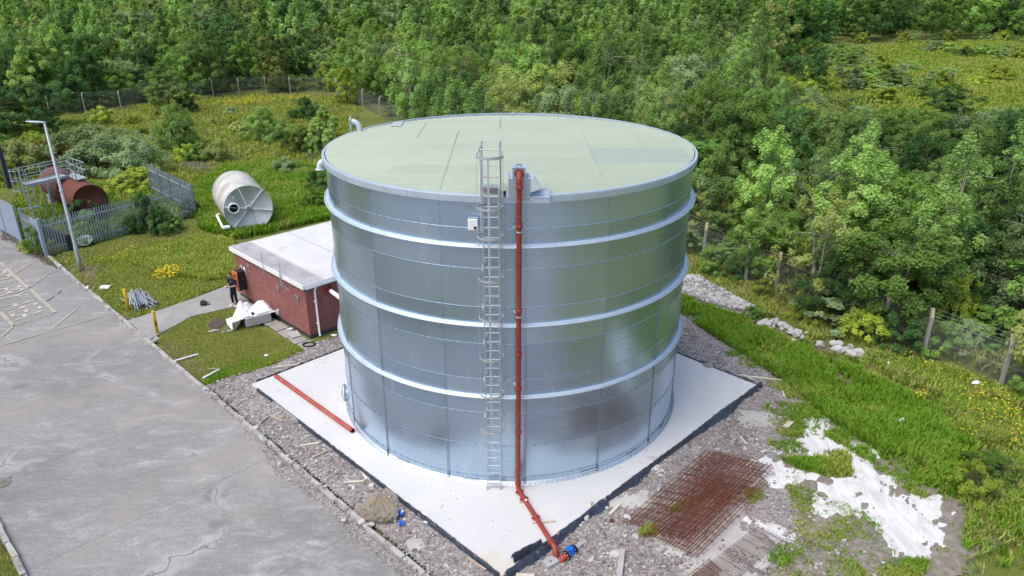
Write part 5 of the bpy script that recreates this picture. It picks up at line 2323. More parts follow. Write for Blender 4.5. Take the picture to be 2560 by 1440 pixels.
# ---------------------------------------------------------------- cream tank lying in the grass
RW = 1.52
W1 = G(621, 521, 1.36)
W0 = G(588, 480, 1.36)
dw = W1 - W0
dw.z = 0
LW_ = 4.4
dw = dw.normalized()
W0 = W1 - dw * LW_
wt = thing('cream_tank', 'stained cream cylinder tank lying on its side in the grass', 'tank', (W0 + W1) / 2)
k = MB()
k.lathe([(.0, .02), (RW - .05, .0), (RW, .05), (RW, LW_), (RW - .02, LW_ + .01)], W0, dw, 48)
k.build('barrel', [M['fibre']], wt)
k = MB()
k.lathe([(RW + .012, -.05), (RW + .012, .05), (RW - .03, .052), (RW - .035, .015), (.0, .015)], W1, dw, 48)
end = k.build('end_plate', [M['fibre_end']], wt)
sw, uw = frame(dw)
for i in range(6):
    t = i * math.pi / 3 + .22
    k = MB()
    r_ = sw * math.cos(t) + uw * math.sin(t)
    k.box(W1 + r_ * (RW * .58) + dw * .045, (RW * .84, .055, .06), r_, dw.cross(r_))
    k.build('rib', [M['white_plastic']], end)
k = MB()
k.lathe([(.0, .08), (.15, .08), (.15, .03)], W1, dw, 20, 0)
k.lathe([(.15, .02), (.22, .02), (.22, .11), (.15, .11)], W1, dw, 24, 1)
k.build('hub', [M['concrete'], M['hood']], end)
mh = W1 - sw * .92 + uw * .22
if PXA(*mh)[0] > PXA(*W1)[0]:
    mh = W1 + sw * .92 + uw * .22
k = MB()
k.lathe([(.30, 0), (.30, .30), (.36, .30), (.36, .36), (.27, .36), (.26, .05), (.0, .05)], mh, dw, 28)
mo = k.build('manhole', [M['white_plastic']], wt)
k = MB()
k.lathe([(.258, .33), (.255, .06), (.0, .058)], mh, dw, 28)
k.build('opening', [M['black']], mo)
k = MB()
q = mh + uw * .62 - (mh - W1).normalized() * .1
k.cyl(q, q + dw * .16, .06, 10)
k.cyl(q + dw * .10 - uw * .1, q + dw * .10 + uw * .12, .04, 8)
k.build('small_valve', [M['galv_pale']], wt)
k = MB()
sd = (mh - W1)
sd.z = 0
sd = sd.normalized()
pb_ = W1 + sd * (RW * .93) + Vector((0, 0, -1.0))
k.tube([pb_ + dw * .12 + sd * .25, pb_ + dw * .0 + sd * .3, pb_ - dw * 1.6 + sd * .35 + Vector((0, 0, .35)), pb_ - dw * 1.7 + sd * .15 + Vector((0, 0, .4))], .085, 12)
k.tube([pb_ + dw * .12 + sd * .3, pb_ + dw * .12 - sd * .1], .13, 12)
k.build('side_pipe', [M['white_plastic']], wt)


# ================================================================ CHAIN LINK FENCES
def chain_fence(label, posts, hgt, mat, crank, out, hid=(), sp=.11, wr=.0042, name='chain_link_fence', pr=.06):
    f = thing(name, label, 'fence', posts[0])
    for p_ in posts:
        k = MB()
        base = Vector((p_.x, p_.y, p_.z - .2))
        k.beam(base, p_ + Vector((0, 0, hgt)), pr * 2, pr * 2, (0, 1, 0))
        po_ = k.build('post', [M['post_concrete']], f)
        if crank:
            k = MB()
            k.beam(p_ + Vector((0, 0, hgt)), p_ + Vector((0, 0, hgt + .38)) + out * .26, pr * 1.8, pr * 1.8, (0, 1, 0))
            k.build('cranked_top', [M['post_top']], po_)
    for a_, b_ in zip(posts[:-1], posts[1:]):
        d = b_ - a_
        L = d.length
        k = MB()
        n = int((L + hgt) / sp)

        def P(x, z):
            return a_ + d * (x / L) + Vector((0, 0, z))
        for i in range(n + 1):
            c = i * sp
            x0, z0 = (c, 0) if c <= L else (L, c - L)
            x1, z1 = (c - hgt, hgt) if c >= hgt else (0, c)
            if abs(x0 - x1) > .02:
                k.tube([P(x0, z0), P(x1, z1)], wr, 3, 0, False, False)
                k.tube([P(L - x0, z0), P(L - x1, z1)], wr, 3, 0, False, False)
        for z in (.02, hgt * .5, hgt):
            k.tube([P(0, z), P(L, z)], wr * 1.3, 3, 0, False, False)
        k.build('mesh_panel', [M[mat]], f)
        if crank:
            k = MB()
            for q in (.25, .62, 1.0):
                oo = out * (.26 * q) + Vector((0, 0, .38 * q))
                k.tube([P(0, hgt) + oo, P(L * .5, hgt - .02) + oo, P(L, hgt) + oo], wr * 1.1, 3, 0, False, False)
            k.build('barbed_wire', [M['wire']], f)
    return f


f1, f2 = G(2306, 892, ZL), G(2500, 965, ZL)
dF = (f2 - f1)
ppp = [f1 - dF * k_ for k_ in (6, 5, 4, 3, 2, 1)] + [f1, f2, f2 + dF, f2 + dF * 2]
q1 = G(1863, 703, ZL)
# bend the run so that it passes the post seen by the rubble
ppp = []
nseg = 5
for i in range(nseg):
    ppp.append(q1.lerp(f1, i / nseg))
pre = q1 - (f1 - q1) / nseg
q0 = G(1757, 650, ZL)
FENCE_R = [q0 - (q1 - q0) * 2, q0 - (q1 - q0), q0] + ppp + [f1, f2, f2 + dF, f2 + dF * 2]
chain_fence('chain link fence with cranked concrete posts along the right hand wood', FENCE_R, 1.85, 'wire', True, Vector((.35, .93, 0)))
bk = [(125, 285), (215, 285), (305, 279), (383, 254), (460, 258), (535, 247), (600, 243), (666, 236), (727, 239)]
FENCE_B = [G(u, v, ZL) for u, v in bk] + [G(842, 244, ZL)]
chain_fence('dark mesh fence with cranked posts along the left hand wood', FENCE_B, 2.1, 'wire_dark', True, Vector((-.3, .95, 0)), sp=.2, wr=.0065, pr=.05)
FENCE_C = [G(842, 244, ZL), G(907, 268, ZL), G(950, 290, ZL), G(1000, 312, ZL)]
chain_fence('short leaning mesh fence beyond the left rim of tank', FENCE_C, 1.9, 'wire', True, Vector((.7, .7, 0)), sp=.17, wr=.006, pr=.065)
# ================================================================ GROUND
def P2(uv, z=ZG):
    return [(p.x, p.y) for p in GN(uv, z)]


_ka, KB = ab(G(640, 1090, ZY + .1))
KB2 = ab(G(1060, 1440, ZY + .1))[1]
KB = (KB + KB2) / 2               # line of the kerb across the site
_la, KL = ab(G(40, 1385, ZY + .1))   # opposite kerb, bottom left
YA0, YA1 = -75, 60
yard_poly = [tuple(S(a, b)[:2]) for a, b in ((YA0, KB), (YA1, KB), (YA1, KL), (YA0, KL))]
lawnA = P2([(205, 655), (300, 620), (490, 580), (585, 600), (590, 700), (560, 715), (430, 765), (318, 800), (250, 745), (180, 690)], ZL)
lawnB = P2([(392, 850), (430, 820), (500, 780), (575, 768), (610, 800), (690, 840), (755, 868), (740, 885), (640, 925), (560, 945), (520, 968), (480, 935), (430, 890)], ZL)
gravel_poly = P2([(505, 968), (560, 945), (640, 925), (745, 882), (775, 862), (850, 835), (960, 780), (1300, 740), (1660, 740), (1705, 772), (1790, 800), (1870, 870), (1945, 950), (2010, 985), (2060, 1030), (1990, 1120),
                  (1900, 1150), (1990, 1230), (2010, 1330), (1960, 1400), (1900, 1480), (2300, 2400), (900, 2400), (1100, 1480), (1040, 1430), (860, 1275), (640, 1092), (560, 1020)], ZG)
rubble_poly = P2([(1690, 690), (1740, 692), (1800, 725), (1885, 772), (1870, 785), (1790, 770), (1690, 735)], ZG)
soil_poly = P2([(1960, 1180), (2060, 1240), (2200, 1300), (2240, 1480), (1850, 1480), (1990, 1300)], ZG)
soil2_poly = P2([(2000, 1000), (2150, 1040), (2300, 1130), (2420, 1250), (2300, 1250), (2100, 1110), (1960, 1090)], ZG)
worn = [P2([(180, 690), (205, 655), (260, 660), (250, 720), (300, 780)], ZL), P2([(400, 860), (440, 850), (540, 945), (500, 960)], ZL), P2([(510, 795), (560, 790), (585, 825), (530, 835)], ZL),
        P2([(560, 765), (600, 770), (620, 800), (575, 790)], ZL), P2([(200, 640), (330, 606), (500, 575), (590, 595), (585, 605), (470, 590), (240, 640)], ZL),
        P2([(400, 430), (540, 420), (550, 440), (420, 445)], ZL), P2([(0, 560), (110, 640), (180, 690), (100, 660), (0, 600)], ZL)]


def terrain(x, y):
    """height of the natural ground"""
    d = np.hypot(x, y - 10)
    z = -.20 + (fbm(x, y, 3.0, 3, 1) - .5) * .10
    far = np.clip((d - 55) / 90, 0, 1)
    z = z + far * (fbm(x, y, 38, 3, 6) - .45) * 2.2
    return z


xs = np.concatenate([np.linspace(-900, -75, 22), np.arange(-72, 72.1, .42), np.linspace(75, 900, 22)])
ys = np.concatenate([np.linspace(-500, -45, 14), np.arange(-42, 95.1, .42), np.linspace(98, 1500, 34)])
XX, YY = np.meshgrid(xs, ys)
ZZ = terrain(XX, YY)
yd = sdist(XX, YY, yard_poly)
ZZ = np.where(yd > -.25, -.55, ZZ)
AA_, BB_ = (XX - YY) * .70711, (XX + YY) * .70711
ZZ = np.where((AA_ > -24.3) & (AA_ < 46.3) & (BB_ < KL - 4.2) & (BB_ > KL - 48.3), -.6, ZZ)
ZZ = np.where((YY < -33) & (YY > -421) & (np.abs(XX - 10) < 312), -.6, ZZ)
gd = sdist(XX, YY, gravel_poly)
ZZ = np.where(gd > .1, np.minimum(ZZ, -.24), ZZ)
slabd = sdist(XX, YY, [tuple(S(a, b)[:2]) for a, b in ((SA0, SB0), (SA1, SB0), (SA1, SB1), (SA0, SB1))])
ZZ = np.where(slabd > -.3, -.5, ZZ)
WEAR = np.zeros_like(XX)
for pw in worn:
    WEAR = np.maximum(WEAR, np.clip(.5 + sdist(XX, YY, pw) * .5, 0, .85))
WEAR = np.maximum(WEAR, np.clip(.5 + sdist(XX, YY, soil_poly) * .35, 0, .8))
_vb = P2([(1690, 640), (1870, 700), (2310, 895), (2700, 1060), (2600, 1400), (2290, 1230), (2010, 1000), (1690, 780)], ZL)
WEAR = np.maximum(WEAR, np.clip(.5 + sdist(XX, YY, _vb) * .4, 0, 1) * (.15 + .62 * fbm(XX, YY, 2.4, 3, 33)))
WEAR = np.maximum(WEAR, np.clip(.45 + sdist(XX, YY, soil2_poly) * .2, 0, .62))
kd = np.abs(yd)
WEAR = np.maximum(WEAR, np.clip(.75 - kd * .5, 0, .75) * (fbm(XX, YY, 2, 3, 8)))
ny, nx = XX.shape
vid = np.arange(ny * nx).reshape(ny, nx)
quads = np.stack([vid[:-1, :-1], vid[:-1, 1:], vid[1:, 1:], vid[1:, :-1]], -1).reshape(-1, 4)
me = np_mesh('ground', np.stack([XX, YY, ZZ], -1).reshape(-1, 3), quads, None, smooth=True)
at = me.attributes.new('wear', 'FLOAT', 'POINT')
at.data.foreach_set('value', WEAR.ravel().astype(np.float32))
tag(link_mesh('ground', me, [M['ground']]), kind='structure')

# yard: one sheet, subdivided a little so that it is not dead flat
k = MB()
k.sheet(lambda u, v: S(YA0 + (YA1 - YA0) * u, KL + (KB - KL) * v, ZY + .015 * (fbm(np.array([u * 40]), np.array([v * 12]), 1, 2)[0] - .5)), 110, 24, 0, True)
tag(k.build('yard', [M['yard']]), kind='structure')
# pit in the yard, left edge
p = G(0, 1208, ZY)
k = MB()
pts_ = []
rp = random.Random(4)
k.add([p + Vector((.42 * rp.uniform(.6, 1.2) * math.cos(t), .34 * rp.uniform(.6, 1.2) * math.sin(t), .022)) for t in [i * math.pi / 8 for i in range(16)]], [tuple(range(16))])
tag(k.build('yard_patch', [plain('broken_yard_patch', (.20, .185, .16), .95, 0, .5, 5, .6, dirt=(.10, .09, .075), dirt_amt=.9)]), kind='structure')


def kerb(a0_, a1_, b, side, seed, name):
    rg = random.Random(seed)
    k = MB()
    a = a0_
    while a < a1_:
        L_ = .9 + rg.uniform(-.06, .04)
        c = S(a + L_ / 2, b + side * .07 + rg.uniform(-.025, .025), (ZY + ZL) / 2 - .01 + rg.uniform(-.018, .02))
        yaw = rg.uniform(-.03, .03)
        dx = (AX + BX * yaw).normalized()
        n0 = len(k.v)
        k.box(c, (L_ - .02, .15 + rg.uniform(-.03, .03), ZL - ZY + .10), dx, None, 0, .02)
        for i in range(n0, len(k.v)):
            v = k.v[i]
            k.v[i] = (v[0] + rg.uniform(-.012, .012), v[1] + rg.uniform(-.012, .012), v[2] + rg.uniform(-.012, .012))
        a += L_
    return tag(k.build(name, [plain('worn_kerb_concrete', (.36, .35, .335), .9, 0, .3, 2.5, .4, dirt=(.17, .15, .13), dirt_amt=.8)]), kind='structure')


kerb(ab(G(110, 640, ZL))[0], 40, KB, 1, 3, 'kerb')
kerb(-30, 40, KL, -1, 4, 'kerb')
kerb(-70, ab(G(60, 606, ZL))[0], KB, 1, 5, 'kerb')

# concrete path from the yard to the building
k = MB()
pp = [(305, 806), (500, 740), (572, 712), (605, 706), (625, 760), (578, 768), (480, 790), (385, 842), (372, 850)]
pts_ = GN(pp, ZL + .02)
pts_[0] = S(ab(pts_[0])[0], KB + .16, ZL + .02)
pts_[-1] = S(ab(pts_[-1])[0], KB + .16, ZL + .02)
if (pts_[1] - pts_[0]).cross(pts_[2] - pts_[1]).z < 0:
    pts_ = pts_[::-1]
k.prism([Vector((p.x, p.y, ZL - .1)) for p in pts_], (0, 0, .125))
tag(k.build('path', [plain('path_concrete', (.27, .262, .25), .9, 0, .2, 1.2, .2, dirt=(.36, .355, .34), dirt_amt=.6)]), kind='structure')
# dropped kerb apron
k = MB()
qa, qb = ab(pts_[0])[0], ab(pts_[-1])[0]
qa, qb = min(qa, qb), max(qa, qb)
k.prism([S(qa - .3, KB - .02, ZY - .02), S(qb + .3, KB - .02, ZY - .02), S(qb + .2, KB + .5, ZL - .02), S(qa - .2, KB + .5, ZL - .02)], (0, 0, .045))
tag(k.build('path', [bpy.data.materials['path_concrete']]), kind='structure')

# worn markings on the path edges and the yard
mk = MB()


def line(u0, v0, u1, v1, w, z, mb=mk):
    p_, q_ = G(u0, v0, z), G(u1, v1, z)
    d = (q_ - p_).normalized()
    n = Vector((-d.y, d.x, 0)) * (w / 2)
    seg = max(2, int((q_ - p_).length / .35))
    rgm = random.Random(int(u0 * 7 + v0))
    vs, fs = [], []
    for i in range(seg + 1):
        c = p_.lerp(q_, i / seg)
        a_ = rgm.uniform(.72, 1.08)
        b_ = rgm.uniform(.72, 1.08)
        vs += [c - n * a_, c + n * b_]
    for i in range(seg):
        if rgm.random() > .07:
            fs.append((2 * i, 2 * i + 2, 2 * i + 3, 2 * i + 1))
    mb.add(vs, fs)


zy = ZY + .022
for a in ((0, 655, 34, 687), (34, 687, 72, 720), (72, 720, 140, 781)):
    line(*a, .20, zy)
line(0, 780, 33, 813, .20, zy)
line(33, 813, 138, 781, .12, zy)
line(0, 864, 125, 827, .12, zy)
line(125, 827, 255, 791, .10, zy)
line(125, 825, 190, 772, .12, zy)
line(0, 844, 33, 815, .12, zy)
line(35, 685, 78, 659, .10, zy)
line(71, 719, 123, 682, .10, zy)
line(0, 620, 15, 611, .10, zy)
line(10, 660, 20, 652, .10, zy)
tag(mk.build('yard_marking', [M['marking']]), kind='structure')
mk2 = MB()
line(115, 754, 163, 720, .10, zy, mk2)
tag(mk2.build('yard_marking', [plain('blackened_paint', (.13, .12, .105), .8, 0, .2, 4)]), kind='structure')
mk3 = MB()
zp_ = ZL + .030
for (u0, v0, u1, v1, n_) in ((345, 838, 400, 812, 9), (400, 812, 470, 786, 12), (310, 798, 330, 790, 4), (420, 790, 480, 772, 9), (515, 748, 560, 730, 9)):
    for i in range(n_):
        t = (i + .5) / n_
        u, v = u0 + (u1 - u0) * t, v0 + (v1 - v0) * t
        ln = random.uniform(4, 9)
        line(u, v, u + ln, v - ln * .18 + random.uniform(-2, 2), .07, zp_, mk3)
tag(mk3.build('path_marking', [plain('faded_path_paint', (.40, .39, .37), .85, 0, .2, 6, dirt=(.28, .27, .25), dirt_amt=.9)]), kind='structure')
tag(mk3.build('path_marking', [bpy.data.materials['faded_path_paint']]), kind='structure') if False else None
# the painted words run along the yard, letters facing the kerb
b0_, b1_ = G(4, 765, zy), G(40, 801, zy)
t0_ = G(84, 748, zy)
wa = (ab(b1_)[0] - ab(b0_)[0])
la0 = ab(b0_)[0]
lb0 = (ab(b0_)[1] + ab(b1_)[1]) / 2
lb1 = (ab(t0_)[1] + ab(G(113, 774, zy))[1]) / 2


def word(txt, a_from, a_to):
    o = text_mesh(txt, 'yard_lettering', 1, M['marking_white'], lambda x, y, z: S(a_from + (a_to - a_from) * x, lb0 + (lb1 - lb0) * y, zy + .002), None)
    tag(o, kind='structure')


word('AREA', la0, la0 + wa)
word('DELIVERY', la0 - wa * 2.28, la0 - wa * .26)


# ---------------------------------------------------------------- ragged sheets: gravel, rubble bank, spilled concrete
def ragged(name, poly, res, zbase, zin, amp, edge, mat, holes=(), rag=.35, seed=1, kind='structure', fade=.5, thr=None, neg=0.0):
    p = np.array(poly)
    x0_, y0_ = p.min(0) - .6
    x1_, y1_ = p.max(0) + .6
    gx = np.arange(x0_, x1_, res)
    gy = np.arange(y0_, y1_, res)
    X, Y = np.meshgrid(gx, gy)
    sd = sdist(X, Y, poly)
    for h in holes:
        sd = np.minimum(sd, -sdist(X, Y, h))
    sd = sd + (fbm(X, Y, 1.3, 4, seed) - .5) * 2 * rag + (fbm(X, Y, .35, 3, seed + 5) - .5) * rag * .8
    if thr is not None:
        sd = sd + thr(X, Y)
    Z = zbase + np.clip(sd / edge, 0, 1) * zin + np.clip(sd / edge, -1, 0) * max(zin, neg) + (fbm(X, Y, .45, 3, seed + 2) - .5) * amp + (RNG.random(X.shape) - .5) * amp * .35
    keep = sd > -edge * fade
    kk = keep[:-1, :-1] & keep[1:, :-1] & keep[:-1, 1:] & keep[1:, 1:]
    v = np.arange(X.size).reshape(X.shape)
    q = np.stack([v[:-1, :-1], v[:-1, 1:], v[1:, 1:], v[1:, :-1]], -1)[kk]
    used = np.unique(q)
    rm = np.full(X.size, -1)
    rm[used] = np.arange(len(used))
    co = np.stack([X.ravel(), Y.ravel(), Z.ravel()], -1)[used]
    me_ = np_mesh(name, co, rm[q], None, smooth=True)
    return tag(link_mesh(name, me_, [mat]), kind=kind)


slab_poly = [tuple(S(a, b)[:2]) for a, b in ((SA0 + .4, SB0 + .4), (SA1 - .4, SB0 + .4), (SA1 - .4, SB1 - .4), (SA0 + .4, SB1 - .4))]
inside_yard = lambda X, Y: np.where(sdist(X, Y, yard_poly) > -.14, -9, 0)
ragged('gravel_ground', gravel_poly, .10, ZG - .05, .05, .06, .25, M['gravel'], [slab_poly], .4, 3, thr=inside_yard)
# gravel and grit washed over the kerb on to the yard
gy_poly = P2([(560, 1010), (700, 1130), (880, 1270), (1060, 1440), (1150, 1520), (1000, 1440), (860, 1340), (830, 1285), (700, 1190), (640, 1110)], ZY)
ragged('gravel_spill', gy_poly, .09, ZY, .022, .02, .3, M['gravel'], (), .45, 13, fade=.2, thr=lambda X, Y: np.where(sdist(X, Y, yard_poly) < .0, -9, 0))
tp_ = lambda L: P2([(1460 + x / 2.612, 920 + y / 2.612) for x, y in L], ZG)
spillA = tp_([(1530, 240), (1620, 290), (1600, 400), (1600, 450), (1800, 490), (1950, 560), (1880, 620), (1920, 700), (2040, 710), (2110, 800), (2340, 830), (2440, 950), (2340, 1130), (2250, 1250), (2030, 1230), (2010, 1090), (1850, 980),
              (1720, 990), (1520, 940), (1520, 800), (1500, 740), (1230, 770), (1180, 670), (920, 600), (920, 550), (1080, 570), (1090, 530), (1240, 540), (1390, 470), (1440, 340)])
holeA = tp_([(1300, 605), (1480, 600), (1600, 610), (1620, 560), (1710, 570), (1745, 700), (1640, 715), (1420, 665)])
holeB = tp_([(1620, 760), (1700, 770), (1700, 840), (1640, 850)])
holeC = tp_([(1890, 720), (1960, 700), (1940, 850), (1860, 920)])
spillB = tp_([(1030, 960), (1200, 985), (1300, 1030), (1420, 1080), (1400, 1125), (1290, 1125), (1150, 1040), (1040, 1010)])
spillC = tp_([(390, 1120), (560, 960), (760, 830), (900, 620), (1130, 640), (1180, 760), (1000, 1000), (1290, 1125), (1060, 1400), (560, 1420), (640, 1290)])
ragged('white_concrete_spill', spillA, .045, ZG + .004, .012, .03, .22, M['spill'], [holeA], .32, 21, thr=lambda X, Y: -np.clip((fbm(X * .7 + Y * .7, (Y - X) * .7 * 2.2, .8, 4, 91) - .60) * 5, 0, 1.6), neg=.12, fade=.6)
ragged('white_concrete_spill', spillB, .05, ZG + .004, .012, .03, .22, M['spill'], (), .36, 23, neg=.12, fade=.6)
grey_sp = plain('grey_concrete_apron', (.37, .355, .33), .9, 0, .25, 1.5, .3, dirt=(.50, .49, .47), dirt_amt=.7)
ragged('grey_concrete_spill', spillC, .08, ZG - .012, .03, .03, .35, grey_sp, (), .3, 25)
M['grey_soil'] = plain('grey_brown_soil', (.19, .165, .135), .95, 0, .4, 5, .7, dirt=(.30, .285, .26), dirt_amt=.7)
soil_all = P2([(1900, 1110), (1990, 1000), (2060, 1005), (2120, 1060), (2240, 1110), (2350, 1190), (2440, 1270), (2480, 1340), (2430, 1460), (2300, 1600), (1880, 1520), (1990, 1330)], ZG)
ragged('soil_ground', soil_all, .09, ZG - .05, .045, .07, .4, M['grey_soil'], (), .5, 27)
for i, (u, v, rr) in enumerate(((880, 1215, .5), (925, 1180, .55), (1035, 1362, .34), (1890, 1050, 1.0), (1560, 1245, .8), (700, 985, .35), (1625, 1170, .6), (860, 905, .6), (2125, 1125, .4))):
    c = G(u, v, ZG)
    poly = [(c.x + rr * math.cos(t) * random.uniform(.6, 1.1), c.y + rr * .7 * math.sin(t) * random.uniform(.6, 1.1)) for t in [q * math.pi / 6 for q in range(12)]]
    ragged('mortar_splash', poly, .07, ZG - .004, .03, .05, .25, M['spill'] if i not in (2, 3, 4) else grey_sp, (), .35, 31 + i)
# unseen concrete sheets, added out of frame only to colour the tank's reflections
k = MB()
k.sheet(lambda u, v: Vector((-300 + 620 * u, -420 + 386 * v, ZY - .01)), 20, 14, 0, True)
tag(k.build('added_reflection_sheet', [M['yard']]), kind='structure')
k = MB()
k.sheet(lambda u, v: S(-24 + 70 * u, KL - 48 + 43.5 * v, ZY - .012), 12, 10, 0, True)
tag(k.build('added_reflection_sheet', [M['yard']]), kind='structure')
# rubble bank behind the tank on the right
ragged('rubble_bank', rubble_poly, .10, ZG + .05, .16, .16, .8, M['gravel'], (), .3, 41)
ragged('soil_heap', P2([(435, 412), (500, 406), (545, 418), (530, 432), (450, 430)], ZL), .12, ZL + .05, .2, .25, .8, M['dirt'], (), .3, 45)
# leaf litter and grit in the yard gutter by the gate
lit = P2([(0, 560), (70, 590), (120, 640), (150, 670), (110, 662), (60, 628), (0, 600)], ZY)
ragged('leaf_litter', lit, .10, ZY, .03, .05, .4, M['dirt'], (), .5, 51, fade=.1)


# ---------------------------------------------------------------- scattered stones (uncountable) and rubble rocks
def scatter_stones(name, n, sampler, smin, smax, mats, seed):
    rg = np.random.default_rng(seed)
    base = np.array([(-1, -1, -1), (1, -1, -1), (1, 1, -1), (-1, 1, -1), (-1, -1, 1), (1, -1, 1), (1, 1, 1), (-1, 1, 1)], float) * .62
    fq = np.array([(0, 3, 2, 1), (4, 5, 6, 7), (0, 1, 5, 4), (1, 2, 6, 5), (2, 3, 7, 6), (3, 0, 4, 7)])
    P = sampler(n, rg)
    n = len(P)
    s = smin * (smax / smin) ** (rg.random(n) ** 2.2)
    V = base[None] * (1 + (rg.random((n, 8, 3)) - .5) * .8)
    V = V * (s[:, None, None]) * np.array([1, .8, .6])
    a = rg.random(n) * 6.283
    c, si = np.cos(a)[:, None], np.sin(a)[:, None]
    x = V[..., 0] * c - V[..., 1] * si
    y = V[..., 0] * si + V[..., 1] * c
    V = np.stack([x, y, V[..., 2]], -1) + P[:, None, :]
    Q = (fq[None] + (np.arange(n) * 8)[:, None, None]).reshape(-1, 4)
    me_ = np_mesh(name, V.reshape(-1, 3), Q, None)
    o = link_mesh(name, me_, mats)
    idx = (rg.random(n) * len(mats)).astype(np.int32)
    me_.polygons.foreach_set('material_index', np.repeat(idx, 6).astype(np.int32))
    return tag(o, kind='stuff')


def in_poly(poly, z, holes=(), dens=None):
    pa = np.array(poly)

    def f(n, rg):
        out = []
        lo, hi = pa.min(0), pa.max(0)
        tot = 0
        while tot < n:
            c = lo + (hi - lo) * rg.random((n * 3, 2))
            ok = sdist(c[:, 0], c[:, 1], poly) > 0
            for h in holes:
                ok &= sdist(c[:, 0], c[:, 1], h) < 0
            if dens is not None:
                ok &= rg.random(len(c)) < dens(c[:, 0], c[:, 1])
            c = c[ok]
            out.append(c)
            tot += len(c)
            if len(c) == 0:
                break
        c = np.concatenate(out)[:n]
        return np.column_stack([c, np.full(len(c), z)])
    return f


M['pebble_pale'] = plain('pale_pebble', (.44, .425, .42), .95, 0, .3, 5)
M['pebble_grey'] = plain('grey_pebble', (.25, .235, .237), .95, 0, .3, 5)
M['pebble_dark'] = plain('dark_pebble', (.14, .13, .132), .95, 0, .3, 5)
M['pebble_brown'] = plain('brown_pebble', (.25, .19, .165), .95, 0, .3, 5)
peb = [M['pebble_grey'], M['pebble_pale'], M['pebble_grey'], M['pebble_dark'], M['pebble_brown']]
slab_full = [tuple(S(a, b)[:2]) for a, b in ((SA0 - .1, SB0 - .1), (SA1 + .1, SB0 - .1), (SA1 + .1, SB1 + .1), (SA0 - .1, SB1 + .1))]
gv_clump = lambda x, y: np.clip(fbm(x, y, 1.4, 3, 77) * 1.8 - .35, .08, 1)
scatter_stones('gravel_stones', 26000, in_poly(gravel_poly, ZG, [slab_full, [tuple(q) for q in yard_poly]], gv_clump), .016, .085, peb, 5)
scatter_stones('gravel_stones', 900, in_poly(gy_poly, ZY + .02), .012, .04, peb, 6)
scatter_stones('gravel_stones', 700, in_poly(soil_poly, ZL + .02), .02, .09, peb, 9)
scatter_stones('grit', 420, in_poly([tuple(S(a, b)[:2]) for a, b in ((SA0 + .2, SB0 + .2), (SA1 - .2, SB0 + .2), (SA1 - .2, SB1 - .2), (SA0 + .2, SB1 - .2))], .004, (), lambda x, y: np.clip(fbm(x, y, 1.5, 3, 4) * 3 - 1.35, .02, 1) * (np.hypot(x, y) > R + .15)), .006, .028, [M['pebble_dark'], M['pebble_grey']], 7)
scatter_stones('rubble_fragments', 1500, in_poly(rubble_poly, ZG + .16), .03, .16, [M['rockpale'], M['pebble_pale'], M['pebble_grey']], 8)
scatter_stones('leaf_fragments', 900, in_poly(lit, ZY + .03), .015, .06, [M['dirt'], M['bark'], M['pebble_brown']], 10)

rkr = random.Random(21)
rocks = [(1722, 695, .34), (1738, 697, .3), (1748, 703, .22), (1734, 705, .18)]
for i in range(64):
    t = rkr.random()
    rocks.append((1715 + 165 * t + rkr.uniform(-6, 6), 716 + 56 * t + rkr.uniform(-12, 9), rkr.uniform(.09, .24)))
for i in range(16):
    t = rkr.random()
    rocks.append((1885 + 110 * t, 800 + 28 * t + rkr.uniform(-7, 10), rkr.uniform(.12, .26)))
for u, v, s in ((1900, 808, .3), (1912, 804, .3), (1938, 806, .36), (1955, 812, .38), (1968, 818, .28), (1982, 832, .3), (1996, 834, .36), (2005, 845, .24), (2050, 862, .34), (2046, 856, .22), (2084, 858, .32), (2098, 862, .30), (2092, 872, .36), (2112, 874, .34), (2126, 866, .30), (2132, 884, .38), (2146, 880, .34), (2108, 878, .2), (1985, 850, .2), (2018, 832, .16)):
    rocks.append((u, v, s))
for i, (u, v, s) in enumerate(rocks):
    if u > 1884:
        s *= .8
    p = G(u, v, ZG + s * .25 + (.12 if u < 1880 else .0))
    k = MB()
    k.rock(p, (s, s * rkr.uniform(.6, .95), s * rkr.uniform(.5, .85)), rkr, 0, rkr.random() * 3, 1, .75)
    if u < 1760 and i < 4:
        solo(k, 'rubble_rock', [M['rockpale']], 'pale rubble rock at the far end of the bank beside the tank', 'rock', p, 'pale rocks topping the rubble bank')
    elif u < 1884:
        solo(k, 'rubble_rock', [M['rockpale']], 'pale rubble rock on the grey bank behind the tank', 'rock', p, 'pale rocks on the rubble bank')
    elif u < 2030:
        solo(k, 'rubble_rock', [M['rockpale']], 'pale rubble rock in the line between bank and lush grass', 'rock', p, 'pale rocks in the middle row')
    else:
        solo(k, 'rubble_rock', [M['rockpale']], 'pale rubble rock in the last cluster before the fence post', 'rock', p, 'pale rocks in the last cluster')


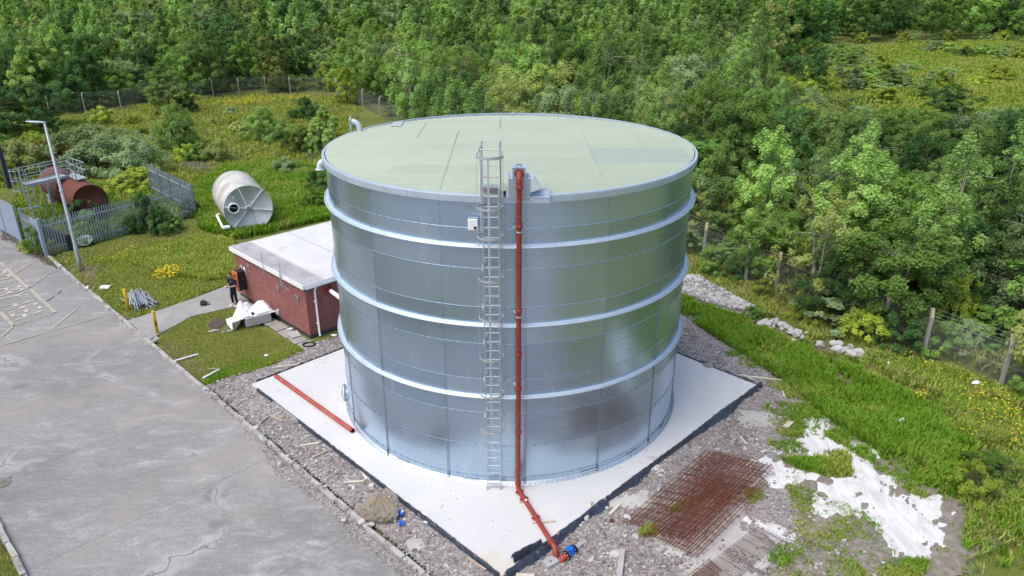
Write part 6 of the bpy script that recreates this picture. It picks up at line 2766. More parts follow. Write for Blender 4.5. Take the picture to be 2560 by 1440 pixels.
# ================================================================ GRASS (uncountable)
def tufts(name, P, h, blades, mats, seed, lean=.5, width=.022, flower=0):
    """P: (n,3) tuft positions, h: (n,) heights; each blade a bent tapering strip"""
    rg = np.random.default_rng(seed)
    n = len(P)
    N = n * blades
    Pb = np.repeat(P, blades, 0) + np.column_stack([(rg.random(N) - .5) * .16, (rg.random(N) - .5) * .16, np.zeros(N)])
    hb = np.repeat(h, blades) * (.55 + .7 * rg.random(N))
    a = rg.random(N) * 6.283
    ln = hb * lean * (.3 + rg.random(N))
    wv = a + 1.57 + (rg.random(N) - .5)
    w = width * (.7 + .6 * rg.random(N)) * np.clip(hb / .22, .7, 1.6)
    dx, dy = np.cos(a), np.sin(a)
    wx, wy = np.cos(wv), np.sin(wv)

    def ring(t, wf):
        cx = Pb[:, 0] + dx * ln * t * t
        cy = Pb[:, 1] + dy * ln * t * t
        cz = Pb[:, 2] + hb * t * (1 - .12 * t)
        return (np.column_stack([cx - wx * w * wf, cy - wy * w * wf, cz]), np.column_stack([cx + wx * w * wf, cy + wy * w * wf, cz]))
    r0, r1, r2 = ring(0, 1.0), ring(.55, .8), ring(1.0, .12)
    V = np.stack([r0[0], r0[1], r1[1], r1[0], r2[1], r2[0]], 1).reshape(-1, 3)
    i0 = (np.arange(N) * 6)[:, None]
    Q = np.concatenate([i0 + np.array([0, 1, 2, 3]), i0 + np.array([3, 2, 4, 5])], 1).reshape(-1, 4)
    me_ = np_mesh(name, V, Q, None)
    o = link_mesh(name, me_, mats)
    if len(mats) > 1:
        pick = np.repeat(np.repeat((vnoise(P[:, 0] * .8, P[:, 1] * .8, 3) + rg.random(n) * .5) / 1.5, blades), 2)
        me_.polygons.foreach_set('material_index', np.clip((pick * len(mats)).astype(np.int32), 0, len(mats) - 1))
    return tag(o, kind='stuff')


def grass(name, poly, n, z, h0, h1, blades, mats, seed, dens=None, holes=(), terr=False, **kw):
    rg = np.random.default_rng(seed)
    P = in_poly(poly, z, holes, dens)(n, rg)
    if terr:
        P[:, 2] = terrain(P[:, 0], P[:, 1])
    hh = h0 + (h1 - h0) * (fbm(P[:, 0], P[:, 1], 1.6, 3, seed) * .8 + .3 * rg.random(len(P)))
    return tufts(name, P, hh, blades, mats, seed, **kw)


LU, LA, DR, ME = M['grass_lush'], M['grass_lawn'], M['grass_dry'], M['grass_mead']
nw = lambda seed, sc=2.0, k=2.6, o=.8: (lambda x, y: np.clip(fbm(x, y, sc, 3, seed) * k - o, .04, 1))
wear_at = lambda x, y: np.clip(1 - 1.2 * np.max([np.clip(.5 + sdist(x, y, w_) * .5, 0, .8) for w_ in worn], 0), .02, 1)
grass('grass', lawnA, 15000, ZL - .04, .07, .20, 5, [LA, ME, LA, DR], 61, lambda x, y: wear_at(x, y))
lushA = P2([(330, 640), (500, 590), (585, 605), (590, 695), (520, 705), (430, 690), (330, 665)], ZL)
grass('grass', lushA, 6500, ZL - .04, .14, .42, 5, [LU, ME, ME, LA], 62)
grass('grass', lawnB, 13000, ZL - .05, .04, .11, 5, [LA, LA, DR, ME], 63, lambda x, y: wear_at(x, y), width=.016)
lushB = P2([(500, 968), (545, 925), (640, 900), (745, 866), (755, 874), (640, 925), (560, 945)], ZL)
grass('grass', lushB, 1500, ZL - .05, .08, .16, 5, [LU, LA], 64)
# right hand bands
bandA = P2([(1690, 735), (1745, 745), (1800, 780), (1880, 800), (1960, 850), (2080, 900), (2200, 950), (2330, 1020), (2450, 1120), (2400, 1250), (2290, 1230), (2190, 1130), (2060, 1040), (2010, 1000), (1960, 955), (1860, 890), (1790, 845), (1720, 800), (1690, 780)], ZL)
rows = [P2([(1880, 790), (1990, 800), (2016, 850), (1975, 862), (1930, 825), (1880, 815)], ZG), P2([(2030, 848), (2100, 846), (2160, 862), (2160, 896), (2090, 884), (2030, 872)], ZG), rubble_poly]
grass('grass', bandA, 15000, ZL - .06, .12, .44, 6, [LU, LU, LU, ME], 65, nw(5, 1.3, 4.6, 1.65), rows, terr=False)
bandB = P2([(1700, 700), (1900, 770), (2000, 830), (2150, 880), (2310, 895), (2560, 990), (2700, 1150), (2620, 1400), (2400, 1440), (2420, 1250), (2440, 1120), (2320, 1000), (2200, 930), (2060, 880), (1960, 840), (1880, 790)], ZL)
grass('grass', bandB, 13000, ZL - .06, .10, .46, 5, [ME, LU, DR, LU, ME], 66, nw(9, 1.8, 3.4, 1.0), rows)
grass('grass', soil_poly, 1000, ZL - .03, .06, .22, 6, [LU, ME], 67, nw(14, .9, 4.5, 2.2))
grass('grass', soil2_poly, 1700, ZL - .03, .08, .28, 6, [LU, LU, ME], 68, nw(15, .9, 4.2, 1.8))
grass('grass', holeA, 650, ZG - .03, .14, .36, 6, [LU, ME], 69)
for i, (poly, n) in enumerate(((tp_([(1180, 240), (1280, 230), (1480, 240), (1500, 290), (1380, 470), (1180, 520), (1260, 390), (1180, 320)]), 700), (tp_([(1300, 160), (1420, 160), (1420, 200), (1330, 200)]), 160), (tp_([(1560, 420), (1650, 400), (1760, 480), (1700, 500), (1600, 470)]), 220),
                               (tp_([(370, 1060), (480, 1030), (470, 1080), (380, 1100)]), 140), (tp_([(1060, 800), (1170, 790), (1170, 860), (1090, 880)]), 160), (tp_([(2090, 1270), (2240, 1250), (2180, 1400), (2000, 1400)]), 500), (tp_([(550, 950), (640, 930), (780, 830), (740, 840), (560, 930)]), 90))):
    grass('grass', poly, int(n * .7), ZG - .04, .07, .24, 6, [LU, ME], 70 + i, nw(30 + i, .7, 3.5, 1.0))
for i, (u, v, rr) in enumerate(((1885, 905, .5), (1830, 885, .25), (1955, 962, .5), (1990, 985, .35), (1975, 1120, .4), (800, 760, .0))):
    if rr:
        c = G(u, v, ZG)
        grass('grass', [(c.x + rr * 1.4 * math.cos(t), c.y + rr * math.sin(t)) for t in [q * math.pi / 5 for q in range(10)]], int(200 * rr), ZG - .03, .08, .24, 6, [LU, ME], 90 + i)
# verge beyond the far kerb of the yard, bottom left
verge = [tuple(S(a, b)[:2]) for a, b in ((-14, KL - .1), (12, KL - .1), (12, KL - 6), (-14, KL - 6))]
grass('grass', verge, 6000, ZL - .04, .06, .18, 5, [LA, DR, ME], 80)
# meadow left of the tank, up to the mesh fence
meadow = P2([(-120, 380), (40, 320), (240, 282), (400, 258), (660, 238), (840, 246), (900, 270), (850, 420), (830, 545), (590, 600), (490, 565), (480, 480), (380, 410), (300, 440), (0, 470), (-150, 470)], ZL)
grass('meadow_grass', meadow, 34000, ZL, .15, .55, 5, [ME, LA, ME, DR, LU], 81, None, terr=True, width=.032)
lushM = P2([(480, 470), (560, 420), (700, 400), (830, 430), (835, 545), (600, 598), (500, 575)], ZL)
grass('meadow_grass', lushM, 14000, ZL, .22, .62, 5, [LU, LU, ME], 82, None, terr=True, width=.028)
comp = [(p.x, p.y) for p in (Pa, Pb, Pd, G(60, 430, ZL), G(20, 560, ZL))]
grass('meadow_grass', comp, 3500, ZL, .2, .6, 5, [ME, LU], 83, None, terr=True)
edgeb = P2([(1690, 625), (1760, 640), (1865, 695), (2100, 800), (2312, 892), (2150, 882), (2000, 832), (1900, 772), (1700, 702)], ZL)
grass('grass', edgeb, 5200, ZL - .08, .08, .36, 5, [ME, DR, LA, ME], 87, nw(19, 1.5, 3.0, .8), rows)
foot = P2([(118, 645), (300, 600), (480, 562), (590, 600), (500, 590), (330, 622), (205, 660), (180, 690)], ZL)
grass('grass', foot, 2600, ZL - .06, .06, .2, 5, [LA, DR, ME], 88, nw(23, 1.2, 2.6, .7))
grass('grass', P2([(1940, 1080), (2120, 1060), (2350, 1190), (2430, 1460), (2300, 1600), (1900, 1500), (1990, 1330)], ZG), 900, ZG - .05, .05, .2, 6, [LU, ME], 89, nw(24, .8, 4.5, 2.3), [spillA])
field = P2([(1980, 225), (2050, 122), (2700, 105), (2900, 300), (2560, 300), (2350, 300), (2120, 285)], ZL)
grass('meadow_grass', field, 46000, ZL, .4, 1.0, 5, [ME, LU, LA, ME, DR], 84, nw(44, 14, 2.6, .3), terr=True, width=.06)
woodf = P2([(1700, 610), (2000, 740), (2310, 880), (2560, 960), (2750, 1000), (2900, 600), (2500, 380), (2000, 420), (1740, 460)], ZL)
grass('wood_floor_grass', woodf, 16000, ZL, .3, .8, 5, [ME, LU, DR], 85, None, terr=True, width=.04)


def flowers(poly, n, z, h0, h1, seed, dens=None, s=.045, terr=False):
    rg = np.random.default_rng(seed)
    P = in_poly(poly, z, (), dens)(n, rg)
    if terr:
        P[:, 2] = terrain(P[:, 0], P[:, 1])
    N = len(P)
    P[:, 2] += h0 + (h1 - h0) * rg.random(N)
    sz = s * (.6 + .8 * rg.random(N))
    V = []
    for dx, dy, dz in ((1, 0, 0), (0, 1, 0), (-1, 0, 0), (0, -1, 0)):
        V.append(P + np.column_stack([dx * sz, dy * sz, (rg.random(N) - .5) * sz]))
    T = P + np.column_stack([np.zeros(N), np.zeros(N), sz * .6])
    B_ = P - np.column_stack([np.zeros(N), np.zeros(N), sz * .4])
    VV = np.stack(V + [T, B_], 1).reshape(-1, 3)
    i0 = (np.arange(N) * 6)[:, None]
    Q = np.concatenate([i0 + np.array(q) for q in ((0, 1, 4), (1, 2, 4), (2, 3, 4), (3, 0, 4), (1, 0, 5), (2, 1, 5), (3, 2, 5), (0, 3, 5))], 1).reshape(-1, 3)
    me_ = np_mesh('yellow_flowers', VV, Q, None, tri=True)
    return tag(link_mesh('yellow_flowers', me_, [M['flower']]), kind='stuff')


flowers(P2([(378, 700), (400, 682), (445, 673), (462, 688), (440, 702), (405, 708)], ZL), 230, ZL, .22, .42, 1, s=.04)
flowers(P2([(240, 660), (300, 640), (330, 620), (350, 625), (300, 660)], ZL), 90, ZL, .15, .3, 2, s=.03)
flowers(lushA, 90, ZL, .2, .4, 3, s=.028)
flowers(P2([(2230, 940), (2330, 920), (2500, 1000), (2560, 1080), (2520, 1160), (2430, 1060), (2330, 990)], ZL), 230, ZL, .3, .6, 4, nw(51, 1.4, 4, 1.7), s=.030)
flowers(P2([(2200, 890), (2320, 900), (2560, 1000), (2560, 1240), (2420, 1200), (2300, 1000)], ZL), 90, ZL, .3, .6, 5, s=.028)
flowers(P2([(2285, 1000), (2310, 998), (2312, 1015), (2288, 1018)], ZL), 22, ZL, .35, .55, 6, s=.03)
flowers(P2([(480, 283), (560, 262), (700, 243), (790, 243), (800, 252), (640, 268), (520, 290)], ZL), 480, ZL, .45, .75, 7, s=.06, terr=True, dens=nw(61, 3, 4, 1.6))
flowers(P2([(240, 300), (300, 285), (420, 290), (420, 312), (260, 312)], ZL), 70, ZL, .4, .7, 8, s=.05, terr=True, dens=nw(62, 3, 4, 1.8))
flowers(meadow, 200, ZL, .4, .7, 9, s=.045, terr=True)
# ================================================================ TREES
TR = np.random.default_rng(2024)


def crown_mesh(name, prof, Hc_, rx, nl, leaf, nclump, seed, squash=1.0, lo=.12, scatter=.5, droop=0.0, rcl=(.09, .22)):
    """leaf-sized faces gathered in clumps through the crown's volume. prof(t): relative radius at relative height"""
    rg = np.random.default_rng(seed)
    ph = rg.random(6) * 6.283
    C, RC = [], []
    nclump = int(nclump * 1.7)
    while len(C) < nclump:
        t = rg.random()
        a = rg.random() * 6.283
        irr = 1 + .22 * math.sin(a * 2 + ph[0] + t * 3) + .16 * math.sin(a * 3 + ph[1] - t * 5) + .10 * math.sin(a * 5 + ph[2] + t * 9)
        rr = prof(t) * rx * irr
        if rg.random() > (prof(t) + .12):
            continue
        q = rg.random() ** .42
        rc = rx * rg.uniform(*rcl)
        z = Hc_ * (lo + (1 - lo) * t)
        C.append((rr * q * math.cos(a), rr * q * math.sin(a), z))
        RC.append(rc)
    C = np.array(C)
    RC = np.array(RC)
    wgt = RC ** 2
    ci = rg.choice(len(C), nl, p=wgt / wgt.sum())
    d = rg.normal(size=(nl, 3))
    d /= np.linalg.norm(d, axis=1)[:, None]
    d[:, 2] = np.where(rg.random(nl) < .45, np.abs(d[:, 2]) * 1.25, d[:, 2])
    u = rg.random(nl) ** scatter
    P = C[ci] + d * (RC[ci] * u)[:, None] * np.array([1, 1, squash])
    if droop:
        P[:, 2] -= droop * rg.random(nl) * RC[ci]
    P[:, 2] = np.maximum(P[:, 2], .05 + rg.random(nl) * .3)
    out = P - np.array([0, 0, Hc_ * .5])
    out /= np.linalg.norm(out, axis=1)[:, None] + 1e-6
    nrm = d * .4 + out * .7 + np.array([0, 0, .7]) + rg.normal(size=(nl, 3)) * .4
    nrm /= np.linalg.norm(nrm, axis=1)[:, None]
    t1 = np.cross(nrm, rg.normal(size=(nl, 3)))
    t1 /= np.linalg.norm(t1, axis=1)[:, None] + 1e-9
    t2 = np.cross(nrm, t1)
    s = leaf * (.6 + .8 * rg.random(nl))[:, None]
    V = np.stack([P - t1 * s * .5, P + t2 * s * .30 - nrm * s * .06, P + t1 * s * .55, P - t2 * s * .30 - nrm * s * .06], 1).reshape(-1, 3)
    Q = np.arange(nl * 4).reshape(-1, 4)
    return np_mesh(name, V, Q, None), C


def trunk_mesh(name, Hc_, r0, C, seed, nb=7, multi=1):
    rg = random.Random(seed)
    k = MB()
    for m_ in range(multi):
        a = rg.random() * 6.283
        off = Vector((math.cos(a), math.sin(a), 0)) * (r0 * 1.5 if multi > 1 else 0)
        top = Vector((off.x * 3 + rg.uniform(-.3, .3), off.y * 3 + rg.uniform(-.3, .3), Hc_ * .86))
        pts = []
        for i in range(7):
            t = i / 6
            pts.append(off + (top - off) * t + Vector((rg.uniform(-.06, .06), rg.uniform(-.06, .06), 0)) * (Hc_ * .12 if i else 0))
        pts[0] = off + Vector((0, 0, -.3))
        k.tube(pts, [r0 * (1.25 if i == 0 else 1 - .85 * i / 6) for i in range(7)], 7)
        for b in range(nb):
            t = rg.uniform(.28, .85)
            i = min(int(t * 6), 5)
            p0 = pts[i].lerp(pts[i + 1], t * 6 - i)
            c = Vector(C[rg.randrange(len(C))])
            if c.z < p0.z:
                c.z = p0.z + .3
            p1 = p0.lerp(c, .5) + Vector((0, 0, .15))
            k.tube([p0, p1, c], [r0 * .38 * (1.1 - t), r0 * .22, .012], 5, 0, False)
    me_ = bpy.data.meshes.new(name)
    me_.from_pydata([tuple(v) for v in k.v], [], k.f)
    me_.polygons.foreach_set('use_smooth', [True] * len(k.f))
    return me_


round_ = lambda t: math.sqrt(max(0, 1 - (1.9 * t - .95) ** 2)) * (1 if t > .45 else .82 + .4 * t)
egg = lambda t: max(.05, math.sin(math.pi * min(1, t * .92 + .06)) ** .7) * (1.05 - .35 * t)
spire = lambda t: max(.06, (1 - t) ** .75 * (.55 + .9 * min(t * 3, 1)) * .85)
bush = lambda t: math.sqrt(max(0.02, 1 - t * t)) * (.88 if t < .12 else 1)
vase = lambda t: .35 + .65 * math.sin(math.pi * min(1, t * .62 + .22))

PROTO = {}


def proto(kind, prof, Hc_, rx, nl, leaf, ncl, leafmat, bark, r0, nvar, lo=.12, multi=1, **kw):
    PROTO[kind] = []
    for v in range(nvar):
        sd = hash(kind) % 1000 if False else sum(ord(c) for c in kind) + v * 17
        cm, C = crown_mesh(kind + '_crown', prof, Hc_, rx, nl, leaf, ncl, sd, lo=lo, **kw)
        cm.materials.append(LEAF[leafmat])
        tm = trunk_mesh(kind + '_trunk', Hc_, r0, C, sd + 5, multi=multi)
        tm.materials.append(M[bark])
        PROTO[kind].append((cm, tm, Hc_, rx))


# near plants: leaf-sized faces; far plants: leaf sprays
proto('broad_mid', round_, 6.5, 2.5, 13600, 0.156, 57, 'mid', 'bark', .12, 3)
proto('broad_soft', lambda t: .75 * egg(t) + .3 * spire(t), 7.4, 2.1, 12000, 0.148, 55, 'soft', 'bark', .11, 3)
proto('broad_dark', round_, 6.5, 2.6, 13600, 0.156, 55, 'dark', 'bark', .13, 2)
proto('birch', spire, 8.0, 1.9, 9600, 0.133, 57, 'soft', 'birchbark', .08, 3, lo=.2, droop=.5)
proto('willow_grey', vase, 5.5, 2.4, 12000, 0.148, 50, 'grey', 'bark', .09, 2, multi=3)
proto('thorn_lime', bush, 4.0, 2.1, 10400, 0.140, 45, 'lime', 'bark', .08, 3, lo=.05, multi=2)
proto('thin_olive', vase, 6.0, 2.0, 6720, 0.140, 45, 'olive', 'birchbark', .07, 2, multi=2)
proto('shrub_mid', bush, 2.4, 1.5, 6720, 0.117, 32, 'mid', 'bark', .05, 2, lo=.04, multi=3)
proto('shrub_lime', bush, 2.0, 1.4, 6080, 0.109, 30, 'lime', 'bark', .05, 2, lo=.04, multi=3)
proto('shrub_grey', bush, 2.6, 2.0, 9600, 0.117, 42, 'grey', 'bark', .05, 2, lo=.04, multi=3)
proto('shrub_dark', bush, 2.6, 1.7, 8000, 0.125, 37, 'dark', 'bark', .05, 2, lo=.04, multi=3)
proto('shrub_soft', egg, 2.6, 1.2, 6720, 0.109, 32, 'soft', 'bark', .05, 2, lo=.04, multi=3)
proto('shrub_round', bush, 3.4, 2.0, 9000, .120, 50, 'soft', 'bark', .05, 2, lo=.03, multi=3)
proto('shrub_blossom', bush, 2.0, 1.6, 6720, 0.117, 32, 'blossom', 'bark', .05, 2, lo=.04, multi=3)
proto('shrub_bronze', bush, 1.8, 1.5, 5760, 0.109, 30, 'red', 'bark', .05, 1, lo=.04, multi=3)

PXC = {}


def plant(kind, x, y, h, w, name, label, cat, group=None, var=None, rot=None, z=None):
    ps = PROTO[kind]
    i = int(TR.integers(len(ps))) if var is None else var % len(ps)
    cm, tm, Hc_, rx = ps[i]
    zz = float(terrain(np.array([x]), np.array([y]))[0]) if z is None else z
    t = thing(name, label, cat, (x, y, zz), group)
    t.rotation_euler = (0, 0, TR.random() * 6.283 if rot is None else rot)
    t.scale = (w / rx, w / rx, h / Hc_)
    for me_, nm in ((cm, 'crown'), (tm, 'trunk')):
        o = bpy.data.objects.new(nm, me_)
        COL.objects.link(o)
        o.parent = t
    return t


def plant_px(kind, u, v, vtop, w, name, label, cat, group=None, **kw):
    """base at pixel (u, v) on the ground, top at pixel row vtop"""
    p = G(u, v, -.2)
    h = ZAT(p, vtop) + .2
    return plant(kind, p.x, p.y, h, w, name, label, cat, group, **kw)


# ---- bushes and trees that stand out one by one
SHR = [
    ('shrub_round', 452, 375, 262, 2.3, 'large round bush standing alone in the meadow'),
    ('shrub_mid', 448, 372, 290, 1.6, 'leafy bush hugging the lone round meadow bush'),
    ('shrub_round', 662, 352, 265, 2.2, 'pale green bush in the meadow left of the tank rim'),
    ('shrub_soft', 695, 350, 290, 1.5, 'smaller pale bush beside the meadow bush near tank rim'),
    ('shrub_lime', 262, 312, 268, 1.9, 'low yellow green bush before the left mesh fence'),
    ('shrub_lime', 330, 312, 288, 1.2, 'tiny yellowish bush right of the low fence bush'),
    ('broad_soft', 425, 285, 160, 2.9, 'bright green round tree standing in front of mesh fence'),
    ('shrub_dark', 472, 280, 240, 1.5, 'dark low bush at the foot of the bright fence tree'),
    ('shrub_grey', 245, 425, 316, 4.4, 'big grey green bramble mound behind the rusty tank'),
    ('shrub_grey', 335, 440, 345, 2.6, 'grey green bramble shoulder right of the big mound'),
    ('shrub_mid', 325, 405, 345, 1.3, 'fresh green sprig on top of the bramble mound'),
    ('shrub_lime', 362, 470, 418, 2.0, 'yellow green bush inside the palisade right of rusty tank'),
    ('shrub_lime', 310, 478, 440, 1.3, 'small yellow green bush at the end of rusty tank'),
    ('shrub_bronze', 130, 420, 352, 2.2, 'bronze tinted bush beyond the gantry'),
    ('shrub_blossom', 55, 440, 350, 2.6, 'cream flowered bush beside the dark steel column'),
    ('shrub_blossom', 190, 400, 318, 1.8, 'cream flowered bush behind the gantry ladder'),
    ('shrub_lime', 20, 455, 400, 1.6, 'yellow green bush at the left edge below the column'),
    ('shrub_lime', 95, 395, 330, 1.5, 'yellow green bush right of the dark steel column'),
    ('shrub_dark', 375, 580, 485, 1.25, 'dark green bush climbing the palisade fence'),
    ('shrub_dark', 408, 585, 530, 1.0, 'low dark bush at the foot of the climbing bush'),
    ('shrub_mid', 430, 580, 540, .9, 'low leafy bush near the right palisade corner'),
    ('shrub_mid', 322, 585, 545, .7, 'small leafy bush at the middle of the palisade foot'),
    ('shrub_mid', 232, 600, 530, .95, 'leafy bush growing through the palisade by lamp post'),
    ('shrub_dark', 210, 560, 500, 1.2, 'dark bush inside the palisade behind lamp post'),
    ('shrub_mid', 95, 635, 565, .6, 'scruffy bush in front of the open gate'),
    ('shrub_lime', 68, 630, 600, .45, 'low weedy bush on the kerb at the gate'),
    ('shrub_dark', 478, 540, 500, .7, 'little dark bush at the right palisade corner'),
    ('shrub_blossom', 548, 405, 350, 1.5, 'cream flowered bush left above the cream tank'),
    ('shrub_mid', 505, 405, 360, 1.4, 'leafy bush between lone meadow bush and cream tank'),
    ('shrub_lime', 470, 400, 362, 1.3, 'yellow green scrub just below the lone round bush'),
    ('shrub_mid', 760, 385, 318, 1.9, 'leafy scrub beside the overflow elbow of the tank'),
    ('shrub_soft', 800, 390, 300, 1.6, 'soft green scrub touching the tank rim at left'),
    ('shrub_dark', 770, 300, 245, 2.0, 'dark bush left of the gooseneck vent'),
    ('shrub_soft', 815, 350, 270, 1.5, 'feathery pale bush just left of gooseneck vent'),
    ('shrub_blossom', 600, 330, 305, 1.3, 'cream flecked bush in the meadow middle'),
    ('shrub_dark', 795, 480, 425, 1.3, 'dark bramble against the left tank wall'),
    ('shrub_mid', 790, 520, 470, 1.2, 'leafy bramble above the brick building roof'),
    ('shrub_grey', 715, 430, 395, 1.5, 'greyish bramble between cream tank and steel tank'),
    ('shrub_mid', 1880, 800, 768, .55, 'small dark weed clump at the end of rubble bank'),
    ('shrub_lime', 2420, 1250, 1165, .9, 'yellow green bush at the lower right edge'),
    ('shrub_mid', 2475, 1200, 1140, .9, 'leafy bush above the lower right yellow green bush'),
    ('shrub_lime', 1900, 740, 700, .8, 'bright low bush at the wood edge above the rubble'),
    ('shrub_mid', 1770, 680, 620, .8, 'pale leafy sapling against the right mesh fence near tank'),
    ('shrub_dark', 1830, 695, 630, .9, 'dark ivy clump on the mesh fence near the first post'),
    ('shrub_lime', 2020, 800, 745, .9, 'yellow green scrub at the fence above the rock cluster'),
    ('shrub_lime', 2160, 850, 770, 1.2, 'yellowish bush spilling through the right fence'),
    ('shrub_dark', 2230, 870, 780, 1.2, 'dark low bush left of the tall cranked fence post'),
    ('shrub_grey', 2400, 880, 800, 1.1, 'grey leafed bush behind the right mesh panel'),
    ('shrub_mid', 2350, 890, 810, 1.0, 'leafy bush behind mesh right of tall cranked post'),
]
for kd_, u, v, vt, w, lb in SHR:
    plant_px(kd_, u, v, vt, w, 'bush', lb, 'bush')
TRS = [
    ('broad_dark', 20, 345, 225, 3.4, 'dark tree at the far left edge of the wood'),
    ('broad_dark', 105, 325, 215, 3.2, 'dark tree left of the first mesh fence post'),
    ('broad_mid', -60, 400, 270, 3.0, 'leafy tree cut by the left edge above the steel column'),
    ('shrub_mid', 150, 335, 295, 1.9, 'leafy scrub at the left end of the mesh fence'),
    ('broad_mid', 2225, 845, 555, 2.7, 'large bright leafy tree at the right fence'),
    ('broad_dark', 2080, 800, 640, 1.7, 'dark low tree left of the large bright fence tree'),
    ('thin_olive', 2030, 770, 500, 1.9, 'thin olive tree with pale stems at the wood edge'),
    ('birch', 2045, 740, 465, 1.3, 'slender yellowish birch at the right wood edge'),
    ('broad_mid', 1905, 700, 530, 1.9, 'leafy tree just right of the first fence post'),
    ('broad_soft', 1800, 620, 440, 1.7, 'soft green tree behind the fence beside the tank'),
    ('thorn_lime', 1850, 610, 470, 1.4, 'lime green bushy tree behind fence near the tank'),
    ('willow_grey', 2530, 840, 590, 2.3, 'grey green willow at the right edge above fence'),
    ('broad_dark', 2370, 770, 560, 2.2, 'dark tree between bright fence tree and grey willow'),
    ('thorn_lime', 2380, 850, 690, 1.0, 'yellowing small tree behind the cranked fence wire'),
    ('broad_dark', 2370, 300, 215, 3.0, 'dark round tree alone at the edge of the right meadow'),
    ('broad_dark', 2000, 230, 100, 4.2, 'dark broad tree beside the meadow at upper right'),
    ('broad_dark', 1930, 225, 120, 3.4, 'dark tree left of the broad meadow tree'),
    ('broad_dark', 1430, 235, 118, 4.0, 'dark broad tree rising just behind the tank roof'),
    ('birch', 1215, 260, 105, 1.8, 'pale pointed birch behind the tank roof'),
    ('thorn_lime', 870, 262, 172, 2.4, 'yellow green bush behind the short leaning fence'),
    ('thorn_lime', 825, 225, 150, 2.6, 'yellow green tree over the fence corner'),
]
for kd_, u, v, vt, w, lb in TRS:
    plant_px(kd_, u, v, vt, w, 'tree', lb, 'tree')
mrg = random.Random(77)
for i in range(26):
    u, v = mrg.uniform(330, 800), mrg.uniform(285, 400)
    if 395 < u < 515 and v > 330:
        continue
    w_ = mrg.uniform(.5, 1.0)
    kd_ = mrg.choice(('shrub_mid', 'shrub_lime', 'shrub_grey', 'shrub_soft', 'shrub_blossom'))
    p_ = G(u, v, -.2)
    plant(kd_, p_.x, p_.y, w_ * mrg.uniform(.8, 1.3), w_, 'bush', 'little scrub bush in the long grass of the left meadow', 'bush', 'little scrub bushes in the left meadow')
# bare pale dead stems
for (u, v, ut, vt, lb) in ((2400, 520, 2425, 335, 'bare grey dead trunk standing in the right hand wood'), (1957, 330, 1962, 225, 'thin white dead birch stem in the wood at right'), (2010, 345, 2025, 235, 'leaning brown dead stem in the wood at right')):
    p = G(u, v, -.2)
    h = ZAT(p, vt)
    q = Vector((p.x + (ut - u) * (p.y + D) / F, p.y, h))
    k = MB()
    k.tube([p, p.lerp(q, .5) + Vector((.08, 0, 0)), q], [.11, .07, .02], 7)
    for i in range(4):
        a_ = p.lerp(q, .5 + .11 * i)
        k.tube([a_, a_ + Vector((random.uniform(-.5, .5), random.uniform(-.3, .3), .45))], [.03, .01], 5)
    solo(k, 'dead_tree', [M['birchbark']], lb, 'dead tree', p)

# ---- the wood: the nearest trees one by one
edge_line = [(p.x, p.y) for p in FENCE_B] + [(p.x, p.y) for p in FENCE_C[1:]] + [(-6, 16), (2, 15), (8, 17)] + [(p.x, p.y) for p in FENCE_R[2:]]
woods = [(-260, 70)] + [(p.x - 18, p.y + .5) for p in FENCE_B[:1]] + edge_line + [(60, -40), (300, -40), (420, 420), (-420, 420)]
clear1 = P2([(1985, 235), (2040, 128), (2200, 100), (2620, 110), (2900, 150), (3000, 320), (2560, 300), (2350, 300), (2130, 285)], ZL)
track = P2([(1880, 95), (1990, 95), (2080, 125), (2060, 140), (1960, 105)], ZL)
cand = []
yy = 8.0
while yy < 330:
    dcam = yy + D
    sp_ = 3.05 + .021 * max(0, dcam - 40)
    half = dcam * .82 + 14
    xx = -half
    while xx < half:
        cand.append((xx + TR.uniform(-.45, .45) * sp_, yy + TR.uniform(-.45, .45) * sp_, sp_))
        xx += sp_
    yy += sp_ * .92
for yn in np.arange(-34, 8, 2.7):      # wood beyond the right fence, nearer the camera
    for xn in np.arange(14, 64, 2.7):
        cand.append((xn + TR.uniform(-1.1, 1.1), yn + TR.uniform(-1.1, 1.1), 2.6))
CA = np.array(cand)
ok = sdist(CA[:, 0], CA[:, 1], woods) > 1.1
ok &= sdist(CA[:, 0], CA[:, 1], clear1) < .5
ok &= sdist(CA[:, 0], CA[:, 1], track) < 1
CA = CA[ok]
# view test: keep only what the lens and a step to the side could see
un, vn, dn = PXA(CA[:, 0], CA[:, 1], 3.0)
ok = (un > -420) & (un < 2980) & (vn < 1150) & (dn > 5)
CA = CA[ok]
un, vn, dn = PXA(CA[:, 0], CA[:, 1], 3.0)
big = (un > -60) & (un < 2620) & (vn > -60)
order = np.argsort(dn + np.where(big, 0, 1000))
taken = [(o.location.x, o.location.y) for o in bpy.data.objects if o.get('category') == 'tree' and o.type == 'EMPTY']
fld = lambda x, y, s, sd: float(fbm(np.array([x]), np.array([y]), s, 2, sd)[0])


def kind_at(x, y, d):
    n = fld(x, y, 16, 12) + TR.uniform(-.26, .26)
    n2 = TR.random()
    if d > 150 and x > 40:
        return ('broad_dark' if n2 < .35 else 'broad_mid')
    if n > .70:
        return 'broad_dark' if n2 < .7 else 'broad_mid'
    if n > .56:
        return ('broad_mid', 'broad_soft', 'broad_mid', 'birch')[int(n2 * 4)]
    if n > .44:
        return ('broad_soft', 'thorn_lime', 'birch', 'broad_mid', 'willow_grey')[int(n2 * 5)]
    if n > .34:
        return ('thorn_lime', 'willow_grey', 'birch', 'thin_olive', 'broad_soft')[int(n2 * 5)]
    return ('willow_grey', 'birch', 'willow_grey', 'thin_olive', 'thorn_lime')[int(n2 * 5)]


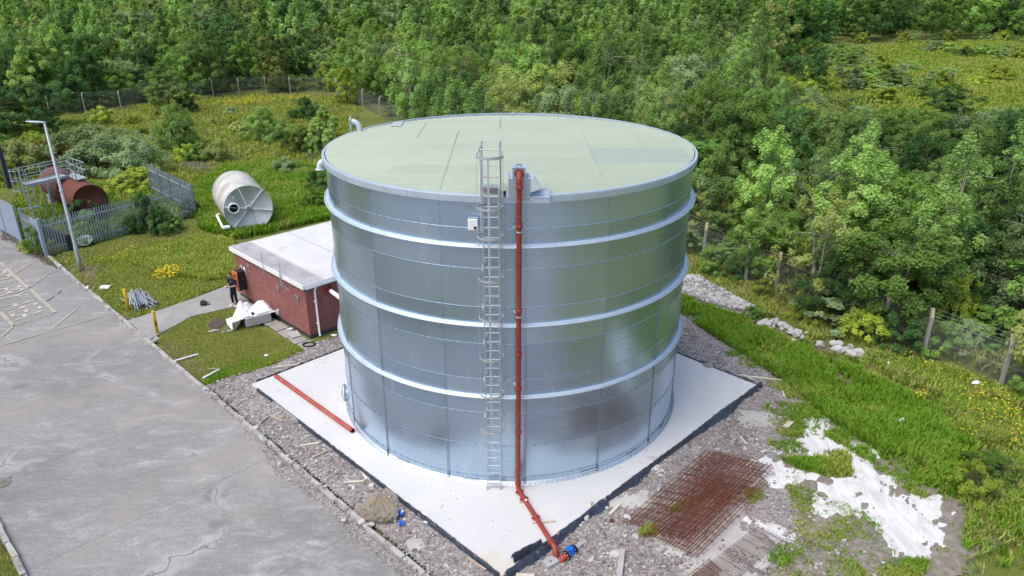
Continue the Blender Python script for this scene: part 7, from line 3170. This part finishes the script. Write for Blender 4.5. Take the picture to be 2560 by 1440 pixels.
def size_at(kd, x, y, d):
    g = .78 + .3 * fld(x, y, 22, 31) + TR.uniform(-.32, .30)
    g *= min(1.0, .72 + max(0, d - 34) / 130) if d < 70 else 1 + .18 * min(1, (d - 70) / 90)
    if d > 130:
        g *= 1.12
    if d > 150 and x > 40:
        g *= 1.12
    h = PROTO[kd][0][2] * g * {'thorn_lime': 1.05, 'birch': 1.28, 'broad_soft': 1.2, 'thin_olive': 1.15}.get(kd, 1.08)
    w = PROTO[kd][0][3] * (.35 + .75 * g) * TR.uniform(.85, 1.08) * (1 + .2 * min(1, max(0, d - 60) / 60))
    return h, w


KN = {'broad_mid': 'mid green broadleaf tree', 'broad_soft': 'soft green leafy tree', 'broad_dark': 'dark green broad tree', 'birch': 'slender light birch', 'willow_grey': 'grey green willow', 'thorn_lime': 'yellow green thorn tree', 'thin_olive': 'thin olive tinted tree'}


def zone(u, v, d):
    if u < 830:
        return 'behind the left mesh fence'
    if u < 1700 and d < 80:
        return 'just behind the tank roof'
    if u < 1700:
        return 'far behind the tank roof'
    if d < 52:
        return 'along the right mesh fence'
    return 'in the right hand wood'


n_ind = 0
rest = []
for i in order:
    x, y, sp_ = CA[i]
    d = dn[i]
    if any((x - a) ** 2 + (y - b) ** 2 < 1.7 ** 2 for a, b in taken):
        continue
    if fld(x, y, 8, 99) > .655 and d > 36:       # small glades
        continue
    kd = kind_at(x, y, d)
    h, w = size_at(kd, x, y, d)
    if un[i] > 1900 and y < 112:      # low scrub in front of the meadow keeps it in view
        hl = ZAT((x, y, -.2), 272 + TR.uniform(0, 50) + max(0, 2140 - un[i]) * -.6) + .2
        if hl < h:
            h = max(1.0, hl)
            w = min(w, h * .75 + .5)
    if big[i] and n_ind < 262:
        zn = zone(un[i], vn[i], d)
        plant(kd, x, y, h, w, 'tree', KN[kd] + ' in the mass of trees ' + zn, 'tree', KN[kd] + 's ' + zn)
        n_ind += 1
    else:
        rest.append((x, y, h, w, kd))

# ---- the rest of the wood is one mass: low-detail trees instanced on points of one object
FARK = {}
lowcol = bpy.data.collections.new('woodland_sources')
for j, (kd, prof, lm, hh, rx, nl, lf) in enumerate((('broad_mid', round_, 'mid', 6.5, 2.5, 4940, .24), ('broad_mid', egg, 'mid', 6.5, 2.5, 4940, .24), ('broad_soft', egg, 'soft', 7.0, 2.2, 4560, .24), ('broad_dark', round_, 'dark', 6.5, 2.6, 4940, .24),
                                                ('broad_dark', egg, 'dark', 6.5, 2.6, 4940, .24), ('birch', spire, 'soft', 8.0, 1.9, 3800, .24), ('willow_grey', vase, 'grey', 5.5, 2.4, 4560, .24), ('thorn_lime', bush, 'lime', 4.0, 2.1, 4180, .24), ('thin_olive', vase, 'olive', 6.0, 2.0, 3230, .24))):
    cm, C = crown_mesh('far_crown', prof, hh, rx, nl, lf, 38, 300 + j, lo=.1)
    cm.materials.append(LEAF[lm])
    o = bpy.data.objects.new('%02d_far_tree' % j, cm)
    lowcol.objects.link(o)
    FARK.setdefault(kd, []).append((j, hh, rx))
under = []
# undergrowth between the trunks, wood edge scrub and meadow scrub
for i in range(len(CA)):
    if dn[i] < 120 and TR.random() < .85:
        x, y = CA[i][0] + TR.uniform(-1.5, 1.5), CA[i][1] + TR.uniform(-1.5, 1.5)
        under.append((x, y, TR.uniform(1.0, 2.0), TR.uniform(1.2, 2.0), ('broad_mid', 'thorn_lime', 'willow_grey', 'broad_dark')[int(TR.integers(4))]))
cl = np.array(clear1)
for i in range(900):
    x = TR.uniform(cl[:, 0].min(), cl[:, 0].max())
    y = TR.uniform(cl[:, 1].min(), cl[:, 1].max())
    if sdist(np.array([x]), np.array([y]), clear1)[0] < 0:
        continue
    if fld(x, y, 13, 71) + TR.uniform(-.12, .12) > .60:
        under.append((x, y, TR.uniform(1.2, 3.0), TR.uniform(1.3, 2.6), ('thorn_lime', 'broad_soft', 'willow_grey', 'broad_soft')[int(TR.integers(4))]))


def wood_mass(name, items):
    n = len(items)
    pos = np.zeros((n, 3), np.float32)
    scl = np.zeros((n, 3), np.float32)
    rot = np.zeros((n, 3), np.float32)
    idx = np.zeros(n, np.int32)
    for i, (x, y, h, w, kd) in enumerate(items):
        j, hh, rx = FARK[kd][int(TR.integers(len(FARK[kd])))]
        pos[i] = (x, y, 0)
        scl[i] = (w / rx, w / rx, h / hh)
        rot[i] = (0, 0, TR.random() * 6.283)
        idx[i] = j
    pos[:, 2] = terrain(pos[:, 0], pos[:, 1])
    me_ = bpy.data.meshes.new(name)
    me_.vertices.add(n)
    me_.vertices.foreach_set('co', pos.ravel())
    for nm, tp, dat, key in (('tscale', 'FLOAT_VECTOR', scl, 'vector'), ('trot', 'FLOAT_VECTOR', rot, 'vector'), ('tidx', 'INT', idx, 'value')):
        a = me_.attributes.new(nm, tp, 'POINT')
        a.data.foreach_set(key, dat.ravel())
    me_.update()
    o = link_mesh(name, me_, [])
    ng = bpy.data.node_groups.new(name + '_nodes', 'GeometryNodeTree')
    ng.interface.new_socket('Geometry', in_out='INPUT', socket_type='NodeSocketGeometry')
    ng.interface.new_socket('Geometry', in_out='OUTPUT', socket_type='NodeSocketGeometry')
    gi, go = ng.nodes.new('NodeGroupInput'), ng.nodes.new('NodeGroupOutput')
    inst = ng.nodes.new('GeometryNodeInstanceOnPoints')
    ci = ng.nodes.new('GeometryNodeCollectionInfo')
    ci.inputs['Collection'].default_value = lowcol
    ci.inputs['Separate Children'].default_value = True
    ci.inputs['Reset Children'].default_value = True
    L = ng.links

    def attr(nm, tp):
        a = ng.nodes.new('GeometryNodeInputNamedAttribute')
        a.data_type = tp
        a.inputs['Name'].default_value = nm
        return [s for s in a.outputs if s.enabled and s.name == 'Attribute'][0]
    L.new(gi.outputs[0], inst.inputs['Points'])
    L.new(ci.outputs[0], inst.inputs['Instance'])
    inst.inputs['Pick Instance'].default_value = True
    L.new(attr('tidx', 'INT'), inst.inputs['Instance Index'])
    er = ng.nodes.new('FunctionNodeEulerToRotation')
    L.new(attr('trot', 'FLOAT_VECTOR'), er.inputs[0])
    L.new(er.outputs[0], inst.inputs['Rotation'])
    L.new(attr('tscale', 'FLOAT_VECTOR'), inst.inputs['Scale'])
    L.new(inst.outputs[0], go.inputs[0])
    md = o.modifiers.new('wood', 'NODES')
    md.node_group = ng
    return tag(o, kind='stuff')


wood_mass('distant_wood', rest)
wood_mass('undergrowth', under)
print('trees one by one', n_ind, 'mass', len(rest), 'undergrowth', len(under))
# ================================================================ CAMERA, SUN, SKY
cam = bpy.data.cameras.new('camera')
cam.sensor_width = 36
cam.lens = 36 * F / 2560
cam.clip_end = 4000
cam.clip_start = .1
co_ = bpy.data.objects.new('camera', cam)
COL.objects.link(co_)
co_.location = (CX, -D, HC)
co_.rotation_euler = (math.pi / 2 - TH, 0, 0)
SC.camera = co_

EL = math.radians(60)
to_sun = Vector((-.80, -.60, 0)).normalized() * math.cos(EL) + Vector((0, 0, math.sin(EL)))
sun = bpy.data.lights.new('sun', 'SUN')
sun.energy = 1.5
sun.angle = math.radians(45)
sun.color = (1, .94, .85)
so = bpy.data.objects.new('sun', sun)
COL.objects.link(so)
so.location = (-40, 10, 40)
so.rotation_euler = to_sun.to_track_quat('Z', 'Y').to_euler()

w = bpy.data.worlds.new('World')
SC.world = w
w.use_nodes = True
nt = w.node_tree
sky = nt.nodes.new('ShaderNodeTexSky')
sky.sky_type = 'NISHITA'
sky.sun_disc = False
sky.sun_elevation = EL
sky.sun_rotation = math.atan2(to_sun.x, to_sun.y)
sky.air_density = 1.0
sky.dust_density = 3.0
sky.ozone_density = 1.0
bg = nt.nodes['Background']
nt.links.new(sky.outputs[0], bg.inputs[0])
bg.inputs[1].default_value = .15
SC.view_settings.view_transform = 'Standard'
SC.view_settings.look = 'None'
SC.view_settings.gamma = 1
SC.view_settings.use_curve_mapping = False
SC.view_settings.exposure = 0.66
try:
    SC.cycles.max_bounces = 6
    SC.cycles.diffuse_bounces = 3
    SC.cycles.glossy_bounces = 3
    SC.cycles.transmission_bounces = 3
    SC.cycles.use_denoising = True
except Exception:
    pass
